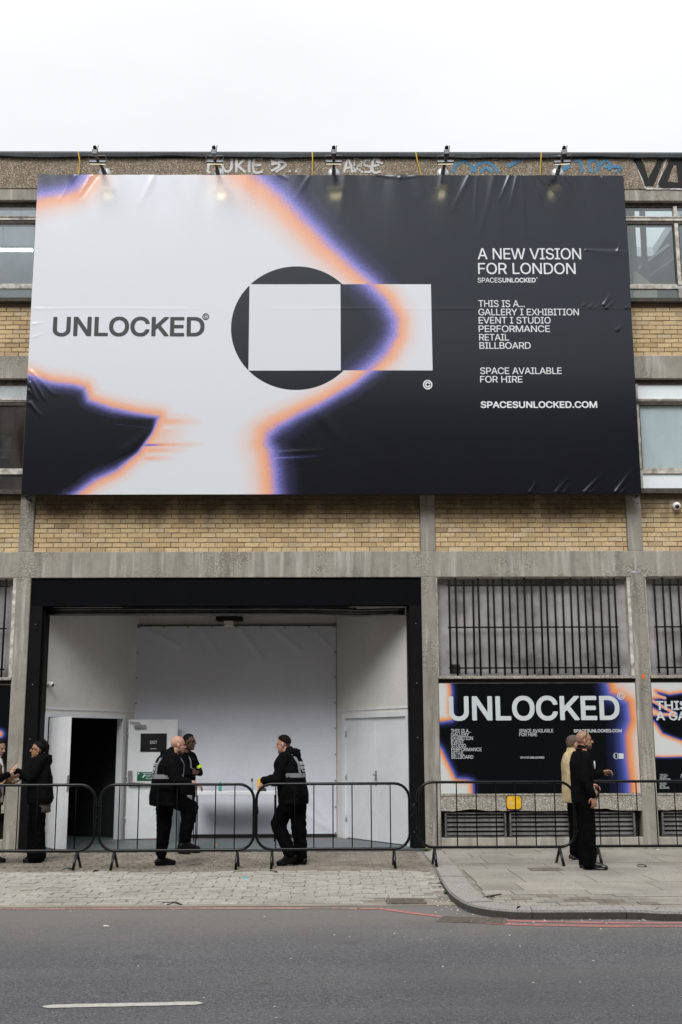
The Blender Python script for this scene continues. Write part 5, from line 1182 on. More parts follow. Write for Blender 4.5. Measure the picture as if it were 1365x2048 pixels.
# walls: left splay, back, right splay
LA, LB = Vector((-4.585, .42, 0)), Vector((-3.42, 2.42, 0))
RA, RB = Vector((1.275, .42, 0)), Vector((.145, 2.34, 0))
WT = 4.0
def wall_frame(a, b):
    d = (b-a).normalized(); L = (b-a).length
    n = Vector((d.y, -d.x, 0)) if True else None
    T = Matrix(((d.x, -d.y, 0, a.x), (d.y, d.x, 0, a.y), (0, 0, 1, 0), (0, 0, 0, 1)))   # local x along the wall, local y to its left
    return T, L
TL, LL = wall_frame(LA, LB)     # left splay; its left side (+y local) is outside the recess
TR, LR = wall_frame(RA, RB)
FZ = .018
back = MB()
back.box(LB.x, RB.x, 2.42, 2.50, 0, WT)
back.build('recess_wall', M_WALLW, A_)
# left wall with a double doorway
d0, d1, dh = .05, 1.93, 2.075
lw = MB()
lw.box(-.35, d0, 0, .1, 0, WT, T=TL); lw.box(d1, LL+.02, 0, .1, 0, WT, T=TL); lw.box(d0, d1, 0, .1, dh, WT, T=TL)
lw.build('recess_wall', M_WALLW, A_)
fr = MB()
fr.box(d0-.06, d0+.02, -.022, .11, 0, dh+.05, T=TL); fr.box(d1-.02, d1+.06, -.022, .11, 0, dh+.05, T=TL); fr.box(d0+.02, d1-.02, -.022, .11, dh-.02, dh+.05, T=TL)
fr.box(-.3, LL, -.012, 0, dh+.10, dh+.13, T=TL)
fr.build('door_frame', M_DOOR, A_)
dr = MB()
c0 = TL @ Vector((d0, .1, 0)); c1 = TL @ Vector((d1, .1, 0))
dr.box(-.6, 2.8, .11, .13, -.1, 2.9, T=TL @ Matrix.Translation((0, 0, 0))) if False else None
# dark room beyond the doorway
rm = MB()
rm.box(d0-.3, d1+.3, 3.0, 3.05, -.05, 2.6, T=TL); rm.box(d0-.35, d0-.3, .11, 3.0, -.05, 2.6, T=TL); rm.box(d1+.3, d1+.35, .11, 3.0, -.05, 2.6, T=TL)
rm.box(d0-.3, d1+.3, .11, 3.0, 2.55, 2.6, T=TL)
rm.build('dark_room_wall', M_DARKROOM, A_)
flr = MB().box(d0-.3, d1+.3, .05, 3.0, -.05, .012, T=TL); flr.build('recess_floor', M_FLOORG, A_)
# right wall with the closed double door
e0, e1 = .03, 1.98
rw = MB()
rw.box(-.35, e0, -.1, 0, 0, WT, T=TR); rw.box(e1, LR+.02, -.1, 0, 0, WT, T=TR); rw.box(e0, e1, -.1, 0, dh, WT, T=TR)
rw.build('recess_wall', M_WALLW, A_)
fr = MB()
fr.box(e0-.06, e0+.03, -.11, .02, 0, dh+.05, T=TR); fr.box(e1-.03, e1+.06, -.11, .02, 0, dh+.05, T=TR); fr.box(e0+.03, e1-.03, -.11, .02, dh-.03, dh+.05, T=TR)
fr.box(-.3, LR, 0, .012, dh+.10, dh+.13, T=TR)
fr.build('door_frame', M_DOOR, A_)
mid = (e0+e1)/2
def right_leaf(a, b, hinge):
    lf = MB().bbox(a+.004, b-.004, -.06, -.014, .03, dh-.035, .003, T=TR).build('door', M_DOOR, B)
    for z in (.35, 1.05, 1.78): MB().tube([tuple(TR @ Vector((hinge, .002, z-.05))), tuple(TR @ Vector((hinge, .002, z+.05)))], .010, 8).build('hinge', M_STEEL, lf)
    return lf
rl1 = right_leaf(e0+.03, mid, e0+.035); rl2 = right_leaf(mid, e1-.03, e1-.035)
hd = MB(); hx_ = mid
hd.box(hx_-.030, hx_+.018, -.016, -.006, .93, 1.17, T=TR)
hd.tube([tuple(TR @ Vector((hx_-.01, -.006, 1.10))), tuple(TR @ Vector((hx_-.01, .05, 1.10))), tuple(TR @ Vector((hx_-.13, .052, 1.10)))], .011, 8)
hd.lathe([(0, .02), (.022, .016), (.024, 0)], 12, TR @ Matrix.Translation((hx_-.008, -.006, .98)) @ Matrix.Rotation(R(-90), 4, 'X'))
hd.build('handle', M_ALUM, rl1)
# floor of the recess and threshold
fl = MB(); P = [LA+Vector((-.2, -.40, 0)), RA+Vector((.2, -.40, 0)), RA+Vector((.2, 0, 0)), RB+Vector((0.1, .2, 0)), LB+Vector((-.1, .1, 0)), LA+Vector((-.2, 0, 0))]
fl.add([(p.x, p.y, FZ) for p in P]+[(p.x, p.y, -.1) for p in P], [(0, 1, 2, 3, 4, 5)]+[(k, k+6, (k+1) % 6+6, (k+1) % 6) for k in range(6)])
fl.build('recess_floor', M_FLOORG, A_, recalc=True)
MB().bbox(-4.80, 1.487, -.022, .02, -.03, FZ+.004, .003).build('threshold', M_FLASH, A_)
tp = MB(); pts = [(-3.2, 1.95), (-1.5, 1.80), (0.0, 1.83), (.42, 2.0-.2)]
Lt = smooth_line(pts, .2); Aa = offset_line(Lt, .016); Bb = offset_line(Lt, -.016)
tp.add([(p.x, p.y, FZ+.004) for p in Aa]+[(p.x, p.y, FZ+.004) for p in Bb], [(k, len(Aa)+k, len(Aa)+k+1, k+1) for k in range(len(Aa)-1)])
tp.build('floor_tape', M_PINK, A_)
# ceiling of the recess, behind the fascia
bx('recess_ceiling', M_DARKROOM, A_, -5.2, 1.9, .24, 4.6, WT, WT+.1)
bx('plinth_gap', M_DARKGAP, A_, -3.40, .10, 2.30, 2.42, FZ, .075)
# open left leaf, swung out towards the street
hp = Vector((-4.50, .50)); fe = Vector((-4.03, -.19))
def door_leaf(name, a, b, z0=.03, z1=2.04, th=.044):
    d = (b-a); L = d.length; ang = math.atan2(d.y, d.x)
    o = MB().bbox(0, L, -th/2, th/2, z0, z1, .003).build(name, M_DOOR, B)
    o.location = (a.x, a.y, 0); o.rotation_euler = (0, 0, ang)
    return o, L
dl, L1 = door_leaf('door', hp, fe)
dl['label'] = 'left leaf swung open towards the street'
eg = MB().box(L1+.0005, L1+.003, -.016, .016, .9, 1.15); eg.build('latch_plate', M_ALUM, dl)
dr_, L2 = door_leaf('door', Vector((-3.50, 2.02)), Vector((-2.655, 2.10)))
dr_['label'] = 'right leaf folded back against the banner with a push bar'
for z in (.35, 1.05, 1.78): MB().tube([(-.006, -.03, z-.05), (-.006, -.03, z+.05)], .010, 8).build('hinge', M_STEEL, dr_)
pb = MB()
pb.box(.02, .085, -.075, -.022, .93, 1.17); pb.box(.75, .81, -.075, -.022, .93, 1.12)
pb.tube([(.05, -.085, .955), (.78, -.085, .955)], .018, 10)
pb.build('push_bar', M_ALUM, dr_)
cl = MB(); cl.box(.10, .30, -.075, -.022, 1.90, 1.95); cl.tube([(.2, -.05, 1.95), (.19, -.05, 1.985), (.02, -.06, 2.0)], .008, 6)
cl.build('door_closer', M_ALUM, dr_)
md = dr_.matrix_basis.copy()
def on_door(o):
    o.matrix_basis = md.copy(); return o
# EXIT notice
sx0, sx1, sz0, sz1 = .215, .665, 1.49, 1.80
Tdoor = Matrix.Translation((-3.50, 2.02, 0)) @ Matrix.Rotation(math.atan2(.08, .845), 4, 'Z')
es = thing('exit_sign', 'square black EXIT notice on the folded back door', 'sign', (-3.50, 2.02, 0), math.atan2(.08, .845))
bx('panel', M_BLACKSIGN, es, sx0, sx1, -.034, -.0225, sz0, sz1)
lettering('EXIT', 0, .38, .50, 1.625, 1.675, -.0355, M_WHITE, es)
lettering('SPACESUNLOCKED', 1, .385, .495, 1.535, 1.547, -.0355, M_WHITE, es)
ps = thing('push_bar_sign', 'green push bar to open sign above the door bar', 'sign', (-3.50, 2.02, 0), math.atan2(.08, .845))
bx('panel', M_GREEN, ps, .175, .55, -.0335, -.0225, 1.00, 1.145)
lettering('Push bar', 0, .30, .50, 1.070, 1.104, -.035, M_WHITE, ps)
lettering('to open', 0, .325, .50, 1.020, 1.054, -.035, M_WHITE, ps)
ar = MB(); ar.box(.27, .54, -.036, -.0345, 1.118, 1.126); ar.add([(.19, -.0355, 1.10), (.215, -.0355, 1.12), (.19, -.0355, 1.14)], [(0, 1, 2)])
ar.add([(.26, -.0355, 1.05), (.285, -.0355, 1.05), (.315, -.0355, 1.10), (.29, -.0355, 1.10)], [(0, 1, 2, 3)])
ar.build('arrow', M_WHITE, ps)

# white banner on the back wall
def ban_disp(X, Z):
    D = .004*np.sin(X*2.1+Z*1.3)
    for (x, z, x2, z2, s_, a_) in [(-3.3, 3.66, -2.7, 3.35, .05, .012), (-2.3, 3.66, -2.0, 3.2, .05, .011), (-1.6, 3.66, -1.2, 3.1, .06, .013), (-1.0, 3.66, -.5, 3.25, .05, .010), (-.5, .9, -.02, .25, .06, .013), (-.7, .6, 0.0, .15, .05, .012), (-.25, 3.6, .05, 3.3, .05, .01)]:
        P = [(x, z), (x2, z2)]; d, _ = seg_dist(X, Z, P); D = D+a_*np.exp(-(d/s_)**2)
    D = D+.006*np.exp(-((Z-1.60)/.012)**2)*.6
    return D
bn = thing('banner', 'plain white eyeleted sheet hung across the back wall of the entrance', 'banner', (0, 0, 0))
bo = grid_mesh('sheet', -3.46, .125, .065, 3.705, 150, 150, 2.36, ban_disp, {}, M_BANNER, bn)
ey = MB()
for k in range(9):
    ey.lathe([(.006, 0), (.013, .004), (.015, 0)], 8, Matrix.Translation((-3.42+k*.436, 2.345, 3.68)) @ Matrix.Rotation(R(90), 4, 'X'))
    z_ = 3.68-k*.45
    for x_ in (-3.44, .105): ey.lathe([(.006, 0), (.013, .004), (.015, 0)], 8, Matrix.Translation((x_, 2.345, max(.09, z_))) @ Matrix.Rotation(R(90), 4, 'X'))
ey.build('eyelets', M_IRON, bn)
MB().tube([(-3.46, 2.352, 3.705), (.125, 2.352, 3.705)], .008, 6).build('hem', M_GREYMETAL, bn)
# fixtures above the banner
x_, z_ = at(459, 1238, 2.1)
lt = thing('air_curtain', 'black housing with a small white box above the banner', 'fixture', (x_, 2.2, z_))
MB().bbox(-.24, .24, -.1, .1, -.03, .05, .006).build('housing', M_PLASTB, lt)
MB().bbox(-.09, .07, -.13, .05, -.125, -.032, .005).build('box', M_PLASTW, lt)
# small white cameras
def cctv(loc, ang, label, s=1.0):
    t_ = thing('security_camera', label, 'camera', loc, ang)
    m = MB(); X90 = Matrix.Rotation(R(90), 4, 'X')
    m.lathe([(.055*s, 0), (.055*s, .02*s), (.045*s, .035*s), (.0, .035*s)], 20, X90); m.build('mount', M_PLASTW, t_)
    b_ = MB(); T = Matrix.Translation((0, -.065*s, -.012*s)) @ Matrix.Rotation(R(18), 4, 'X')
    prof = [(0.0, .058)]+[(.058*math.sin(a), .058*math.cos(a)) for a in [i*math.pi/12 for i in range(1, 12)]]+[(0, -.058)]
    b_.lathe([(r*s, z*s) for r, z in prof], 20, T); b_.build('ball', M_PLASTW, t_)
    l_ = MB(); T2 = Matrix.Translation((0, -.118*s, -.03*s)) @ Matrix.Rotation(R(108), 4, 'X')
    l_.lathe([(0, .004*s), (.030*s, 0), (.032*s, -.015*s)], 16, T2); l_.build('lens', M_PLASTB, t_)
    return t_
x_, z_ = at(1354, 1011, .0); cctv((x_, .045, z_), R(-8), 'white ball camera on the brick wall right of the hoarding', 1.15)
p = TL @ Vector((.04, -.02, 2.58)); cctv((p.x, p.y, p.z), R(60), 'small white camera inside the left edge of the entrance', .85)
# chain of the roller shutter
ch = MB()
pa = Vector((at(791, 1212, .9)[0], .9, at(791, 1212, .9)[1])); pb_ = Vector((at(814, 1370, .55)[0], .55, at(814, 1370, .55)[1]))
nl = 60
for k in range(nl):
    p = pa.lerp(pb_, k/nl); p.z -= .06*math.sin(math.pi*k/nl)
    T = Matrix.Translation(p) @ Matrix.Rotation(R(90*(k % 2)), 4, 'Z')
    pts = [tuple(T @ Vector((.007*math.cos(a), 0, .016*math.sin(a)))) for a in [i*math.pi/3 for i in range(6)]]
    ch.tube(pts, .0022, 4, closed=True)
co_ = ch.build('chain', M_STEEL); tag(co_, 'thin steel pull chain hanging at the right of the entrance', 'chain')

# counter in the recess with bottles on it
tb = thing('counter', 'white topped counter standing in front of the banner', 'table', (-1.55, 1.75, FZ))
MB().bbox(-.78, .66, -.28, .30, .755, .815, .006).build('tabletop', M_DOOR, tb)
for lx in (-.72, .63):
    for ly in (-.25, .26): MB().tube([(lx, ly, 0), (lx, ly, .755)], .009, 8).build('leg', M_BLACKSTEEL, tb)
bx('cabinet', M_FLOORG, None, -2.82, -2.54, 1.5, 1.85, FZ, .62)
tag(bpy.data.objects['cabinet'], 'grey green box cabinet standing left of the counter', 'cabinet')
CT = FZ+.815
def bottle(x, y, prof, mats, label, name='bottle'):
    t_ = thing(name, label, 'bottle', (x, y, CT))
    for nm, pr, m in mats: MB().lathe(pr, 14).build(nm, m, t_)
    return t_
x_ = at(505, 1570, 1.7)[0]
bottle(x_, 1.62, None, [('body', [(0, 0), (.022, 0), (.023, .05), (.022, .15), (.014, .165)], M_PANELW), ('cap', [(.018, .150), (.018, .205), (0, .207)], M_PLASTB), ('label_band', [(.0235, .01), (.0235, .05)], M_CYAN)], 'slim spray bottle with a black cap on the counter')
x_ = at(519, 1570, 1.7)[0]
bottle(x_, 1.66, None, [('body', [(0, 0), (.033, 0), (.034, .02), (.034, .17), (.030, .175)], M_YELLOW), ('lid', [(.030, .175), (.026, .20), (0, .201)], M_YELLOW)], 'yellow drinks can beside the slim bottle', 'can')
x_ = at(441, 1570, 1.7)[0]
M_GRGLASS = plain('green_glass', (0.05, 0.42, 0.32), 0.15)
bottle(x_, 1.70, None, [('body', [(0, 0), (.026, 0), (.026, .10), (.012, .13), (.012, .155)], M_GRGLASS)], 'small green bottle alone at the middle of the counter')
kx = at(527, 1578, 1.7)[0]
kb = MB().bbox(kx-.08, kx+.06, 1.55, 1.62, CT, CT+.03, .004).bbox(kx+.0, kx+.05, 1.56, 1.61, CT+.03, CT+.055, .004).build('radio', M_PLASTB); tag(kb, 'small black radio lying next to the yellow can', 'radio')

# ================================================================== THE BIG HOARDING
BX0, BX1, BZ0, BZ1, BY = -4.932, 5.040, 5.545, 11.108, -0.35
def bb(px, py): return at(px, py, BY)
WHITE = (0.70, 0.72, 0.765); ORANGE = (0.84, 0.40, 0.22); BLUE = (0.25, 0.24, 0.68); DARK = (0.0050, 0.0056, 0.0088)
ridges = [  # (x0,y0,x1,y1) in the photograph's hoarding, width m, height m
    (940, 350, 905, 420, .05, .012), (955, 352, 950, 440, .035, .010), (1020, 350, 1000, 400, .025, .018), (1035, 350, 1018, 420, .03, .012), (1060, 350, 1085, 410, .035, .016), (1075, 350, 1115, 395, .03, .012),
    (1130, 352, 1150, 380, .03, .013), (1150, 352, 1175, 385, .025, .012), (1205, 355, 1225, 390, .03, .014), (885, 350, 875, 400, .04, .008), (1045, 350, 1050, 470, .05, .008), (990, 350, 960, 470, .06, .007),
    (755, 350, 800, 356, .03, .012), (800, 356, 850, 350, .03, .012), (620, 352, 590, 400, .05, .007), (310, 350, 280, 410, .06, .009), (150, 352, 120, 400, .04, .010), (183, 352, 160, 390, .025, .014), (195, 352, 165, 395, .025, -.010),
    (560, 350, 575, 358, .03, .010), (690, 350, 680, 440, .07, .006), (800, 350, 850, 450, .07, .006), (1165, 350, 1195, 430, .05, .009), (1110, 350, 1160, 440, .05, .007),
    (1060, 985, 1075, 962, .025, .012), (1112, 985, 1135, 958, .03, .012), (1128, 985, 1140, 970, .02, .010), (1170, 984, 1200, 953, .03, .016), (1180, 986, 1192, 976, .02, .010), (1232, 984, 1260, 946, .03, .020), (1242, 986, 1254, 974, .02, .012),
    (1208, 610, 1222, 588, .03, .016), (1213, 616, 1232, 600, .025, .010), (1166, 612, 1176, 604, .02, .010), (1180, 614, 1190, 604, .02, .010), (1192, 614, 1200, 606, .02, .008), (1235, 660, 1245, 650, .03, .010),
    (62, 752, 90, 800, .025, .014), (60, 765, 75, 800, .025, .014), (64, 745, 110, 790, .035, .010), (58, 780, 68, 795, .02, .012), (60, 805, 82, 832, .025, .010), (60, 740, 80, 760, .03, .010), (66, 648, 90, 645, .02, .008), (72, 617, 110, 619, .02, .003), (66, 675, 84, 668, .02, .007),
    (1172, 500, 1236, 502, .020, .014), (1236, 502, 1246, 480, .03, .012), (1253, 615, 1262, 614, .02, .010), (250, 900, 320, 850, .10, .004), (640, 830, 700, 900, .12, .004), (560, 905, 650, 900, .03, .006)]
RID = [(bb(a, b), bb(c, d), s_, h_) for a, b, c, d, s_, h_ in ridges]
seam = bb(600, 617)[1]
def bdisp(X, Z):
    D = .006*np.sin(X*1.3+.5)*np.sin((Z-BZ0)/(BZ1-BZ0)*math.pi)
    D = D + .005*np.sin(X*7.1+1.2*np.sin(Z*1.1))*np.exp(-((BZ1-Z)/.7)**2) + .0035*np.sin(X*15+2*Z)*np.exp(-((BZ1-Z)/.35)**2)
    for P, Q, s_, h_ in RID:
        x0, x1 = min(P[0], Q[0])-.35, max(P[0], Q[0])+.35
        d, _ = seg_dist(X, Z, [P, Q])
        # taper towards the far end
        L = math.hypot(Q[0]-P[0], Q[1]-P[1]); t_ = np.clip(((X-P[0])*(Q[0]-P[0])+(Z-P[1])*(Q[1]-P[1]))/L**2, 0, 1)
        D = D + .62*h_*np.exp(-(d/(s_*.8))**2)*(1-.8*t_)
    D = D + .0016*np.exp(-((Z-seam-.004*np.sin(X*3))/.018)**2)
    D = D + .006*np.tanh((bb(1200, 501)[1]-Z)/.02)*np.exp(-((X-bb(1215, 500)[0])/.30)**2)*np.exp(-((Z-bb(1200, 501)[1])/.12)**2)
    return np.maximum(D, -.003)
TL_ = [bb(*p) for p in [(-500, 470), (60, 400), (81, 396), (123, 389), (153, 380), (172, 364), (181, 349), (184, 100), (-500, 100)]]
RD_ = [bb(*p) for p in [(300, 170), (440, 290), (506, 349), (560, 392), (605, 437), (655, 490), (700, 530), (742, 567), (775, 600), (797, 640), (795, 672), (775, 708), (745, 737), (705, 768), (656, 797), (590, 831), (553, 851), (534, 868), (530, 888), (538, 902), (543, 936), (547, 983), (556, 1500), (1900, 1500), (1900, -300), (300, -300)]]
LD_ = [bb(*p) for p in [(-400, 735), (61, 749), (103, 763), (150, 769), (171, 775), (180, 799), (226, 815), (270, 825), (320, 832), (306, 865), (277, 906), (236, 941), (190, 963), (150, 992), (-60, 1120), (-400, 1300)]]
mpp = (bb(700, 600)[0]-bb(600, 600)[0])/100.0     # metres per pixel
def tfield(X, Z):
    # wobble
    wob = .02*np.sin(X*9+Z*4)+.015*np.sin(X*4-Z*11)
    # halo widths change along the shape
    zr = (Z-BZ0)/(BZ1-BZ0)
    wr_o = mpp*(30+34*np.clip((zr-.40)/.5, 0, 1)); wr_i = mpp*(26+24*np.clip((zr-.35)/.6, 0, 1)+16*np.clip((.22-zr)/.1, 0, 1)); wr_o = wr_o+mpp*12*np.clip((.30-zr)/.1, 0, 1)
    low = zr < .2
    a = region_field(X, Z, RD_, 1.0, 1.0)
    tr = np.where(a > 0, a/wr_o, a/wr_i)
    # blurred smear to the right of the lower bulge
    b = region_field(X, Z, TL_, mpp*42, mpp*44)
    c = region_field(X, Z, LD_, 1.0, 1.0)
    cx_, cz_ = bb(323, 870)
    right_side = X > bb(200, 900)[0]+ (bb(290, 900)[0]-bb(200, 900)[0])*np.clip((Z-bb(0, 985)[1])/(bb(0, 900)[1]-bb(0, 985)[1]), 0, 1)
    sg = lambda v: 1/(1+np.exp(-np.clip(v, -30, 30)))
    k_ = sg((bb(300, 838)[1]-Z)/(mpp*6))*sg((Z-bb(200, 938)[1])/(mpp*14))*sg((X-bb(238, 900)[0])/(mpp*12))
    wl_o = mpp*22+0*X; wl_i = mpp*(20-15*k_)
    tl = np.where(c > 0, c/wl_o, c/wl_i)
    # orange streaks flung right of the notch
    sx_ = (X-bb(305, 880)[0])/(bb(405, 880)[0]-bb(305, 880)[0])
    sz_ = 0
    for py, h, amp, ln in ((872, 30, .84, .70), (843, 13, .97, .95), (862, 10, .88, .75), (889, 7, 1.0, .98), (890, 4, 1.25, .45), (900, 9, .93, .7), (916, 8, .85, .5), (830, 5, .8, .8)):
        z_ = bb(350, py)[1]; sz_ = np.maximum(sz_, amp*np.exp(-((Z-z_)/(mpp*h*1.35))**2)*np.clip(1-sx_/(ln*1.15), 0, 1)**.33*(sx_ > -.15))
    t_ = np.minimum(np.minimum(tr, b), tl)
    t_ = np.where((c > 0), np.minimum(t_, 2.2-sz_*2.05), t_)
    # streaks in the dark left part
    for (xa, ya, xb, yb, amp, wd) in ((229, 848, 305, 857, .75, 2.2), (245, 834, 312, 836, .5, 4), (225, 875, 300, 892, .35, 6), (232, 860, 300, 868, .28, 8)):
        P, Q = bb(xa, ya), bb(xb, yb); d, _ = seg_dist(X, Z, [P, Q]); t_ = np.where(c < 0, np.maximum(t_, -2.2+1.9*amp*np.exp(-(d/(mpp*wd))**2)), t_)
    # soft smears flung left of the lower bulge
    for (xa, ya, xb, yb, amp, wd) in ((545, 842, 505, 842, .8, 9), (530, 868, 482, 870, .95, 16), (535, 888, 500, 890, .9, 8), (540, 908, 496, 910, .95, 10), (545, 935, 505, 936, .9, 14), (545, 965, 500, 966, .95, 14)):
        P, Q = bb(xa, ya), bb(xb, yb); u = np.clip((P[0]-X)/(P[0]-Q[0]), 0, 1.6)
        pr = amp*np.exp(-((Z-P[1])/(mpp*wd))**2)*np.clip(1-u/1.5, 0, 1)**.5*(X < P[0]+mpp*30)
        t_ = np.where(a > 0, np.minimum(t_, 2.2-2.0*pr), t_)
    # blue and grey streaks in the dark right part
    for (xa, ya, xb, yb, amp, wd) in ((540, 917, 655, 911, 1.28, 5), (555, 936, 612, 938, 1.05, 14), (555, 975, 610, 978, 1.1, 12), (600, 890, 700, 880, .5, 8), (585, 902, 690, 890, .62, 4), (560, 925, 670, 905, .7, 6), (560, 960, 620, 950, .6, 16)):
        P, Q = bb(xa, ya), bb(xb, yb); d, _ = seg_dist(X, Z, [P, Q])
        L = Q[0]-P[0]; u = np.clip((X-P[0])/L, 0, 1)
        t_ = np.where((a < 0), np.maximum(t_, -2.2+1.75*amp*np.exp(-(d/(mpp*wd))**2)*(1-.6*u)), t_)
    # slow cloudiness
    return np.clip(t_+wob*.5, -2.4, 2.4)
def tbox(X, Z):
    a = region_field(X, Z, RD_, 1.0, 1.0)      # inverted inside the right hand box
    P = -a
    return np.clip(np.where(P > 0, P/(mpp*34), P/(mpp*44)), -2.4, 2.4)
ccx, ccz = bb(593, 655); crad = (bb(593, 655)[0]-bb(462.5, 655)[0])
x500, zt_ = bb(499.5, 568.5); x682, zb_ = bb(682, 741); x864 = bb(864, 655)[0]
M_ART = art_mat('hoarding_print', WHITE, ORANGE, BLUE, DARK, 0.26, 0.19, (ccx, ccz, crad, (x500, x682, zb_, zt_), (x682, x864, zb_, zt_)), spec=0.70)
H = thing('hoarding', 'huge black and white printed hoarding wrapped over the upper storeys', 'billboard', (0, 0, 0))
grid_mesh('printed_front', BX0, BX1, BZ0, BZ1, 560, 312, BY, bdisp, {'halo': tfield, 'halo_box': tbox}, M_ART, H)
sd_ = MB()
M_WRAP = plain('black_vinyl_edge', (0.012, 0.013, 0.016), 0.45, var=0.3, bump=0.3, bscale=20)
M_WRAPW = plain('white_vinyl_edge', (0.6, 0.6, 0.62), 0.45)
sd_.box(BX0, BX0+.02, BY+.004, -.03, BZ0, BZ1); sd_.box(BX1-.02, BX1, BY+.004, -.03, BZ0, BZ1)
sd_.box(BX0+.02, BX1-.02, BY+.004, -.03, BZ1-.02, BZ1); sd_.box(BX0+.02, BX1-.02, BY+.004, BY+.10, BZ0, BZ0+.02)
sd_.build('fabric_edge', M_WRAP, H)
fb = MB()
for x in np.linspace(BX0+.1, BX1-.1, 9): fb.box(x-.03, x+.03, -.30, -.24, BZ0+.03, BZ1-.03)
fb.box(BX0+.05, BX1-.05, -.235, -.18, BZ0+.04, BZ0+.10); fb.box(BX0+.05, BX1-.05, -.235, -.18, BZ1-.16, BZ1-.10)
for x in np.linspace(BX0+.5, BX1-.5, 9): fb.box(x-.04, x+.04, -.175, .0, BZ0+.05, BZ0+.09)
fb.build('frame', M_GREYMETAL, H)
rope = MB()
for px in (57, 1270):
    x_, z_ = at(px, 1000, -.1)
    rope.tube([(x_-.1, -.12, z_+.13), (x_, -.14, z_-.02), (x_+.05, -.10, z_-.06), (x_+.02, -.05, z_+.02)], .018, 6)
rope.build('corner_rope', M_STEEL, H)
BO = .004
def L_(s, w, a, b, t_, u): return letter_px(s, w, a, b, t_, u, BY, M_WHITE, H, bdisp, BO)
letter_px('UNLOCKED', 1, 105.5, 409, 633.5, 673, BY, M_DARKPRINT, H, bdisp, BO)
letter_px('©', 0, 405, 418.5, 626.5, 640, BY, M_DARKPRINT, H, bdisp, BO)
L_('A NEW VISION', 0, 956, 1163, 496.5, 518.5); L_('FOR LONDON', 0, 957, 1152, 526, 548)
L_('SPACES', 0, 956, 1004, 555.5, 565); L_('UNLOCKED', 1, 1005.5, 1072, 555.5, 565); L_('©', 0, 1072.5, 1076, 554.5, 557.5)
L_('THIS IS A...', 0, 957.5, 1050, 600.5, 614); L_('GALLERY I EXHIBITION', 0, 957.5, 1158.5, 617.5, 630.5)
L_('EVENT I STUDIO', 0, 958, 1102, 634, 647); L_('PERFORMANCE', 0, 958, 1100.5, 651, 664); L_('RETAIL', 0, 959, 1018.5, 668, 681); L_('BILLBOARD', 0, 959.5, 1062, 684.5, 697.5)
L_('SPACE AVAILABLE', 0, 961, 1124, 735, 748); L_('FOR HIRE', 0, 961, 1045.5, 752, 765)
L_('SPACESUNLOCKED.COM', 1, 962, 1195, 802.5, 816)
L_('©', 1, 846.5, 865.5, 760, 779)

# ================================================================== POSTERS ON THE GROUND FLOOR
PWHITE = (0.60, 0.62, 0.62); PORANGE = (0.78, 0.28, 0.07); PBLUE = (0.085, 0.12, 0.46); PDARK = (0.0035, 0.004, 0.005)
M_POST = art_mat('poster_print', PWHITE, PORANGE, PBLUE, PDARK, 0.02, 0.32, spec=0.15)
M_PWHITE = plain('poster_white', (0.56, 0.60, 0.62), 0.4, var=0.03)
PY = 0.012
def pp(px, py): return at(px, py, PY)
def poster(name, label, x0, x1, z0, z1, field, nx=150):
    t_ = thing(name, label, 'poster', (0, 0, 0))
    bx('board', M_WRAP, t_, x0, x1, PY+.002, PY+.018, z0, z1)
    grid_mesh('print', x0, x1, z0, z1, nx, int(nx*(z1-z0)/(x1-x0)), PY, None, {'halo': field}, M_POST, t_)
    return t_
dk1 = [pp(*p) for p in [(896, 1000), (900, 1360), (903, 1385), (901, 1415), (904, 1440), (884, 1443), (780, 1443), (780, 1455), (872, 1484), (884, 1500), (896, 1525), (912, 1558), (935, 1560), (944, 1563), (946, 1590), (946, 1950), (1264, 1950), (1262, 1570), (1255, 1520), (1252, 1470), (1262, 1440), (1258, 1405), (1240, 1392), (1222, 1385), (1216, 1360), (1216, 1000)]]
m2 = (pp(1000, 1500)[0]-pp(900, 1500)[0])/100.0
def f1(X, Z):
    a = region_field(X, Z, dk1, 1.0, 1.0)
    rt = np.clip((X-pp(1150, 1450)[0])/.5, 0, 1)
    t_ = np.where(a > 0, a/(m2*(10+12*rt)), a/(m2*(12+24*rt)))
    return np.clip(t_, -2.4, 2.4)
pz0 = .842; pz1 = 2.545
P1 = poster('poster', 'black UNLOCKED poster under the full barred window', 1.740, 4.862, pz0, pz1, f1, 220)
M_SIGN2 = M_PWHITE
def W_(s, w, a, b, t_, u, par=P1): return letter_px(s, w, a, b, t_, u, PY, M_PWHITE, par, None, .003)
W_('UNLOCKED', 1, 898.5, 1240.5, 1391.5, 1441)
W_('©', 0, 1235, 1250.5, 1384, 1399.5)
for i, s_ in enumerate(['THIS IS A...', 'GALLERY', 'EXHIBITION', 'EVENT', 'STUDIO', 'PERFORMANCE', 'RETAIL', 'BILLBOARD']):
    wd = [40, 36, 43.5, 25.5, 29.5, 60.5, 25.5, 43.5][i]
    W_(s_, 0, 902.5+i*.15, 902.5+i*.15+wd, 1458+i*7.5, 1464.8+i*7.5)
W_('SPACE AVAILABLE', 0, 1039, 1107, 1458, 1464.8); W_('FOR HIRE', 0, 1039, 1075, 1465.5, 1472.3)
W_('SPACESUNLOCKED.COM', 1, 1148, 1244, 1458.3, 1464.8)
W_('SPACES', 0, 1041, 1059.5, 1513, 1517); W_('UNLOCKED', 1, 1060.5, 1089, 1513, 1517)
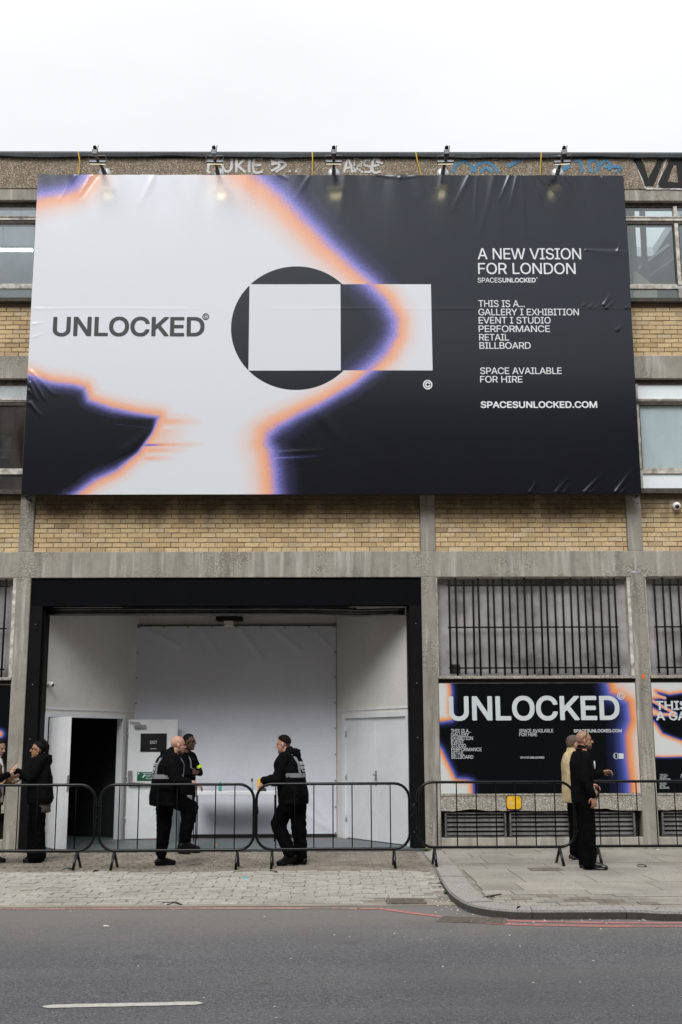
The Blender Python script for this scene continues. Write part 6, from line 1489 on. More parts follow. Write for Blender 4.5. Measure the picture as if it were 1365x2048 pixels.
# small round and square mark
lx, lz = pp(1233, 1512); rr_ = .048
m = MB(); n = 28
m.add([(lx+rr_*math.cos(2*math.pi*k/n), PY-.003, lz+rr_*math.sin(2*math.pi*k/n)) for k in range(n)]+[(lx+rr_*.86*math.cos(2*math.pi*k/n), PY-.003, lz+rr_*.86*math.sin(2*math.pi*k/n)) for k in range(n)], [(k, (k+1) % n, n+(k+1) % n, n+k) for k in range(n)])
m.box(lx+.042, lx+.115, PY-.004, PY-.003, lz-.042, lz+.04)
m.box(lx-.030, lx-.020, PY-.004, PY-.003, lz-.03, lz+.03); m.box(lx+.018, lx+.030, PY-.004, PY-.003, lz-.026, lz+.026)
m.build('mark', M_PWHITE, P1)
dk2 = [pp(*p) for p in [(1300, 1398), (1322, 1396), (1312, 1382), (1340, 1389), (1372, 1384), (1700, 1360), (1700, 1492), (1372, 1492), (1365, 1482), (1348, 1476), (1325, 1467), (1312, 1447), (1296, 1430), (1330, 1432), (1322, 1425), (1305, 1415)]]
dk3 = [pp(*p) for p in [(1300, 1513), (1330, 1514), (1366, 1513), (1380, 1490), (1700, 1490), (1700, 1900), (1000, 1900), (1000, 1513)]]
st2 = [[pp(1306, 1388), pp(1330, 1396)], [pp(1306, 1402), pp(1352, 1428)], [pp(1312, 1428), pp(1350, 1430)]]
def f2(X, Z):
    t_ = np.minimum(region_field(X, Z, dk2, m2*7, m2*6), region_field(X, Z, dk3, m2*4, m2*5))
    for P in st2:
        d, _ = seg_dist(X, Z, P); t_ = np.maximum(t_, -1.6+2.2*np.exp(-(d/(m2*5))**2))
    return np.clip(t_, -2.4, 2.4)
P2 = poster('poster', 'black and white poster cut by the right edge, reading THIS IS A GALLERY', 5.122, 8.243, pz0, pz1, f2, 220)
W_('THIS IS', 1, 1312, 1412, 1401.5, 1420, P2); W_('A GALLERY', 1, 1313, 1450, 1422.5, 1440.5, P2)
for i, s_ in enumerate(['THIS IS A...', 'GALLERY', 'EXHIBITION', 'EVENT', 'STUDIO', 'RETAIL', 'BILLBOARD']):
    W_(s_, 0, 1320, 1320+[17, 14, 21, 12, 14, 12, 19][i], 1548+i*4.3, 1551.6+i*4.3, P2)
W_('SPACE AVAILABLE', 0, 1362, 1400, 1548, 1551.6, P2); W_('FOR HIRE', 0, 1362, 1384, 1552.3, 1556, P2)
dk4 = [pp(*p) for p in [(-300, 1350), (40, 1350), (40, 1600), (-300, 1600)]]
hc_ = pp(-2, 1468)
def f3(X, Z):
    d = np.hypot((X-hc_[0])/1.2, (Z-hc_[1])); return np.clip(.75-d/(m2*8.5), -2.4, 1.0)
P3 = poster('poster', 'dark poster at the left edge of the photo beside the entrance', -8.095, -5.040, pz0, pz1, f3, 160)

# hydrant plate
x_, z_ = at(1028, 1605, -.01)
hp_ = thing('hydrant_plate', 'chipped yellow enamel hydrant plate bolted to the concrete ledge', 'sign', (x_, -.004, z_), R(2))
m = MB(); T = Matrix.Rotation(R(90), 4, 'X')
def rrect(w, h, c, y0, y1, mat, name, par):
    P = []
    for sx_, sz_, a0 in ((1, 1, 0), (-1, 1, 90), (-1, -1, 180), (1, -1, 270)):
        for k in range(4):
            a = R(a0+k*30); P.append((sx_*(w/2-c)+c*math.cos(a), sz_*(h/2-c)+c*math.sin(a)))
    n = len(P); mb = MB(); mb.add([(x, y0, z) for x, z in P]+[(x, y1, z) for x, z in P], [tuple(range(n-1, -1, -1))]+[(k, (k+1) % n, n+(k+1) % n, n+k) for k in range(n)])
    return mb.build(name, mat, par, recalc=True)
rrect(.245, .225, .04, -.012, 0, M_RUST, 'rim', hp_)
rrect(.225, .195, .045, -.017, -.0125, M_YELLOW, 'plate', hp_)
M_CREAM = plain('cream_enamel', (0.72, 0.62, 0.35), 0.4)
lettering('9', 0, -.058, -.030, .025, .065, -.019, M_CREAM, hp_); lettering('2', 0, -.055, -.030, -.070, -.035, -.019, M_CREAM, hp_)
m = MB(); m.box(-.085, -.008, -.0195, -.0185, -.002, .010); m.box(-.085, -.008, -.0195, -.0185, -.022, -.012)
m.build('bar_mark', M_CREAM, hp_)
m = MB(); 
for (a_, b_) in ((.072, .08), (.078, -.085), (-.10, .06), (-.1, -.06)): m.lathe([(0, -.0015), (.012, -.001), (.014, 0)], 7, Matrix.Translation((a_*.95, -.0178, b_*.9)) @ Matrix.Rotation(R(-90), 4, 'X') @ Matrix.Scale(-1, 4, Vector((0, 0, 1))))
m.build('rust_chip', M_RUST, hp_)

# ================================================================== FLOODLIGHTS ABOVE THE HOARDING
FL = [((210, 347), (190, 296), 'leftmost floodlight, above the orange corner of the hoarding, leaning left'), ((436, 347), (428, 298), 'floodlight above the white part of the hoarding, left of the white scrawl'),
      ((668, 347), (668, 296), 'middle floodlight, left of the word ARSE, standing straight'), ((886, 347), (894, 298), 'floodlight between the word ARSE and the blue bubble letters'), ((1115, 347), (1129, 296), 'rightmost floodlight, beside the big black letters, leaning right')]
def floodlight(first):
    t_ = empty('floodlight')
    # local: origin at the wall, arm reaches out (-y) and up
    MB().tube([(0, -.02, .0), (0, -.12, -.01), (0, -1.10, -.22)], .026, 10).build('arm', M_RUSTARM, t_)
    MB().tube([(0, -.02, .0), (0, -.26, -.04)], .042, 10).build('sleeve', M_STEEL, t_)
    pl = MB(); T = Matrix.Translation((0, -.015, 0)) @ Matrix.Rotation(R(90), 4, 'X')
    pl.lathe([(0, .014), (.10, .014), (.11, 0)], 20, T); pl.build('wall_plate', M_STEEL, t_)
    T = Matrix.Translation((0, -.78, -.20)) @ Matrix.Rotation(R(-42), 4, 'X')
    MB().bbox(-.14, .14, -.022, .022, -.04, .04, .01, T=T).build('lamp_head', M_GREYMETAL, t_)
    MB().box(-.125, .125, .023, .026, -.032, .032, T=T).build('lamp_face', M_LED, t_)
    yk = MB(); yk.tube([(-.145, -.78, -.19), (-.14, -.88, -.13), (-.02, -.94, -.17)], .004, 6); yk.build('yoke', M_STEEL, t_)
    yk = MB(); yk.tube([(.145, -.78, -.19), (.14, -.88, -.13), (.02, -.94, -.17)], .004, 6); yk.build('yoke', M_STEEL, t_)
    cb = MB(); cb.bbox(-.045, .045, -1.12, -1.03, -.24, -.15, .01); cb.build('bracket_head', M_GREYMETAL, t_)
    cb = MB(); cb.lathe([(0, .025), (.030, .018), (.032, -.025), (0, -.028)], 12, Matrix.Translation((0, -1.10, -.115)) @ Matrix.Rotation(R(90), 4, 'X')); cb.build('sensor', M_BLACKSTEEL, t_)
    MB().tube([(.04, -1.07, -.16), (.05, -1.09, -.07)], .006, 6).build('pin', M_BLACKSTEEL, t_)
    return t_
M_RUSTARM = plain('weathered_arm', (0.10, 0.085, 0.075), 0.6, 0.3, var=0.4, scale=15)
fp = floodlight(True)
for i, (a_, b_, lab) in enumerate(FL):
    xa, za = at(a_[0], a_[1], -.02)
    # swing so the far end appears over the upper pixel
    xe, ze = at(b_[0], b_[1], -1.12)
    rz = math.atan2(xe-xa, 1.10)
    o = fp if i == 0 else copy_tree(fp)
    o.location = (xa, -.014, za); o.rotation_euler = (0, 0, rz)
    k = (ze-za)/.55
    tag(o, lab, 'floodlight', 'floodlights above the hoarding')
    spl = bpy.data.lights.new('lamp_glow', 'SPOT'); spl.energy = 1.1; spl.spot_size = R(46); spl.spot_blend = 1.0; spl.color = (1.0, 0.80, 0.45); spl.shadow_soft_size = .06
    so_ = bpy.data.objects.new('lamp_glow', spl); COL.objects.link(so_); so_.parent = o; so_.location = (0, -.98, -.25); so_.rotation_euler = (R(60), 0, 0)
# yellow cables
cabs = [((157, 303), (160, 325), (158, 349)), ((420, 349), (436, 328), (438, 306)), ((625, 305), (626, 325), (625, 349)), ((832, 305), (836, 325), (843, 349)), ((1083, 305), (1082, 325), (1081, 349))]
wh = ['left of the leftmost floodlight', 'at the foot of the second floodlight', 'left of the middle floodlight', 'between the word ARSE and the blue letters', 'left of the rightmost floodlight']
for (p, q, r_), w_ in zip(cabs, wh):
    P = [at(*p, -.09), at(*q, -.05), at(*r_, -.05)]
    m = MB().tube([(P[0][0], .02, P[0][1]+.02), (P[0][0], -.09, P[0][1]), (P[1][0], -.045, P[1][1]), (P[2][0], -.045, P[2][1]), (P[2][0], -.05, P[2][1]-.25)], .011, 6)
    tag(m.build('cable', M_CABLEY), 'yellow cable hanging over the parapet '+w_, 'cable', 'yellow cables over the parapet')

# ================================================================== CROWD BARRIERS
def barrier_proto(W, Hh=1.09, zb=.235):
    t_ = empty('crowd_barrier'); r = .019; cr = .20
    P = []
    for cx_, cz_, a0 in ((W/2-cr, Hh-cr, 0), (-W/2+cr, Hh-cr, 90), (-W/2+cr, zb+cr, 180), (W/2-cr, zb+cr, 270)):
        for k in range(7):
            a = R(a0+k*15); P.append((cx_+cr*math.cos(a), 0, cz_+cr*math.sin(a)))
    MB().tube(P, r, 12, closed=True).build('frame', M_BARRIER, t_)
    bar = None
    for k in range(1, 8):
        x = -W/2+k*W/8
        if bar is None: bar = MB().tube([(0, 0, zb), (0, 0, Hh)], .0075, 8).build('bar', M_BARBAR, t_); o = bar
        else: o = copy_to(bar, t_)
        o.location = (x, 0, 0)
    for sx_ in (-W/2+.215, W/2-.215):
        ft = MB()
        ft.tube([(0, 0, zb-.01), (0, -.02, zb-.03), (0, -.235, .006)], .0185, 10)
        ft.tube([(0, .012, zb-.03), (0, .25, .006)], .0185, 10)
        o = ft.build('foot', M_BARRIER, t_); o.location = (sx_, 0, 0)
    # hooks and eyes
    hk = MB()
    hk.box(-W/2-.045, -W/2-.015, -.02, .02, .78, .81); hk.box(-W/2-.045, -W/2-.015, -.02, .02, .42, .45)
    hk.tube([(W/2+.018, 0, .80), (W/2+.05, 0, .79), (W/2+.06, 0, .72), (W/2+.03, 0, .66), (W/2+.018, 0, .66)], .007, 6)
    hk.build('hook', M_BARRIER, t_)
    return t_
protoB = barrier_proto(2.07)
def px_b(px, Y): return at(px, 1650, Y)[0]
SPB = [(-4.19, -2.44, 0.004, 'first barrier from the left, cut by the photo edge, in front of the hooded woman'),
       (-2.052, -2.45, -.004, 'second barrier from the left, with the bald guard behind it'),
       (0.048, -2.37, .006, 'third barrier from the left, with the white striped guard leaning on it'),
       (2.262, -2.33, .02, 'fourth barrier from the left, standing in front of the UNLOCKED poster'),
       (4.46, -2.28, -.02, 'rightmost barrier, cut by the photo edge, with people in black at its end'),
       (-6.30, -2.46, 0, 'barrier left of the first one, outside the photo')]
for i, (x, y, rz, lab) in enumerate(SPB[:5]):
    o = protoB if i == 0 else copy_tree(protoB)
    o.location = (x, y, -.012 if x < 1.3 else 0.0); o.rotation_euler = (0, R(.15)*(1 if i in (3,) else 0), rz)
    if i == 3: o.scale = (1.035, 1, 1)
    tag(o, lab, 'barrier', 'black crowd barriers along the pavement')
for k, (px, py, lab) in enumerate(((505, 1600, None),)): pass

# ================================================================== LITTER AND WEEDS
def wire(name, pts, r, mat, label, cat):
    tag(MB().tube([(x, y, z) for x, y, z in pts], r, 5).build(name, mat), label, cat)
def gp(px, py, z): x, y = gr(px, py, z); return (x, y, z)
zs_ = ZR+.012
wire('cable_tie', [gp(315, 1804, zs_), gp(340, 1805, zs_), gp(352, 1804, zs_), gp(364, 1809, zs_), gp(348, 1806, zs_), gp(335, 1809, zs_)], .006, M_TIE, 'snapped black strap lying near the faded red line', 'strap')
wire('cable_tie', [gp(540, 1741, .002), gp(548, 1742, .006), gp(556, 1744, .002), gp(549, 1744, .002)], .006, M_TIE, 'short black strap below the third barrier foot', 'strap')
wire('cable_tie', [gp(186, 1743, .002), gp(194, 1742, .004), gp(199, 1740, .002), gp(188, 1741, .002)], .006, M_TIE, 'short black strap near the foot of the first barrier', 'strap')
wire('cable_tie', [gp(126, 1739, .004), gp(134, 1736, .012), gp(145, 1737, .004), gp(150, 1735, .004), gp(138, 1739, .004)], .006, M_TIE, 'tangled black strap round the foot of the first barrier', 'strap')
wire('cable_tie', [gp(965, 1795, .006), gp(985, 1791, .010), gp(1003, 1788, .006), gp(985, 1792, .008), gp(990, 1795, .006), gp(978, 1792, .006)], .006, M_TIE, 'crossed black straps on the kerb corner', 'strap')
wire('cable_tie', [gp(1275, 1731, .004), gp(1278, 1729, .012), gp(1290, 1730, .012), gp(1294, 1733, .006), gp(1286, 1734, .004), gp(1276, 1733, .004)], .006, M_TIE, 'looped black strap on the slabs right of the man in black', 'strap')
wire('cable_tie', [gp(872, 1769, -.05), gp(880, 1765, -.045), gp(884, 1768, -.045), gp(876, 1772, -.05), gp(886, 1774, -.05)], .006, M_TIE, 'bent black strap in the corner by the kerb', 'strap')
wire('ribbon', [gp(930, 1822, ZR+.01), gp(940, 1816, ZR+.02), gp(946, 1808, ZR+.06), gp(943, 1806, .004), gp(948, 1814, ZR+.02), gp(936, 1821, ZR+.01)], .005, M_CYAN, 'twisted turquoise ribbon against the kerb', 'ribbon')
def crumple(name, c, s_, mat, label, cat, seed=0):
    r = random.Random(seed); bm = bmesh.new(); bmesh.ops.create_icosphere(bm, subdivisions=2, radius=s_)
    for v in bm.verts: v.co *= r.uniform(.55, 1.15); v.co.z = abs(v.co.z)*.45
    me = bpy.data.meshes.new(name); bm.to_mesh(me); bm.free(); me.materials.append(mat)
    o = bpy.data.objects.new(name, me); COL.objects.link(o); o.location = c; tag(o, label, cat)
crumple('wrapper', gp(492, 1757, fz(-3.9)+.004), .045, M_CYAN, 'crumpled turquoise wrapper on the setts below the third barrier', 'wrapper', 1)
crumple('paper_scrap', gp(1316, 1700, .004), .03, M_PALEPAPER, 'white paper scrap by the plinth at the right', 'paper', 2)
crumple('paper_scrap', gp(212, 1853, ZR+.002), .03, M_PALEPAPER, 'white paper scrap on the road, left side', 'paper', 3)
crumple('paper_scrap', gp(430, 1724, .0), .022, M_PALEPAPER, 'torn paper scrap under the second barrier', 'paper', 4)
crumple('plastic_scrap', gp(432, 1690, FZ+.002), .03, M_YELLOW, 'small yellow scrap on the entrance floor', 'scrap', 9)
m = MB()
for k in range(260):     # grit and bits swept against the kerb
    t_ = rnd.random()
    if k < 170:
        i = int(len(KL)*min(1, abs(rnd.gauss(.16, .10)))) % len(KL); p = KL[i]; d = (KIN[i]-p).normalized()
        x, y = p.x-d.x*abs(rnd.gauss(0, .16)), p.y-d.y*abs(rnd.gauss(0, .16)); z = fz(y) if y > -5.5 else ZR+.003
        if y > -3.2: continue
    else: x, y = rnd.uniform(-4.2, 3.6), rnd.uniform(-11, -2.9); z = (fz(y) if y > -5.5 else ZR+.002) if x < kerb_x(max(y, -6)) else ((.002) if y > -6.3 else ZR+.002)
    s_ = rnd.uniform(.004, .013)
    m.add([(x-s_, y-s_*.6, z), (x+s_, y-s_*.4, z), (x+s_*.3, y+s_, z), (x, y, z+s_*.7)], [(0, 1, 3), (1, 2, 3), (2, 0, 3)])
go = m.build('litter_crumbs', M_PALEPAPER); tag(go, 'scattered grit and pale crumbs in the gutter and on the paving', 'grit', kind='stuff')
def weed(c, s_, label, seed):
    r = random.Random(seed); m = MB()
    for k in range(34):
        a = r.uniform(0, 6.28); L = s_*r.uniform(.4, 1.0); w_ = s_*.12; up = r.uniform(.4, 1.2)
        d = Vector((math.cos(a), math.sin(a), up)).normalized(); sd2 = Vector((-math.sin(a), math.cos(a), 0))
        b0 = Vector((r.uniform(-.3, .3)*s_, r.uniform(-.15, .15)*s_, 0)); p1 = b0+d*L*.6; p2 = b0+d*L+Vector((0, 0, -.15*L))
        m.add([b0, p1+sd2*w_, p2, p1-sd2*w_], [(0, 1, 2, 3)])
    o = m.build('weed', M_WEED); o.location = c; tag(o, label, 'weed')
x, y = gr(852, 1703, 0); weed((x, y, 0), .10, 'tuft of weed at the foot of the column by the entrance', 3)
x, y = gr(898, 1791, ZR); weed((x-.02, y, -.07), .08, 'small weed growing at the foot of the curved kerb', 5)

# ================================================================== THE OTHER SIDE OF THE STREET (seen only mirrored in glass and vinyl)
OB = thing('brick_terrace', 'long dark brick building across the street, mirrored in the windows', 'building', (0, -20.0, 0))
M_OBR = plain('dark_red_brick', (0.13, 0.085, 0.065), 0.9, var=0.25, scale=1.5)
wl_ = MB(); zf = [(1.0, 3.2), (4.4, 6.4), (7.6, 9.6), (10.6, 12.2)]; HB = 13.6
xs2 = [-28+3.1*k for k in range(19)]
prev = 0
for (a_, b_) in zf:
    wl_.box(-30, 30, -.3, 0, prev, a_); prev = b_
    xp = -30
    for x in xs2: wl_.box(xp, x, -.3, 0, a_, b_); xp = x+1.5
    wl_.box(xp, 30, -.3, 0, a_, b_)
wl_.box(-30, 30, -.3, 0, prev, HB); wl_.box(-30, 30, -6, -5.8, 0, HB); wl_.box(-30, 30, -5.8, -.3, HB-.2, HB-.05); wl_.box(-30, -29.7, -5.8, -.3, 0, HB-.2); wl_.box(29.7, 30, -5.8, -.3, 0, HB-.2)
wl_.build('wall', M_OBR, OB)
wf = MB(); wf.box(0, 1.5, -.2, -.15, 0, .06); wf.box(0, 1.5, -.2, -.15, 1.94, 2.0); wf.box(0, .06, -.2, -.15, .06, 1.94); wf.box(1.44, 1.5, -.2, -.15, .06, 1.94); wf.box(.72, .78, -.2, -.15, .06, 1.94); wf.box(.06, .72, -.2, -.16, .97, 1.03); wf.box(.78, 1.44, -.2, -.16, .97, 1.03)
w0 = wf.build('window', M_FRAMEP, OB); g0 = MB().box(.05, 1.45, -.19, -.18, .05, 1.95).build('pane', M_GLASS, w0)
g1_ = MB().box(0, 1.5, -1.2, -1.15, -.3, 2.2).build('dark_room_wall', M_DARKROOM, w0)
w0.location = (xs2[0], 0, zf[0][0]); k = 0
for fz_, (a_, b_) in enumerate(zf):
    for x in xs2:
        if fz_ == 0 and x == xs2[0]: continue
        c = copy_to(w0, OB, (x, 0, a_)); c.scale = (1, 1, (b_-a_)/2.0); copy_to(g0, c); copy_to(g1_, c)
w0.scale = (1, 1, (zf[0][1]-zf[0][0])/2)

# ================================================================== PEOPLE
def mat_skin(name, col):
    t = NT(name)
    f = t.noise(22.0, 4.0)
    c = t.ramp(f, [(0.35, tuple(v*.82 for v in col)), (0.65, tuple(min(1, v*1.12) for v in col))])
    t.p.inputs['Subsurface Weight'].default_value = 0.08
    t.p.inputs['Subsurface Radius'].default_value = (.4, .15, .08); t.p.inputs['Subsurface Scale'].default_value = .02
    return t.fin(c, 0.5, spec=0.35)
def mat_cloth(name, col, rough=0.9, fold=0.5, spec=0.12):
    t = NT(name)
    w = t.noise(7.0, 4.0, stretch=(1, 1, .6)); f = t.noise(260.0, 2.0)
    c = t.ramp(w, [(0.35, tuple(v*.75 for v in col)), (0.7, tuple(v*1.3 for v in col))])
    t.bump(t.math('ADD', w, t.math('MULTIPLY', f, .15)), fold, .03)
    return t.fin(c, rough, spec=spec)
SK_LIGHT = mat_skin('light_skin', (0.50, 0.28, 0.205)); SK_TAN = mat_skin('tan_skin', (0.38, 0.20, 0.125)); SK_OLIVE = mat_skin('olive_skin', (0.40, 0.235, 0.16)); SK_DARK = mat_skin('dark_brown_skin', (0.085, 0.042, 0.026)); SK_PALE = mat_skin('pale_skin', (0.56, 0.34, 0.26))
CL_BLACK = mat_cloth('black_cloth', (0.0035, 0.0036, 0.0044), spec=.05); CL_BLACK2 = mat_cloth('soft_black_cloth', (0.0055, 0.0052, 0.006), fold=.8, spec=.05); CL_TROUS = mat_cloth('black_trouser_cloth', (0.0032, 0.0032, 0.0038), fold=.8, spec=.05)
CL_BEIGE = mat_cloth('beige_jacket_cloth', (0.50, 0.405, 0.24), .85); CL_OLIVE = mat_cloth('olive_brown_cloth', (0.09, 0.062, 0.030)); CL_WHITE = mat_cloth('white_shirt_cloth', (0.62, 0.62, 0.66)); CL_DENIM = mat_cloth('dark_trouser_cloth', (0.022, 0.018, 0.017)); CL_CHECK = mat_cloth('brown_grey_shirt_cloth', (0.09, 0.08, 0.065))
M_BOOT = plain('black_leather', (0.0045, 0.0045, 0.005), 0.45, var=0.3, bump=.2, bscale=30, spec=.15); M_SHINE = plain('polished_black_leather', (0.006, 0.006, 0.007), 0.18, spec=.6); M_SOLEW = plain('white_sole', (0.62, 0.60, 0.56), .6)
M_HAIRB = plain('black_hair', (0.004, 0.0035, 0.0035), 0.6, var=.4, scale=20, bump=.6, bscale=90, spec=.12); M_HAIRD = plain('dark_brown_hair', (0.010, 0.007, 0.005), .75, var=.4, scale=20, bump=.6, bscale=90, spec=.06); M_HAIRG = plain('greying_brown_hair', (0.10, 0.072, 0.055), .9, var=.4, scale=20, bump=.8, bscale=60)
M_STUB = plain('shaved_hair', (0.30, 0.175, 0.12), .6, var=.15, scale=20); M_BEARD = plain('dark_beard', (0.055, 0.030, 0.020), .8, var=.3, scale=40, bump=.5, bscale=120); M_BEARDG = plain('short_brown_beard', (0.16, 0.085, 0.055), .8, var=.3, scale=40, bump=.5, bscale=120)
M_REFL = plain('silver_reflective_tape', (0.20, 0.205, 0.215), .45, 0.0, var=.12, scale=30); M_HIVIS = plain('yellow_armband', (0.55, 0.80, 0.03), .6, var=.05); M_LENS = plain('spectacle_frame', (0.015, 0.011, 0.010), .3); M_GOLD = plain('gold_earring', (0.7, 0.5, 0.15), .3, 1.0)
M_EYE = plain('eye', (0.03, 0.02, 0.018), .2); M_LIP = plain('lips', (0.26, 0.09, 0.075), .5)

def V(*a): return Vector(a)
class Blob:
    """closed shapes, melted together into one continuous surface"""
    def __init__(s): s.mb = MB()
    def cap(s, p0, p1, r0, r1=None, n=14):
        r1 = r0 if r1 is None else r1
        p0, p1 = Vector(p0), Vector(p1); d = p1-p0; L = d.length
        if L < 1e-6: return s
        d /= L; pts = []; rs = []
        for k in range(1, 5): a = k/5*math.pi/2; pts.append(p0-d*r0*math.cos(a)); rs.append(r0*math.sin(a))
        pts.append(p0); rs.append(r0); pts.append(p1); rs.append(r1)
        for k in range(1, 5): a = math.pi/2-k/5*math.pi/2; pts.append(p1+d*r1*math.cos(a)); rs.append(r1*math.sin(a))
        s.mb.tube(pts, rs, n); return s
    def ell(s, c, r, T=None, n=20):
        c = Vector(c); vs = []; m = n//2
        for i in range(1, m):
            th = math.pi*i/m
            for k in range(n):
                a = 2*math.pi*k/n; v = Vector((r[0]*math.sin(th)*math.cos(a), r[1]*math.sin(th)*math.sin(a), r[2]*math.cos(th)))
                if T is not None: v = T @ v
                vs.append(c+v)
        t_ = Vector((0, 0, r[2])); b_ = Vector((0, 0, -r[2]))
        if T is not None: t_ = T @ t_; b_ = T @ b_
        vs += [c+t_, c+b_]; fs = []
        for i in range(m-2):
            for k in range(n): l = (k+1) % n; fs.append((i*n+k, (i+1)*n+k, (i+1)*n+l, i*n+l))
        N = (m-1)*n
        for k in range(n): l = (k+1) % n; fs += [(N, k, l), (N+1, (m-2)*n+l, (m-2)*n+k)]
        s.mb.add(vs, fs, 0, True); return s
    def loft(s, secs, n=28):
        """secs: (f, l, z, rf, rl) horizontal elliptical sections from low to high"""
        vs = []; fs = []
        for f, l, z, rf, rl in secs:
            for k in range(n):
                a = 2*math.pi*k/n; ca, sa = math.cos(a), math.sin(a); e = 0.85
                vs.append((f+rf*math.copysign(abs(ca)**e, ca), l+rl*math.copysign(abs(sa)**e, sa), z))
        m = len(secs)
        for i in range(m-1):
            for k in range(n): q = (k+1) % n; fs.append((i*n+k, i*n+q, (i+1)*n+q, (i+1)*n+k))
        fs += [tuple(range(n-1, -1, -1)), tuple((m-1)*n+k for k in range(n))]
        s.mb.add(vs, fs, 0, True); return s
    def melt(s, name, mat, parent, voxel=.010, smooth=3, fold=0.0, fscale=.10, cut=None):
        o = s.mb.build(name, mat, None)
        m = o.modifiers.new('r', 'REMESH'); m.mode = 'VOXEL'; m.voxel_size = voxel; m.adaptivity = 0
        if smooth: m2 = o.modifiers.new('s', 'SMOOTH'); m2.factor = .5; m2.iterations = smooth
        if fold:
            tx = bpy.data.textures.new(name, 'CLOUDS'); tx.noise_scale = fscale; tx.noise_depth = 2
            m3 = o.modifiers.new('d', 'DISPLACE'); m3.texture = tx; m3.strength = fold; m3.mid_level = .5
        dg = bpy.context.evaluated_depsgraph_get()
        me = bpy.data.meshes.new_from_object(o.evaluated_get(dg))
        me.materials.clear(); me.materials.append(mat); me.name = name
        me.polygons.foreach_set('use_smooth', [True]*len(me.polygons))
        old = o.data; o.modifiers.clear(); o.data = me; bpy.data.meshes.remove(old)
        if parent: o.parent = parent
        return o

def hand(b, w, d, nrm, curl=.6, side=1, spread=.12, s=1.0, thumb=.7):
    """palm and five separate fingers; w wrist, d direction, nrm = towards the palm side"""
    d = Vector(d).normalized(); nrm = Vector(nrm); nrm = (nrm-d*nrm.dot(d)).normalized(); a = d.cross(nrm)*side
    w = Vector(w)
    offs = (.030, .011, -.009, -.027); lens = (.92, 1.05, .98, .78)
    for o_, ln in zip(offs, lens):
        k = w+d*.088*s+a*o_*s
        b.cap(w+d*.012*s+a*o_*.55*s, k, .0155*s, .0125*s, 10)
        cur = d+a*(o_/.03)*spread; cur.normalize(); p = k
        for seg, (L_s, r0, r1, cf) in enumerate(((.040, .0098, .0088, .55), (.026, .0088, .0080, .9), (.020, .0080, .0066, .7))):
            ax = cur.cross(nrm).normalized(); cur = Quaternion(ax, curl*cf) @ cur
            q = p+cur*L_s*ln*s; b.cap(p, q, r0*s, r1*s, 8); p = q
    t0 = w+d*.025*s+a*.028*s; td = (d*.62+a*.75+nrm*.28).normalized()
    t1 = t0+td*.045*s; td2 = (d*.9+a*(.75-thumb)+nrm*.35*thumb).normalized(); t2 = t1+td2*.034*s
    b.cap(w+d*.015*s+a*.012*s, t0, .016*s, .014*s, 8); b.cap(t0, t1, .0135*s, .0105*s, 8); b.cap(t1, t2, .0105*s, .008*s, 8)

def head(b, par, hc, yaw=0.0, pitch=0.0, s=1.0, neck=None, skin=None, fem=False):
    """adds head shapes to body blob b; returns the head matrix (local x forward)"""
    Rm = Matrix.Rotation(yaw, 3, 'Z') @ Matrix.Rotation(pitch, 3, 'Y')   # +pitch looks down
    P = lambda x, y, z: Vector(hc)+Rm @ (Vector((x, y, z))*s)
    k = .94 if fem else 1.0
    b.ell(P(-.012, 0, .030), (.098*s, .077*s*k, .092*s), Rm)
    b.ell(P(.022, 0, -.035), (.070*s, .060*s*k, .082*s), Rm)
    b.ell(P(.030, 0, -.078), (.052*s, .046*s*k, .040*s), Rm)             # jaw
    b.ell(P(.066, 0, -.104), (.022*s, .024*s, .018*s), Rm, 12)           # chin
    b.cap(P(.074, -.030, .030), P(.074, .030, .030), .014*s)            # brow
    b.cap(P(.086, 0, .012), P(.112, 0, -.022), .0085*s, .0125*s, 10)    # nose
    b.ell(P(.094, .011, -.027), (.011*s, .009*s, .008*s), Rm, 8); b.ell(P(.094, -.011, -.027), (.011*s, .009*s, .008*s), Rm, 8)
    b.cap(P(.083, -.018, -.056), P(.083, .018, -.056), .0085*s, None, 8); b.cap(P(.081, -.016, -.068), P(.081, .016, -.068), .0085*s, None, 8)
    for sg in (-1, 1):
        b.ell(P(.052, sg*.040*k, -.022), (.024*s, .018*s, .022*s), Rm, 12)   # cheek
        b.ell(P(-.008, sg*.079*k, -.012), (.017*s, .008*s, .031*s), Rm, 12)  # ear
        b.cap(P(-.012, sg*.080*k, .010), P(-.016, sg*.086*k, -.014), .006*s, None, 6)
    if neck is not None: b.cap(Vector(neck), P(-.022, 0, -.060), .060*s*(.85 if fem else 1), .054*s*(.85 if fem else 1))
    return P, Rm

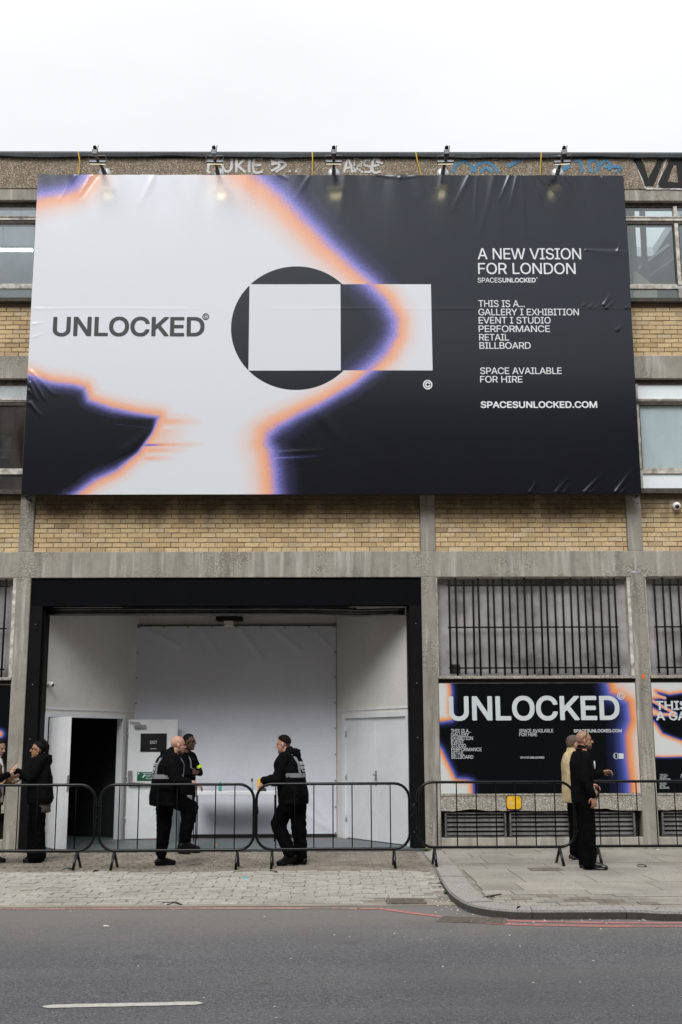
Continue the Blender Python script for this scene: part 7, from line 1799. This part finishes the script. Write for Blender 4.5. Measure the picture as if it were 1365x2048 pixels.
DEF = dict(hip=.095, hipz=.93, shz=1.43, shw=.185, kneez=.50)
def person(label, x, y, z0, th, H, J, skin, parts, scale=1.0):
    """J: joints in the person's own frame (x forward, y left) for a 1.75 m figure"""
    t_ = thing('person', label, 'person', (x, y, z0), th)
    k = H/1.75; t_.scale = (k, k, k)
    b = Blob()
    sec = J['torso']       # list of (f, l, z, rf, rl)
    b.loft([(f, l, z, rf*.86, rl*.86) for f, l, z, rf, rl in sec])
    HL, HR = Vector(J['hipL']), Vector(J['hipR'])
    for S_, hip in (('L', HL), ('R', HR)):
        kn, an, toe = Vector(J['knee'+S_]), Vector(J['ank'+S_]), Vector(J['toe'+S_])
        b.cap(hip, kn, .078, .052); b.cap(kn, an, .052, .036); b.ell(kn+(an-kn)*.28, (.052, .052, .10)); b.cap(an+Vector((0, 0, -.03)), toe, .034, .028)
        sh, el, wr = Vector(J['sh'+S_]), Vector(J['el'+S_]), Vector(J['wr'+S_])
        b.cap(sh, el, .050, .040); b.cap(el, wr, .040, .027); b.cap(sh, Vector(J['neck']), .05, .06)
        hd_, hn, cu, sp_, tm = J['hand'+S_]
        hand(b, wr, hd_, hn, cu, (1 if S_ == 'L' else -1)*J.get('tside'+S_, 1), sp_, J.get('hs', 1.0), tm)
    P, Rm = head(b, t_, J['head'], J.get('hyaw', 0), J.get('hpitch', 0), J.get('hsz', 1.0), J['neck'], fem=J.get('fem', False))
    body = b.melt('body', skin, t_, .0062, 2)
    # eyes and lips sit on the face
    for sg in (-1, 1):
        e = Blob(); e.ell(P(.0835, sg*.031, .008), (.0075, .013, .007), Rm, 10)
        e.mb.build('eye', M_EYE, t_)
    l_ = Blob(); l_.ell(P(.0885, 0, -.061), (.007, .021, .007), Rm, 10); l_.mb.build('lips', parts.get('lip', M_LIP), t_)
    t_['_'] = 1; del t_['_']
    return t_, P, Rm
def legs_cloth(t_, J, mat, r=(.105, .080, .070), fold=.022, pelvis=None, hem=None, voxel=.012):
    b = Blob()
    for S_ in 'LR':
        hip, kn, an = Vector(J['hip'+S_]), Vector(J['knee'+S_]), Vector(J['ank'+S_])
        an = an+(kn-an).normalized()*(hem if hem is not None else .03)
        b.cap(hip, kn, r[0], r[1]); b.cap(kn, an, r[1], r[2])
    hl, hr = Vector(J['hipL']), Vector(J['hipR']); c = (hl+hr)/2
    b.loft([(c.x, c.y, c.z-.12, .10, .15), (c.x-.01, c.y, c.z-.02, .125, .185), (c.x, c.y, c.z+.10, .11, .165), (c.x, c.y, c.z+.16, .10, .15)])
    return b.melt('trousers', mat, t_, voxel, 3, fold, .07)
def shoe(t_, an, toe, mat, boot=.0, sole=None, name='shoe', w=.046):
    an, toe = Vector(an), Vector(toe); d = toe-an; dh = Vector((d.x, d.y, 0)); dh = dh.normalized() if dh.length > .01 else Vector((1, 0, 0))
    b = Blob(); heel = an-dh*.055+Vector((0, 0, -.055)); tp_ = toe+dh*.035
    tilt = (toe.z-(an.z-.07))
    tz = toe.z
    b.cap(heel+Vector((0, 0, .015)), tp_+Vector((0, 0, -.005)), .040, .036, 16); b.cap(an+dh*.02+Vector((0, 0, -.02)), tp_-dh*.05+Vector((0, 0, .012)), .044, .034, 16)
    b.cap(an+Vector((0, 0, boot)), an+Vector((0, 0, -.035)), .050, .046, 16)
    o = b.melt(name, mat, t_, .009, 2)
    s_ = Blob(); lo = -.030
    s_.cap(heel+Vector((0, 0, -.012)), tp_+Vector((0, 0, lo)), .030, .030, 16); s_.cap(heel+dh*.02+Vector((0, 0, -.014)), tp_-dh*.02+Vector((0, 0, lo)), .036, .040, 16)
    so_ = s_.melt('sole', sole or mat, o, .010, 1)
    return o
def jacket(t_, J, mat, secs, arms=(.078, .062, .050), cuff=.02, fold=.02, hood=False, collar=True, name='jacket', extra=None, voxel=.011, fscale=.09):
    b = Blob(); b.loft(secs)
    for S_ in 'LR':
        sh, el, wr = Vector(J['sh'+S_]), Vector(J['el'+S_]), Vector(J['wr'+S_])
        w2 = wr+(el-wr).normalized()*cuff
        b.cap(sh, el, arms[0], arms[1]); b.cap(el, w2, arms[1], arms[2]); b.cap(sh, Vector(J['neck'])+Vector((-.01, 0, -.03)), arms[0]*.95, .07)
    nk = Vector(J['neck'])
    if collar: b.cap(nk+Vector((-.01, 0, -.04)), nk+Vector((-.008, 0, .028)), .080, .070)
    if hood:
        b.ell(nk+Vector((-.085, 0, .012)), (.080, .120, .055)); b.ell(nk+Vector((-.125, 0, -.035)), (.050, .105, .075)); b.cap(nk+Vector((-.14, -.05, .03)), nk+Vector((-.14, .05, .03)), .026); b.cap(nk+Vector((-.03, -.085, .02)), nk+Vector((.05, -.05, -.05)), .038, .03); b.cap(nk+Vector((-.03, .085, .02)), nk+Vector((.05, .05, -.05)), .038, .03)
    if extra: extra(b)
    return b.melt(name, mat, t_, voxel, 3, fold, fscale)
def hair_cap(t_, P, Rm, mat, low=-.02, back=.0, s=1.0, extra=None, name='hair', thick=.007, fringe=.045):
    """cap of hair over the cranium: cut off in front of the face"""
    bm = bmesh.new(); bmesh.ops.create_uvsphere(bm, u_segments=28, v_segments=18, radius=1.0)
    for v in bm.verts: v.co = Vector((v.co.x*(.098+thick), v.co.y*(.078+thick), v.co.z*(.094+thick)))
    dele = []
    for v in bm.verts:
        z, x = v.co.z, v.co.x
        lim = -.062+low if x < -.022 else ((-.03+(x+.022)/.05*.045) if x < .028 else (.015+(x-.028)/.07*fringe))
        if z < lim: dele.append(v)
    bmesh.ops.delete(bm, geom=dele, context='VERTS')
    ge = bmesh.ops.solidify(bm, geom=bm.faces[:], thickness=.003)
    hr = random.Random(5)
    for v in bm.verts: v.co = P(-.012, 0, .030)+Rm @ (v.co*s*(1+hr.uniform(-.018, .022)))
    me = bpy.data.meshes.new(name); bm.to_mesh(me); bm.free(); me.materials.append(mat)
    me.polygons.foreach_set('use_smooth', [True]*len(me.polygons))
    o = bpy.data.objects.new(name, me); COL.objects.link(o); o.parent = t_
    return o
def bvh_of(o):
    me = o.data; return BVHTree.FromPolygons([v.co.copy() for v in me.vertices], [tuple(p.vertices) for p in me.polygons])
def wrap_strip(t_, bvh, path, w, mat, name, off=.006, axis=(0, 0), mode='radial'):
    """a tape laid on a garment. path: (angle deg, z) round the vertical axis, or (y, z) seen from behind/front"""
    A, Bp = [], []
    prev = None; pts = []
    for i, (u, z) in enumerate(path):
        u2, z2 = path[min(i+1, len(path)-1)]; u1, z1 = path[max(i-1, 0)]
        if mode == 'radial': du, dz = R(u2-u1)*.2, z2-z1
        else: du, dz = u2-u1, z2-z1
        L = math.hypot(du, dz) or 1; nu, nz_ = -dz/L, du/L
        row = []
        for sg in (-1, 1):
            if mode == 'radial':
                uu = R(u)+nu*sg*w/2/.2; zz = z+nz_*sg*w/2
                d = Vector((math.cos(uu), math.sin(uu), 0)); o_ = Vector((axis[0], axis[1], zz))+d*.6
                contact = bvh.ray_cast(o_, -d)
            else:
                dd = Vector((1, 0, 0)) if mode == 'back' else Vector((-1, 0, 0))
                o_ = Vector((-.7 if mode == 'back' else .7, u+nu*sg*w/2, z+nz_*sg*w/2)); contact = bvh.ray_cast(o_, dd); d = -dd
            row.append(contact[0]+d*off if contact[0] is not None else None)
        if None not in row: pts.append(row)
    if len(pts) < 2: return None
    vs = [p for r_ in pts for p in r_]
    m = MB(); m.add(vs, [(2*i, 2*i+1, 2*i+3, 2*i+2) for i in range(len(pts)-1)], 0, True)
    return m.build(name, mat, t_)
def band(t_, p, q, r, mat, name):
    p, q = Vector(p), Vector(q); d = (q-p).normalized()
    return MB().tube([p, q], r, 16, caps=False).build(name, mat, t_)
def glasses(t_, P, up=0.0, back=0.0):
    m = MB()
    for sg in (-1, 1):
        c = P(.094+back, sg*.031, .006+up)
        pts = [P(.094+back-.006*abs(math.cos(a)), sg*.031+.022*math.cos(a), .006+up+.017*math.sin(a)) for a in [i*math.pi/6 for i in range(12)]]
        m.tube(pts, .003, 5, closed=True); m.tube([P(.088+back, sg*.053, .010+up), P(.0+back, sg*.082, .010+up*.8), P(-.02+back, sg*.082, -.002+up*.4)], .003, 5)
    m.tube([P(.095+back, -.009, .010+up), P(.095+back, .009, .010+up)], .003, 5)
    o = m.build('glasses', M_LENS, t_); return o
def base_joints(**k):
    J = dict(torso=[(0, 0, .86, .10, .15), (-.005, 0, .96, .115, .175), (.0, 0, 1.08, .10, .15), (.005, 0, 1.22, .115, .165), (.0, 0, 1.36, .11, .18), (-.01, 0, 1.44, .085, .15), (-.015, 0, 1.49, .06, .08)],
             hipL=(0, .09, .92), hipR=(0, -.09, .92), kneeL=(.01, .095, .50), kneeR=(.01, -.095, .50), ankL=(-.01, .10, .09), ankR=(-.01, -.10, .09), toeL=(.13, .12, .035), toeR=(.13, -.12, .035),
             shL=(-.005, .175, 1.415), shR=(-.005, -.175, 1.415), elL=(-.03, .22, 1.13), elR=(-.03, -.22, 1.13), wrL=(.04, .22, .89), wrR=(.04, -.22, .89),
             handL=((.1, 0, -1), (0, -1, 0), .5, .08, .7), handR=((.1, 0, -1), (0, 1, 0), .5, .08, .7), neck=(-.012, 0, 1.49), head=(.015, 0, 1.632))
    J.update(k); return J
def shift(secs, f=0, z0=.9, lean=0.0, wf=1.0, wl=1.0):
    return [(a+f+lean*max(0, z-z0), l, z, rf*wf, rl*wl) for a, l, z, rf, rl in secs]
VJ = [(0, 0, .80, .140, .190), (0, 0, .92, .145, .200), (0, 0, 1.05, .140, .190), (.005, 0, 1.20, .145, .195), (0, 0, 1.34, .140, .200), (-.01, 0, 1.43, .105, .165), (-.015, 0, 1.485, .075, .10)]

# ---- hooded woman facing left
J = base_joints(fem=True, head=(.035, 0, 1.60), hpitch=-.05, neck=(-.005, 0, 1.47), elL=(.10, .25, 1.20), elR=(.12, -.24, 1.17), wrL=(.30, .16, 1.28), wrR=(.31, -.10, 1.25),
    handL=((.6, -.3, .5), (0, -.6, -.6), .5, .1, .6), handR=((.7, .3, .4), (0, .6, -.6), .5, .1, .6), toeL=(.10, .12, .035), toeR=(.10, -.12, .035), hs=.92)
t_, P, Rm = person('woman with glasses and high black ponytail in a black hooded coat and wide black trousers', -4.16, -1.46, -.012, R(188), 1.70, J, SK_TAN, {})
jacket(t_, J, CL_BLACK2, [(-.02, 0, .82, .175, .21), (-.025, 0, .90, .195, .225), (-.02, 0, 1.05, .185, .215), (-.01, 0, 1.22, .18, .215), (0, 0, 1.35, .155, .205), (-.01, 0, 1.44, .11, .165), (-.015, 0, 1.49, .085, .10)], (.095, .085, .062), .01, .026, hood=True, fscale=.13)
b = Blob(); b.loft([(-.03, 0, .70, .15, .18), (-.03, 0, .78, .155, .19), (-.02, 0, .85, .15, .19)]); b.melt('shirt_hem', CL_CHECK, t_, .012, 2, .03, .05)
legs_cloth(t_, J, CL_TROUS, (.115, .115, .125), .03, hem=-.01)
for S_ in 'LR': shoe(t_, J['ank'+S_], J['toe'+S_], M_BOOT)
hair_cap(t_, P, Rm, M_HAIRB, -.03, fringe=.055)
b = Blob(); b.ell(P(-.055, 0, .125), (.040, .038, .034)); b.cap(P(-.065, 0, .125), P(-.125, 0, .06), .034, .036); b.cap(P(-.125, 0, .06), P(-.13, 0, -.06), .036, .028); b.cap(P(-.13, 0, -.06), P(-.10, 0, -.12), .028, .012)
for k in range(7): b.cap(P(-.05, 0, .14), P(-.05+.03*math.cos(k), .03*math.sin(k*2), .178), .006, .003, 6)
b.melt('ponytail', M_HAIRB, t_, .007, 1, .012, .03)
glasses(t_, P)
for sg in (-1, 1): MB().tube([P(-.005, sg*.086, -.045), P(0, sg*.088, -.062), P(-.008, sg*.088, -.075)], .0035, 6).build('earring', M_GOLD, t_)

# ---- man at the left edge with paper
J = base_joints(head=(.055, 0, 1.61), hpitch=.28, hyaw=-.25, elR=(.02, -.25, 1.15), wrR=(.26, -.12, 1.19), elL=(.04, .24, 1.14), wrL=(.26, .10, 1.12), handR=((.9, .1, .1), (0, .5, .8), .35, .12, .8), handL=((.9, -.2, .2), (0, -.3, .9), .6, .1, .6))
t_, P, Rm = person('man in an olive brown jacket and white shirt reading a paper at the left edge', -4.77, -1.62, -.012, R(-6), 1.72, J, SK_OLIVE, {})
def opn(b): pass
jacket(t_, J, CL_OLIVE, VJ, (.072, .060, .048), .03, .02)
b = Blob(); b.loft([(.025, -.0, .84, .125, .10), (.025, 0, 1.1, .128, .09), (.025, 0, 1.3, .125, .08), (.015, 0, 1.44, .10, .06), (0, 0, 1.50, .072, .07)]); b.melt('shirt', CL_WHITE, t_, .011, 2, .01, .08)
legs_cloth(t_, J, CL_DENIM)
for S_ in 'LR': shoe(t_, J['ank'+S_], J['toe'+S_], M_BOOT)
hair_cap(t_, P, Rm, M_HAIRB, .0, thick=.012, fringe=.05)
# paper leaflets held
w = Matrix.Translation((-4.81, -1.62, -.012)) @ Matrix.Rotation(R(-6), 4, 'Z')
pp_ = MB(); 
for (a_, b_, c_) in ((0, .0, 0), (.012, .02, .1)):
    T = w @ Matrix.Translation((.36+a_, -.13, 1.25+b_)) @ Matrix.Rotation(R(35)+c_, 4, 'Y') @ Matrix.Rotation(R(20), 4, 'Z')
    pp_.add([tuple(T @ Vector(v)) for v in [(-.01, -.06, -.07), (-.005, .06, -.07), (0, .06, .09), (.01, -.06, .09), (-.013, -.06, -.07), (-.008, .06, -.07), (-.003, .06, .09), (.007, -.06, .09)]], [(0, 1, 2, 3), (7, 6, 5, 4), (0, 4, 5, 1), (1, 5, 6, 2), (2, 6, 7, 3), (3, 7, 4, 0)])
tag(pp_.build('leaflet', M_WHITE), 'white folded paper held up by the man at the left edge', 'paper')

# ---- person outside the left edge reaching in
J = base_joints(head=(.03, 0, 1.61), elR=(.20, -.24, 1.16), wrR=(.475, -.20, 1.27), handR=((.55, .05, .85), (.75, .3, -.4), .12, .22, .1), elL=(.0, .22, 1.13), wrL=(.22, .10, 1.10), handL=((.9, -.2, .2), (0, -.3, .9), .5, .1, .6))
t_, P, Rm = person('person in a black cardigan reaching in from the left edge with an open hand', -4.80, -2.02, -.012, R(4), 1.70, J, SK_PALE, {})
t_.location.x = -4.86
jacket(t_, J, CL_BLACK, VJ, (.070, .062, .046), .035, .02, collar=False)
legs_cloth(t_, J, CL_TROUS)
for S_ in 'LR': shoe(t_, J['ank'+S_], J['toe'+S_], M_BOOT)
hair_cap(t_, P, Rm, M_HAIRD, -.06, thick=.014)

# ---- guards' vest
def vest(t_, J, secs, mirror_text=True, back_lines=('SECURITY', 'RESPONSE', 'TEAM'), fold=.012):
    b = Blob(); b.loft([(f, l, z, rf+.012, rl-.005) for f, l, z, rf, rl in secs])
    nk = Vector(J['neck'])
    b.cap(Vector(J['shL'])+Vector((0, -.04, .02)), nk+Vector((-.01, 0, -.03)), .070, .07); b.cap(Vector(J['shR'])+Vector((0, .04, .02)), nk+Vector((-.01, 0, -.03)), .070, .07)
    v = b.melt('vest', CL_BLACK, t_, .011, 3, fold, .10)
    bv = bvh_of(v)
    cx = sum(s_[0] for s_ in secs)/len(secs)
    wz = 1.185
    wrap_strip(v, bv, [(a, wz) for a in range(0, 361, 6)], .058, M_REFL, 'waist_tape', .005, (secs[3][0], 0))
    for sg in (-1, 1):
        wrap_strip(v, bv, [(sg*.105, wz+.03+k*.02) for k in range(12)], .044, M_REFL, 'back_tape', .005, mode='back')
        wrap_strip(v, bv, [(sg*.105, wz+.03+k*.02) for k in range(12)], .044, M_REFL, 'front_tape', .005, mode='front')
        # over the shoulder
        pts = []
        for k in range(12):
            f = -.10+k*.02; contact = bv.ray_cast(Vector((J['sh'+('L' if sg > 0 else 'R')][0]+f, sg*.115, 1.9)), Vector((0, 0, -1)))
            contact_b = bv.ray_cast(Vector((J['sh'+('L' if sg > 0 else 'R')][0]+f, sg*.075, 1.9)), Vector((0, 0, -1)))
            if contact[0] is not None and contact_b[0] is not None and contact[0].z > 1.30: pts.append((contact[0]+Vector((0, 0, .005)), contact_b[0]+Vector((0, 0, .005))))
        if len(pts) > 2:
            m = MB(); m.add([p for r_ in pts for p in r_], [(2*i, 2*i+1, 2*i+3, 2*i+2) for i in range(len(pts)-1)], 0, True); m.build('shoulder_tape', M_REFL, v)
    # lettering on the back, laid onto the cloth
    for i, (s_, zt_, hh, ww) in enumerate(((back_lines[0], 1.365, .042, .160), (back_lines[1], 1.308, .042, .160), (back_lines[2], 1.252, .020, .12))):
        me, a = text_mesh(s_, 1); mn, mx_ = a[:, 0].min(), a[:, 0].max(); co = []
        for px_, pz_, _ in a:
            yy = (ww/2)-(px_-mn)/(mx_-mn)*ww; zz = zt_-hh+pz_/.52*hh
            contact = bv.ray_cast(Vector((-.8, yy, zz)), Vector((1, 0, 0)))
            xx = contact[0].x-.007 if contact[0] is not None else -.15
            co += [xx, yy, zz]
        me.vertices.foreach_set('co', np.array(co, dtype=np.float32)); me.materials.clear(); me.materials.append(M_WHITE); me.update()
        o = bpy.data.objects.new('lettering', me); COL.objects.link(o); o.parent = v
    return v

# ---- bald guard, right foot up on the barrier rail, leaning on it, facing right
lean = .12
secs = shift(VJ, -.055, .92, lean, 1.36, 1.12); tor = shift(base_joints()['torso'], -.03, .92, lean, 1.05)
J = base_joints(torso=tor, head=(.115, 0, 1.605), hpitch=.12, neck=(.04, 0, 1.48), shL=(.025, .175, 1.405), shR=(.025, -.175, 1.405), hipL=(-.03, .09, .92), hipR=(-.03, -.09, .92),
    kneeL=(-.03, .10, .50), ankL=(-.06, .11, .09), toeL=(.09, .15, .035), kneeR=(.29, -.13, .77), ankR=(.20, -.15, .31), toeR=(.35, -.16, .235),
    elR=(.05, -.27, 1.13), wrR=(.30, -.26, 1.10), handR=((.85, 0, -.45), (0, .1, -1), .7, .08, .5), elL=(.08, .24, 1.13), wrL=(.30, .10, 1.12), handL=((.8, -.4, -.4), (0, -.1, -1), .6, .08, .5))
t_, P, Rm = person('bald guard in a black striped vest, one boot up on the barrier rail', -2.21, -2.14, -.012, R(20), 1.76, J, SK_LIGHT, {})
jacket(t_, J, CL_BLACK2, secs, (.094, .078, .058), .10, .030, hood=True, fscale=.07)
vest(t_, J, secs)
legs_cloth(t_, J, CL_TROUS, (.130, .098, .072), .034, hem=.06)
shoe(t_, J['ankL'], J['toeL'], M_BOOT, .08); shoe(t_, J['ankR'], J['toeR'], M_BOOT, .08)
b = Blob(); b.ell(P(.055, 0, -.085), (.046, .050, .042), Rm); b.ell(P(.02, 0, -.075), (.05, .062, .035), Rm); b.melt('beard', M_BEARDG, t_, .006, 2)

# ---- guard with folded arms in the doorway, facing right
secs = shift([(a, l, z, rf*.86, rl*.90) for a, l, z, rf, rl in VJ], 0)
J = base_joints(fem=True, head=(.03, 0, 1.625), hpitch=.0, elR=(.10, -.235, 1.17), elL=(.11, .23, 1.17), wrR=(.185, .05, 1.19), wrL=(.215, -.06, 1.175), handR=((-.35, .95, .05), (-1, 0, 0), .7, .05, .6), handL=((-.35, -.95, .05), (-1, 0, 0), .7, .05, .6), toeL=(.14, .10, .035), toeR=(.10, -.15, .035), kneeR=(.03, -.09, .50), hs=.92)
t_, P, Rm = person('guard with black hair standing in the entrance with folded arms and a yellow armband', -2.20, -.22, 0.0, R(-18), 1.77, J, SK_DARK, {'lip': SK_DARK})
jacket(t_, J, CL_BLACK, secs, (.068, .056, .046), .03, .02)
legs_cloth(t_, J, CL_TROUS, (.088, .066, .052), .02)
for S_ in 'LR': shoe(t_, J['ank'+S_], J['toe'+S_], M_BOOT)
hair_cap(t_, P, Rm, M_HAIRB, -.02, thick=.006, fringe=.06)
glasses(t_, P)
b = Blob(); b.ell(P(-.10, 0, .02), (.04, .045, .045), Rm); b.ell(P(-.06, 0, -.05), (.05, .058, .04), Rm); b.melt('hair_bun', M_HAIRB, t_, .008, 1)
el, sh = Vector(J['elL']), Vector(J['shL']); q = sh.lerp(el, .62); band(t_, q, q+(el-sh).normalized()*.045, .074, M_HIVIS, 'armband')
wrap_strip(t_, BVHTree.FromPolygons([v.co.copy() for v in t_.children[[c.name.split('.')[0] for c in t_.children].index('jacket')].data.vertices], [tuple(p.vertices) for p in t_.children[[c.name.split('.')[0] for c in t_.children].index('jacket')].data.polygons]), [(-.10, 1.17+k*.02) for k in range(13)], .022, M_REFL, 'front_tape', .004, mode='front')
b = Blob(); b.loft([(.10, -.10, .70, .02, .07), (.10, -.10, .84, .025, .08)]); b.melt('bag', M_GREYBOARD, t_, .01, 1)

# ---- guard on the right, leaning on the barrier, facing left, legs crossed
lean = .16
secs = shift(VJ, .0, .92, lean, 1.34, 1.10); tor = shift(base_joints()['torso'], -.02, .92, lean)
J = base_joints(torso=tor, head=(.15, 0, 1.60), hpitch=.20, hyaw=.12, neck=(.075, 0, 1.48), shL=(.07, .175, 1.40), shR=(.06, -.175, 1.41), hipL=(-.02, .09, .92), hipR=(-.02, -.09, .92),
    kneeR=(-.05, -.08, .49), ankR=(-.09, -.07, .09), toeR=(.05, -.09, .035), kneeL=(.20, .06, .53), ankL=(.0, .10, .15), toeL=(.11, .14, .04),
    elL=(.13, .24, 1.135), wrL=(.345, .25, 1.115), handL=((.55, .12, -.85), (-.6, -.2, -.4), .55, .1, .5), elR=(.14, -.22, 1.12), wrR=(.35, -.05, 1.08), handR=((.9, .2, -.2), (0, .3, -1), .6, .1, .6))
t_, P, Rm = person('dark haired guard in a black striped vest leaning on the barrier, facing left', -.50, -2.04, -.012, R(160), 1.77, J, SK_LIGHT, {})
jacket(t_, J, CL_BLACK2, secs, (.094, .078, .060), .02, .030, hood=True, fscale=.07)
vest(t_, J, secs)
legs_cloth(t_, J, CL_TROUS, (.128, .104, .084), .034, hem=.02)
shoe(t_, J['ankR'], J['toeR'], M_BOOT, .06); shoe(t_, J['ankL'], J['toeL'], M_BOOT, .06)
hair_cap(t_, P, Rm, M_HAIRD, .012, thick=.006, fringe=.080)
hair_cap(t_, P, Rm, plain('cropped_side_hair', (.11, .070, .050), .85, var=.25, scale=60), -.03, thick=.0015, fringe=.085, name='cropped_sides')
b = Blob(); b.ell(P(.058, 0, -.090), (.040, .045, .034), Rm); b.melt('beard', M_BEARDG, t_, .006, 2)
el, sh = Vector(J['elR']), Vector(J['shR']); q = sh.lerp(el, .25); band(t_, q, q+(el-sh).normalized()*.05, .089, M_HIVIS, 'armband')

# ---- man in black with glasses pushed up, facing right
secs = shift(VJ, -.03, .92, -.02, 1.02, .98)
J = base_joints(head=(.02, 0, 1.625), hyaw=-.05, elR=(-.05, -.235, 1.13), wrR=(.055, -.225, .925), handR=((.12, .0, -1), (-.3, .9, 0), .55, .1, .7), elL=(.06, .22, 1.14), wrL=(.28, .20, 1.21), handL=((.95, -.05, .15), (.1, -.5, -.8), .9, .05, .9),
    hipL=(-.02, .09, .92), hipR=(-.02, -.09, .92), kneeR=(.0, -.10, .50), ankR=(-.01, -.11, .09), toeR=(.15, -.15, .035), toeL=(.15, .11, .035), hs=1.0)
t_, P, Rm = person('bearded man with a shaved head in a black jacket and polished shoes, facing right', 3.37, -2.86, 0.0, R(0), 1.765, J, SK_TAN, {})
jk = jacket(t_, J, CL_BLACK2, [(a, l, z if z > .85 else .835, rf, rl) for a, l, z, rf, rl in secs], (.076, .064, .050), .015, .018)
MB().tube([P(-.045, 0, -.10)+Vector((.075*math.cos(a), .075*math.sin(a), 0)) for a in [R(80)+i*R(200)/14 for i in range(15)]], .006, 6).build('collar_lining', plain('maroon_cloth', (.05, .008, .014), .8), t_)
legs_cloth(t_, J, CL_TROUS, (.110, .098, .092), .020, hem=-.005)
shoe(t_, J['ankR'], J['toeR'], M_SHINE, .02); shoe(t_, J['ankL'], J['toeL'], M_SHINE, .02)
hair_cap(t_, P, Rm, M_STUB, .0, thick=.0025, fringe=.07)
b = Blob(); b.ell(P(.052, 0, -.085), (.044, .050, .040), Rm); b.ell(P(.02, 0, -.065), (.045, .0625, .035), Rm); b.melt('beard', M_BEARD, t_, .006, 2)
m = MB(); m.tube([P(.035*math.cos(a)-.005, .084*math.cos(a), .0) if False else P(.005+.03*math.sin(a), .085*math.cos(a), .015+.115*math.sin(a)) for a in [i*math.pi/16 for i in range(17)]], .0035, 6)
m.build('glasses', M_LENS, t_)
m = Blob(); m.ell((.135, -.02, 1.31), (.012, .03, .055)); m.mb.build('badge', M_WHITE, t_)

# ---- person in a beige jacket behind him
secs = shift(VJ, 0, .92, 0, 1.0, 1.0)
J = base_joints(head=(.02, 0, 1.60), hyaw=.2, elR=(.0, -.235, 1.13), wrR=(.22, -.16, .98), handR=((.6, .1, -.7), (-.2, .8, 0), .6, .06, .6), elL=(.02, .22, 1.13), wrL=(.25, .12, 1.03), handL=((.8, -.3, -.1), (0, -.5, -.8), .6, .05, .6), toeL=(.14, .11, .035), toeR=(.15, -.13, .035))
t_, P, Rm = person('grey haired person in a beige jacket, mostly hidden by the man in black', 3.40, -1.86, 0.0, R(0), 1.74, J, SK_LIGHT, {})
t_.location = (3.44, -1.86, 0)
jacket(t_, J, CL_BEIGE, [(a-.02, l, z, rf*(1.05), rl) for a, l, z, rf, rl in secs], (.078, .066, .052), .02, .022)
legs_cloth(t_, J, CL_TROUS, (.105, .090, .078), .022)
for S_ in 'LR': shoe(t_, J['ank'+S_], J['toe'+S_], M_PLASTB, .02, M_SOLEW)
hair_cap(t_, P, Rm, M_HAIRG, -.05, thick=.008, fringe=.06)
ph = MB(); w = Matrix.Translation(t_.location) @ Matrix.Translation(Vector((.29, -.15, .90))) @ Matrix.Rotation(R(25), 4, 'Y')
ph.bbox(-.006, .006, -.038, .038, -.075, .075, .003, T=w); tag(ph.build('phone', M_PLASTB), 'black phone held low by the person in the beige jacket', 'phone')
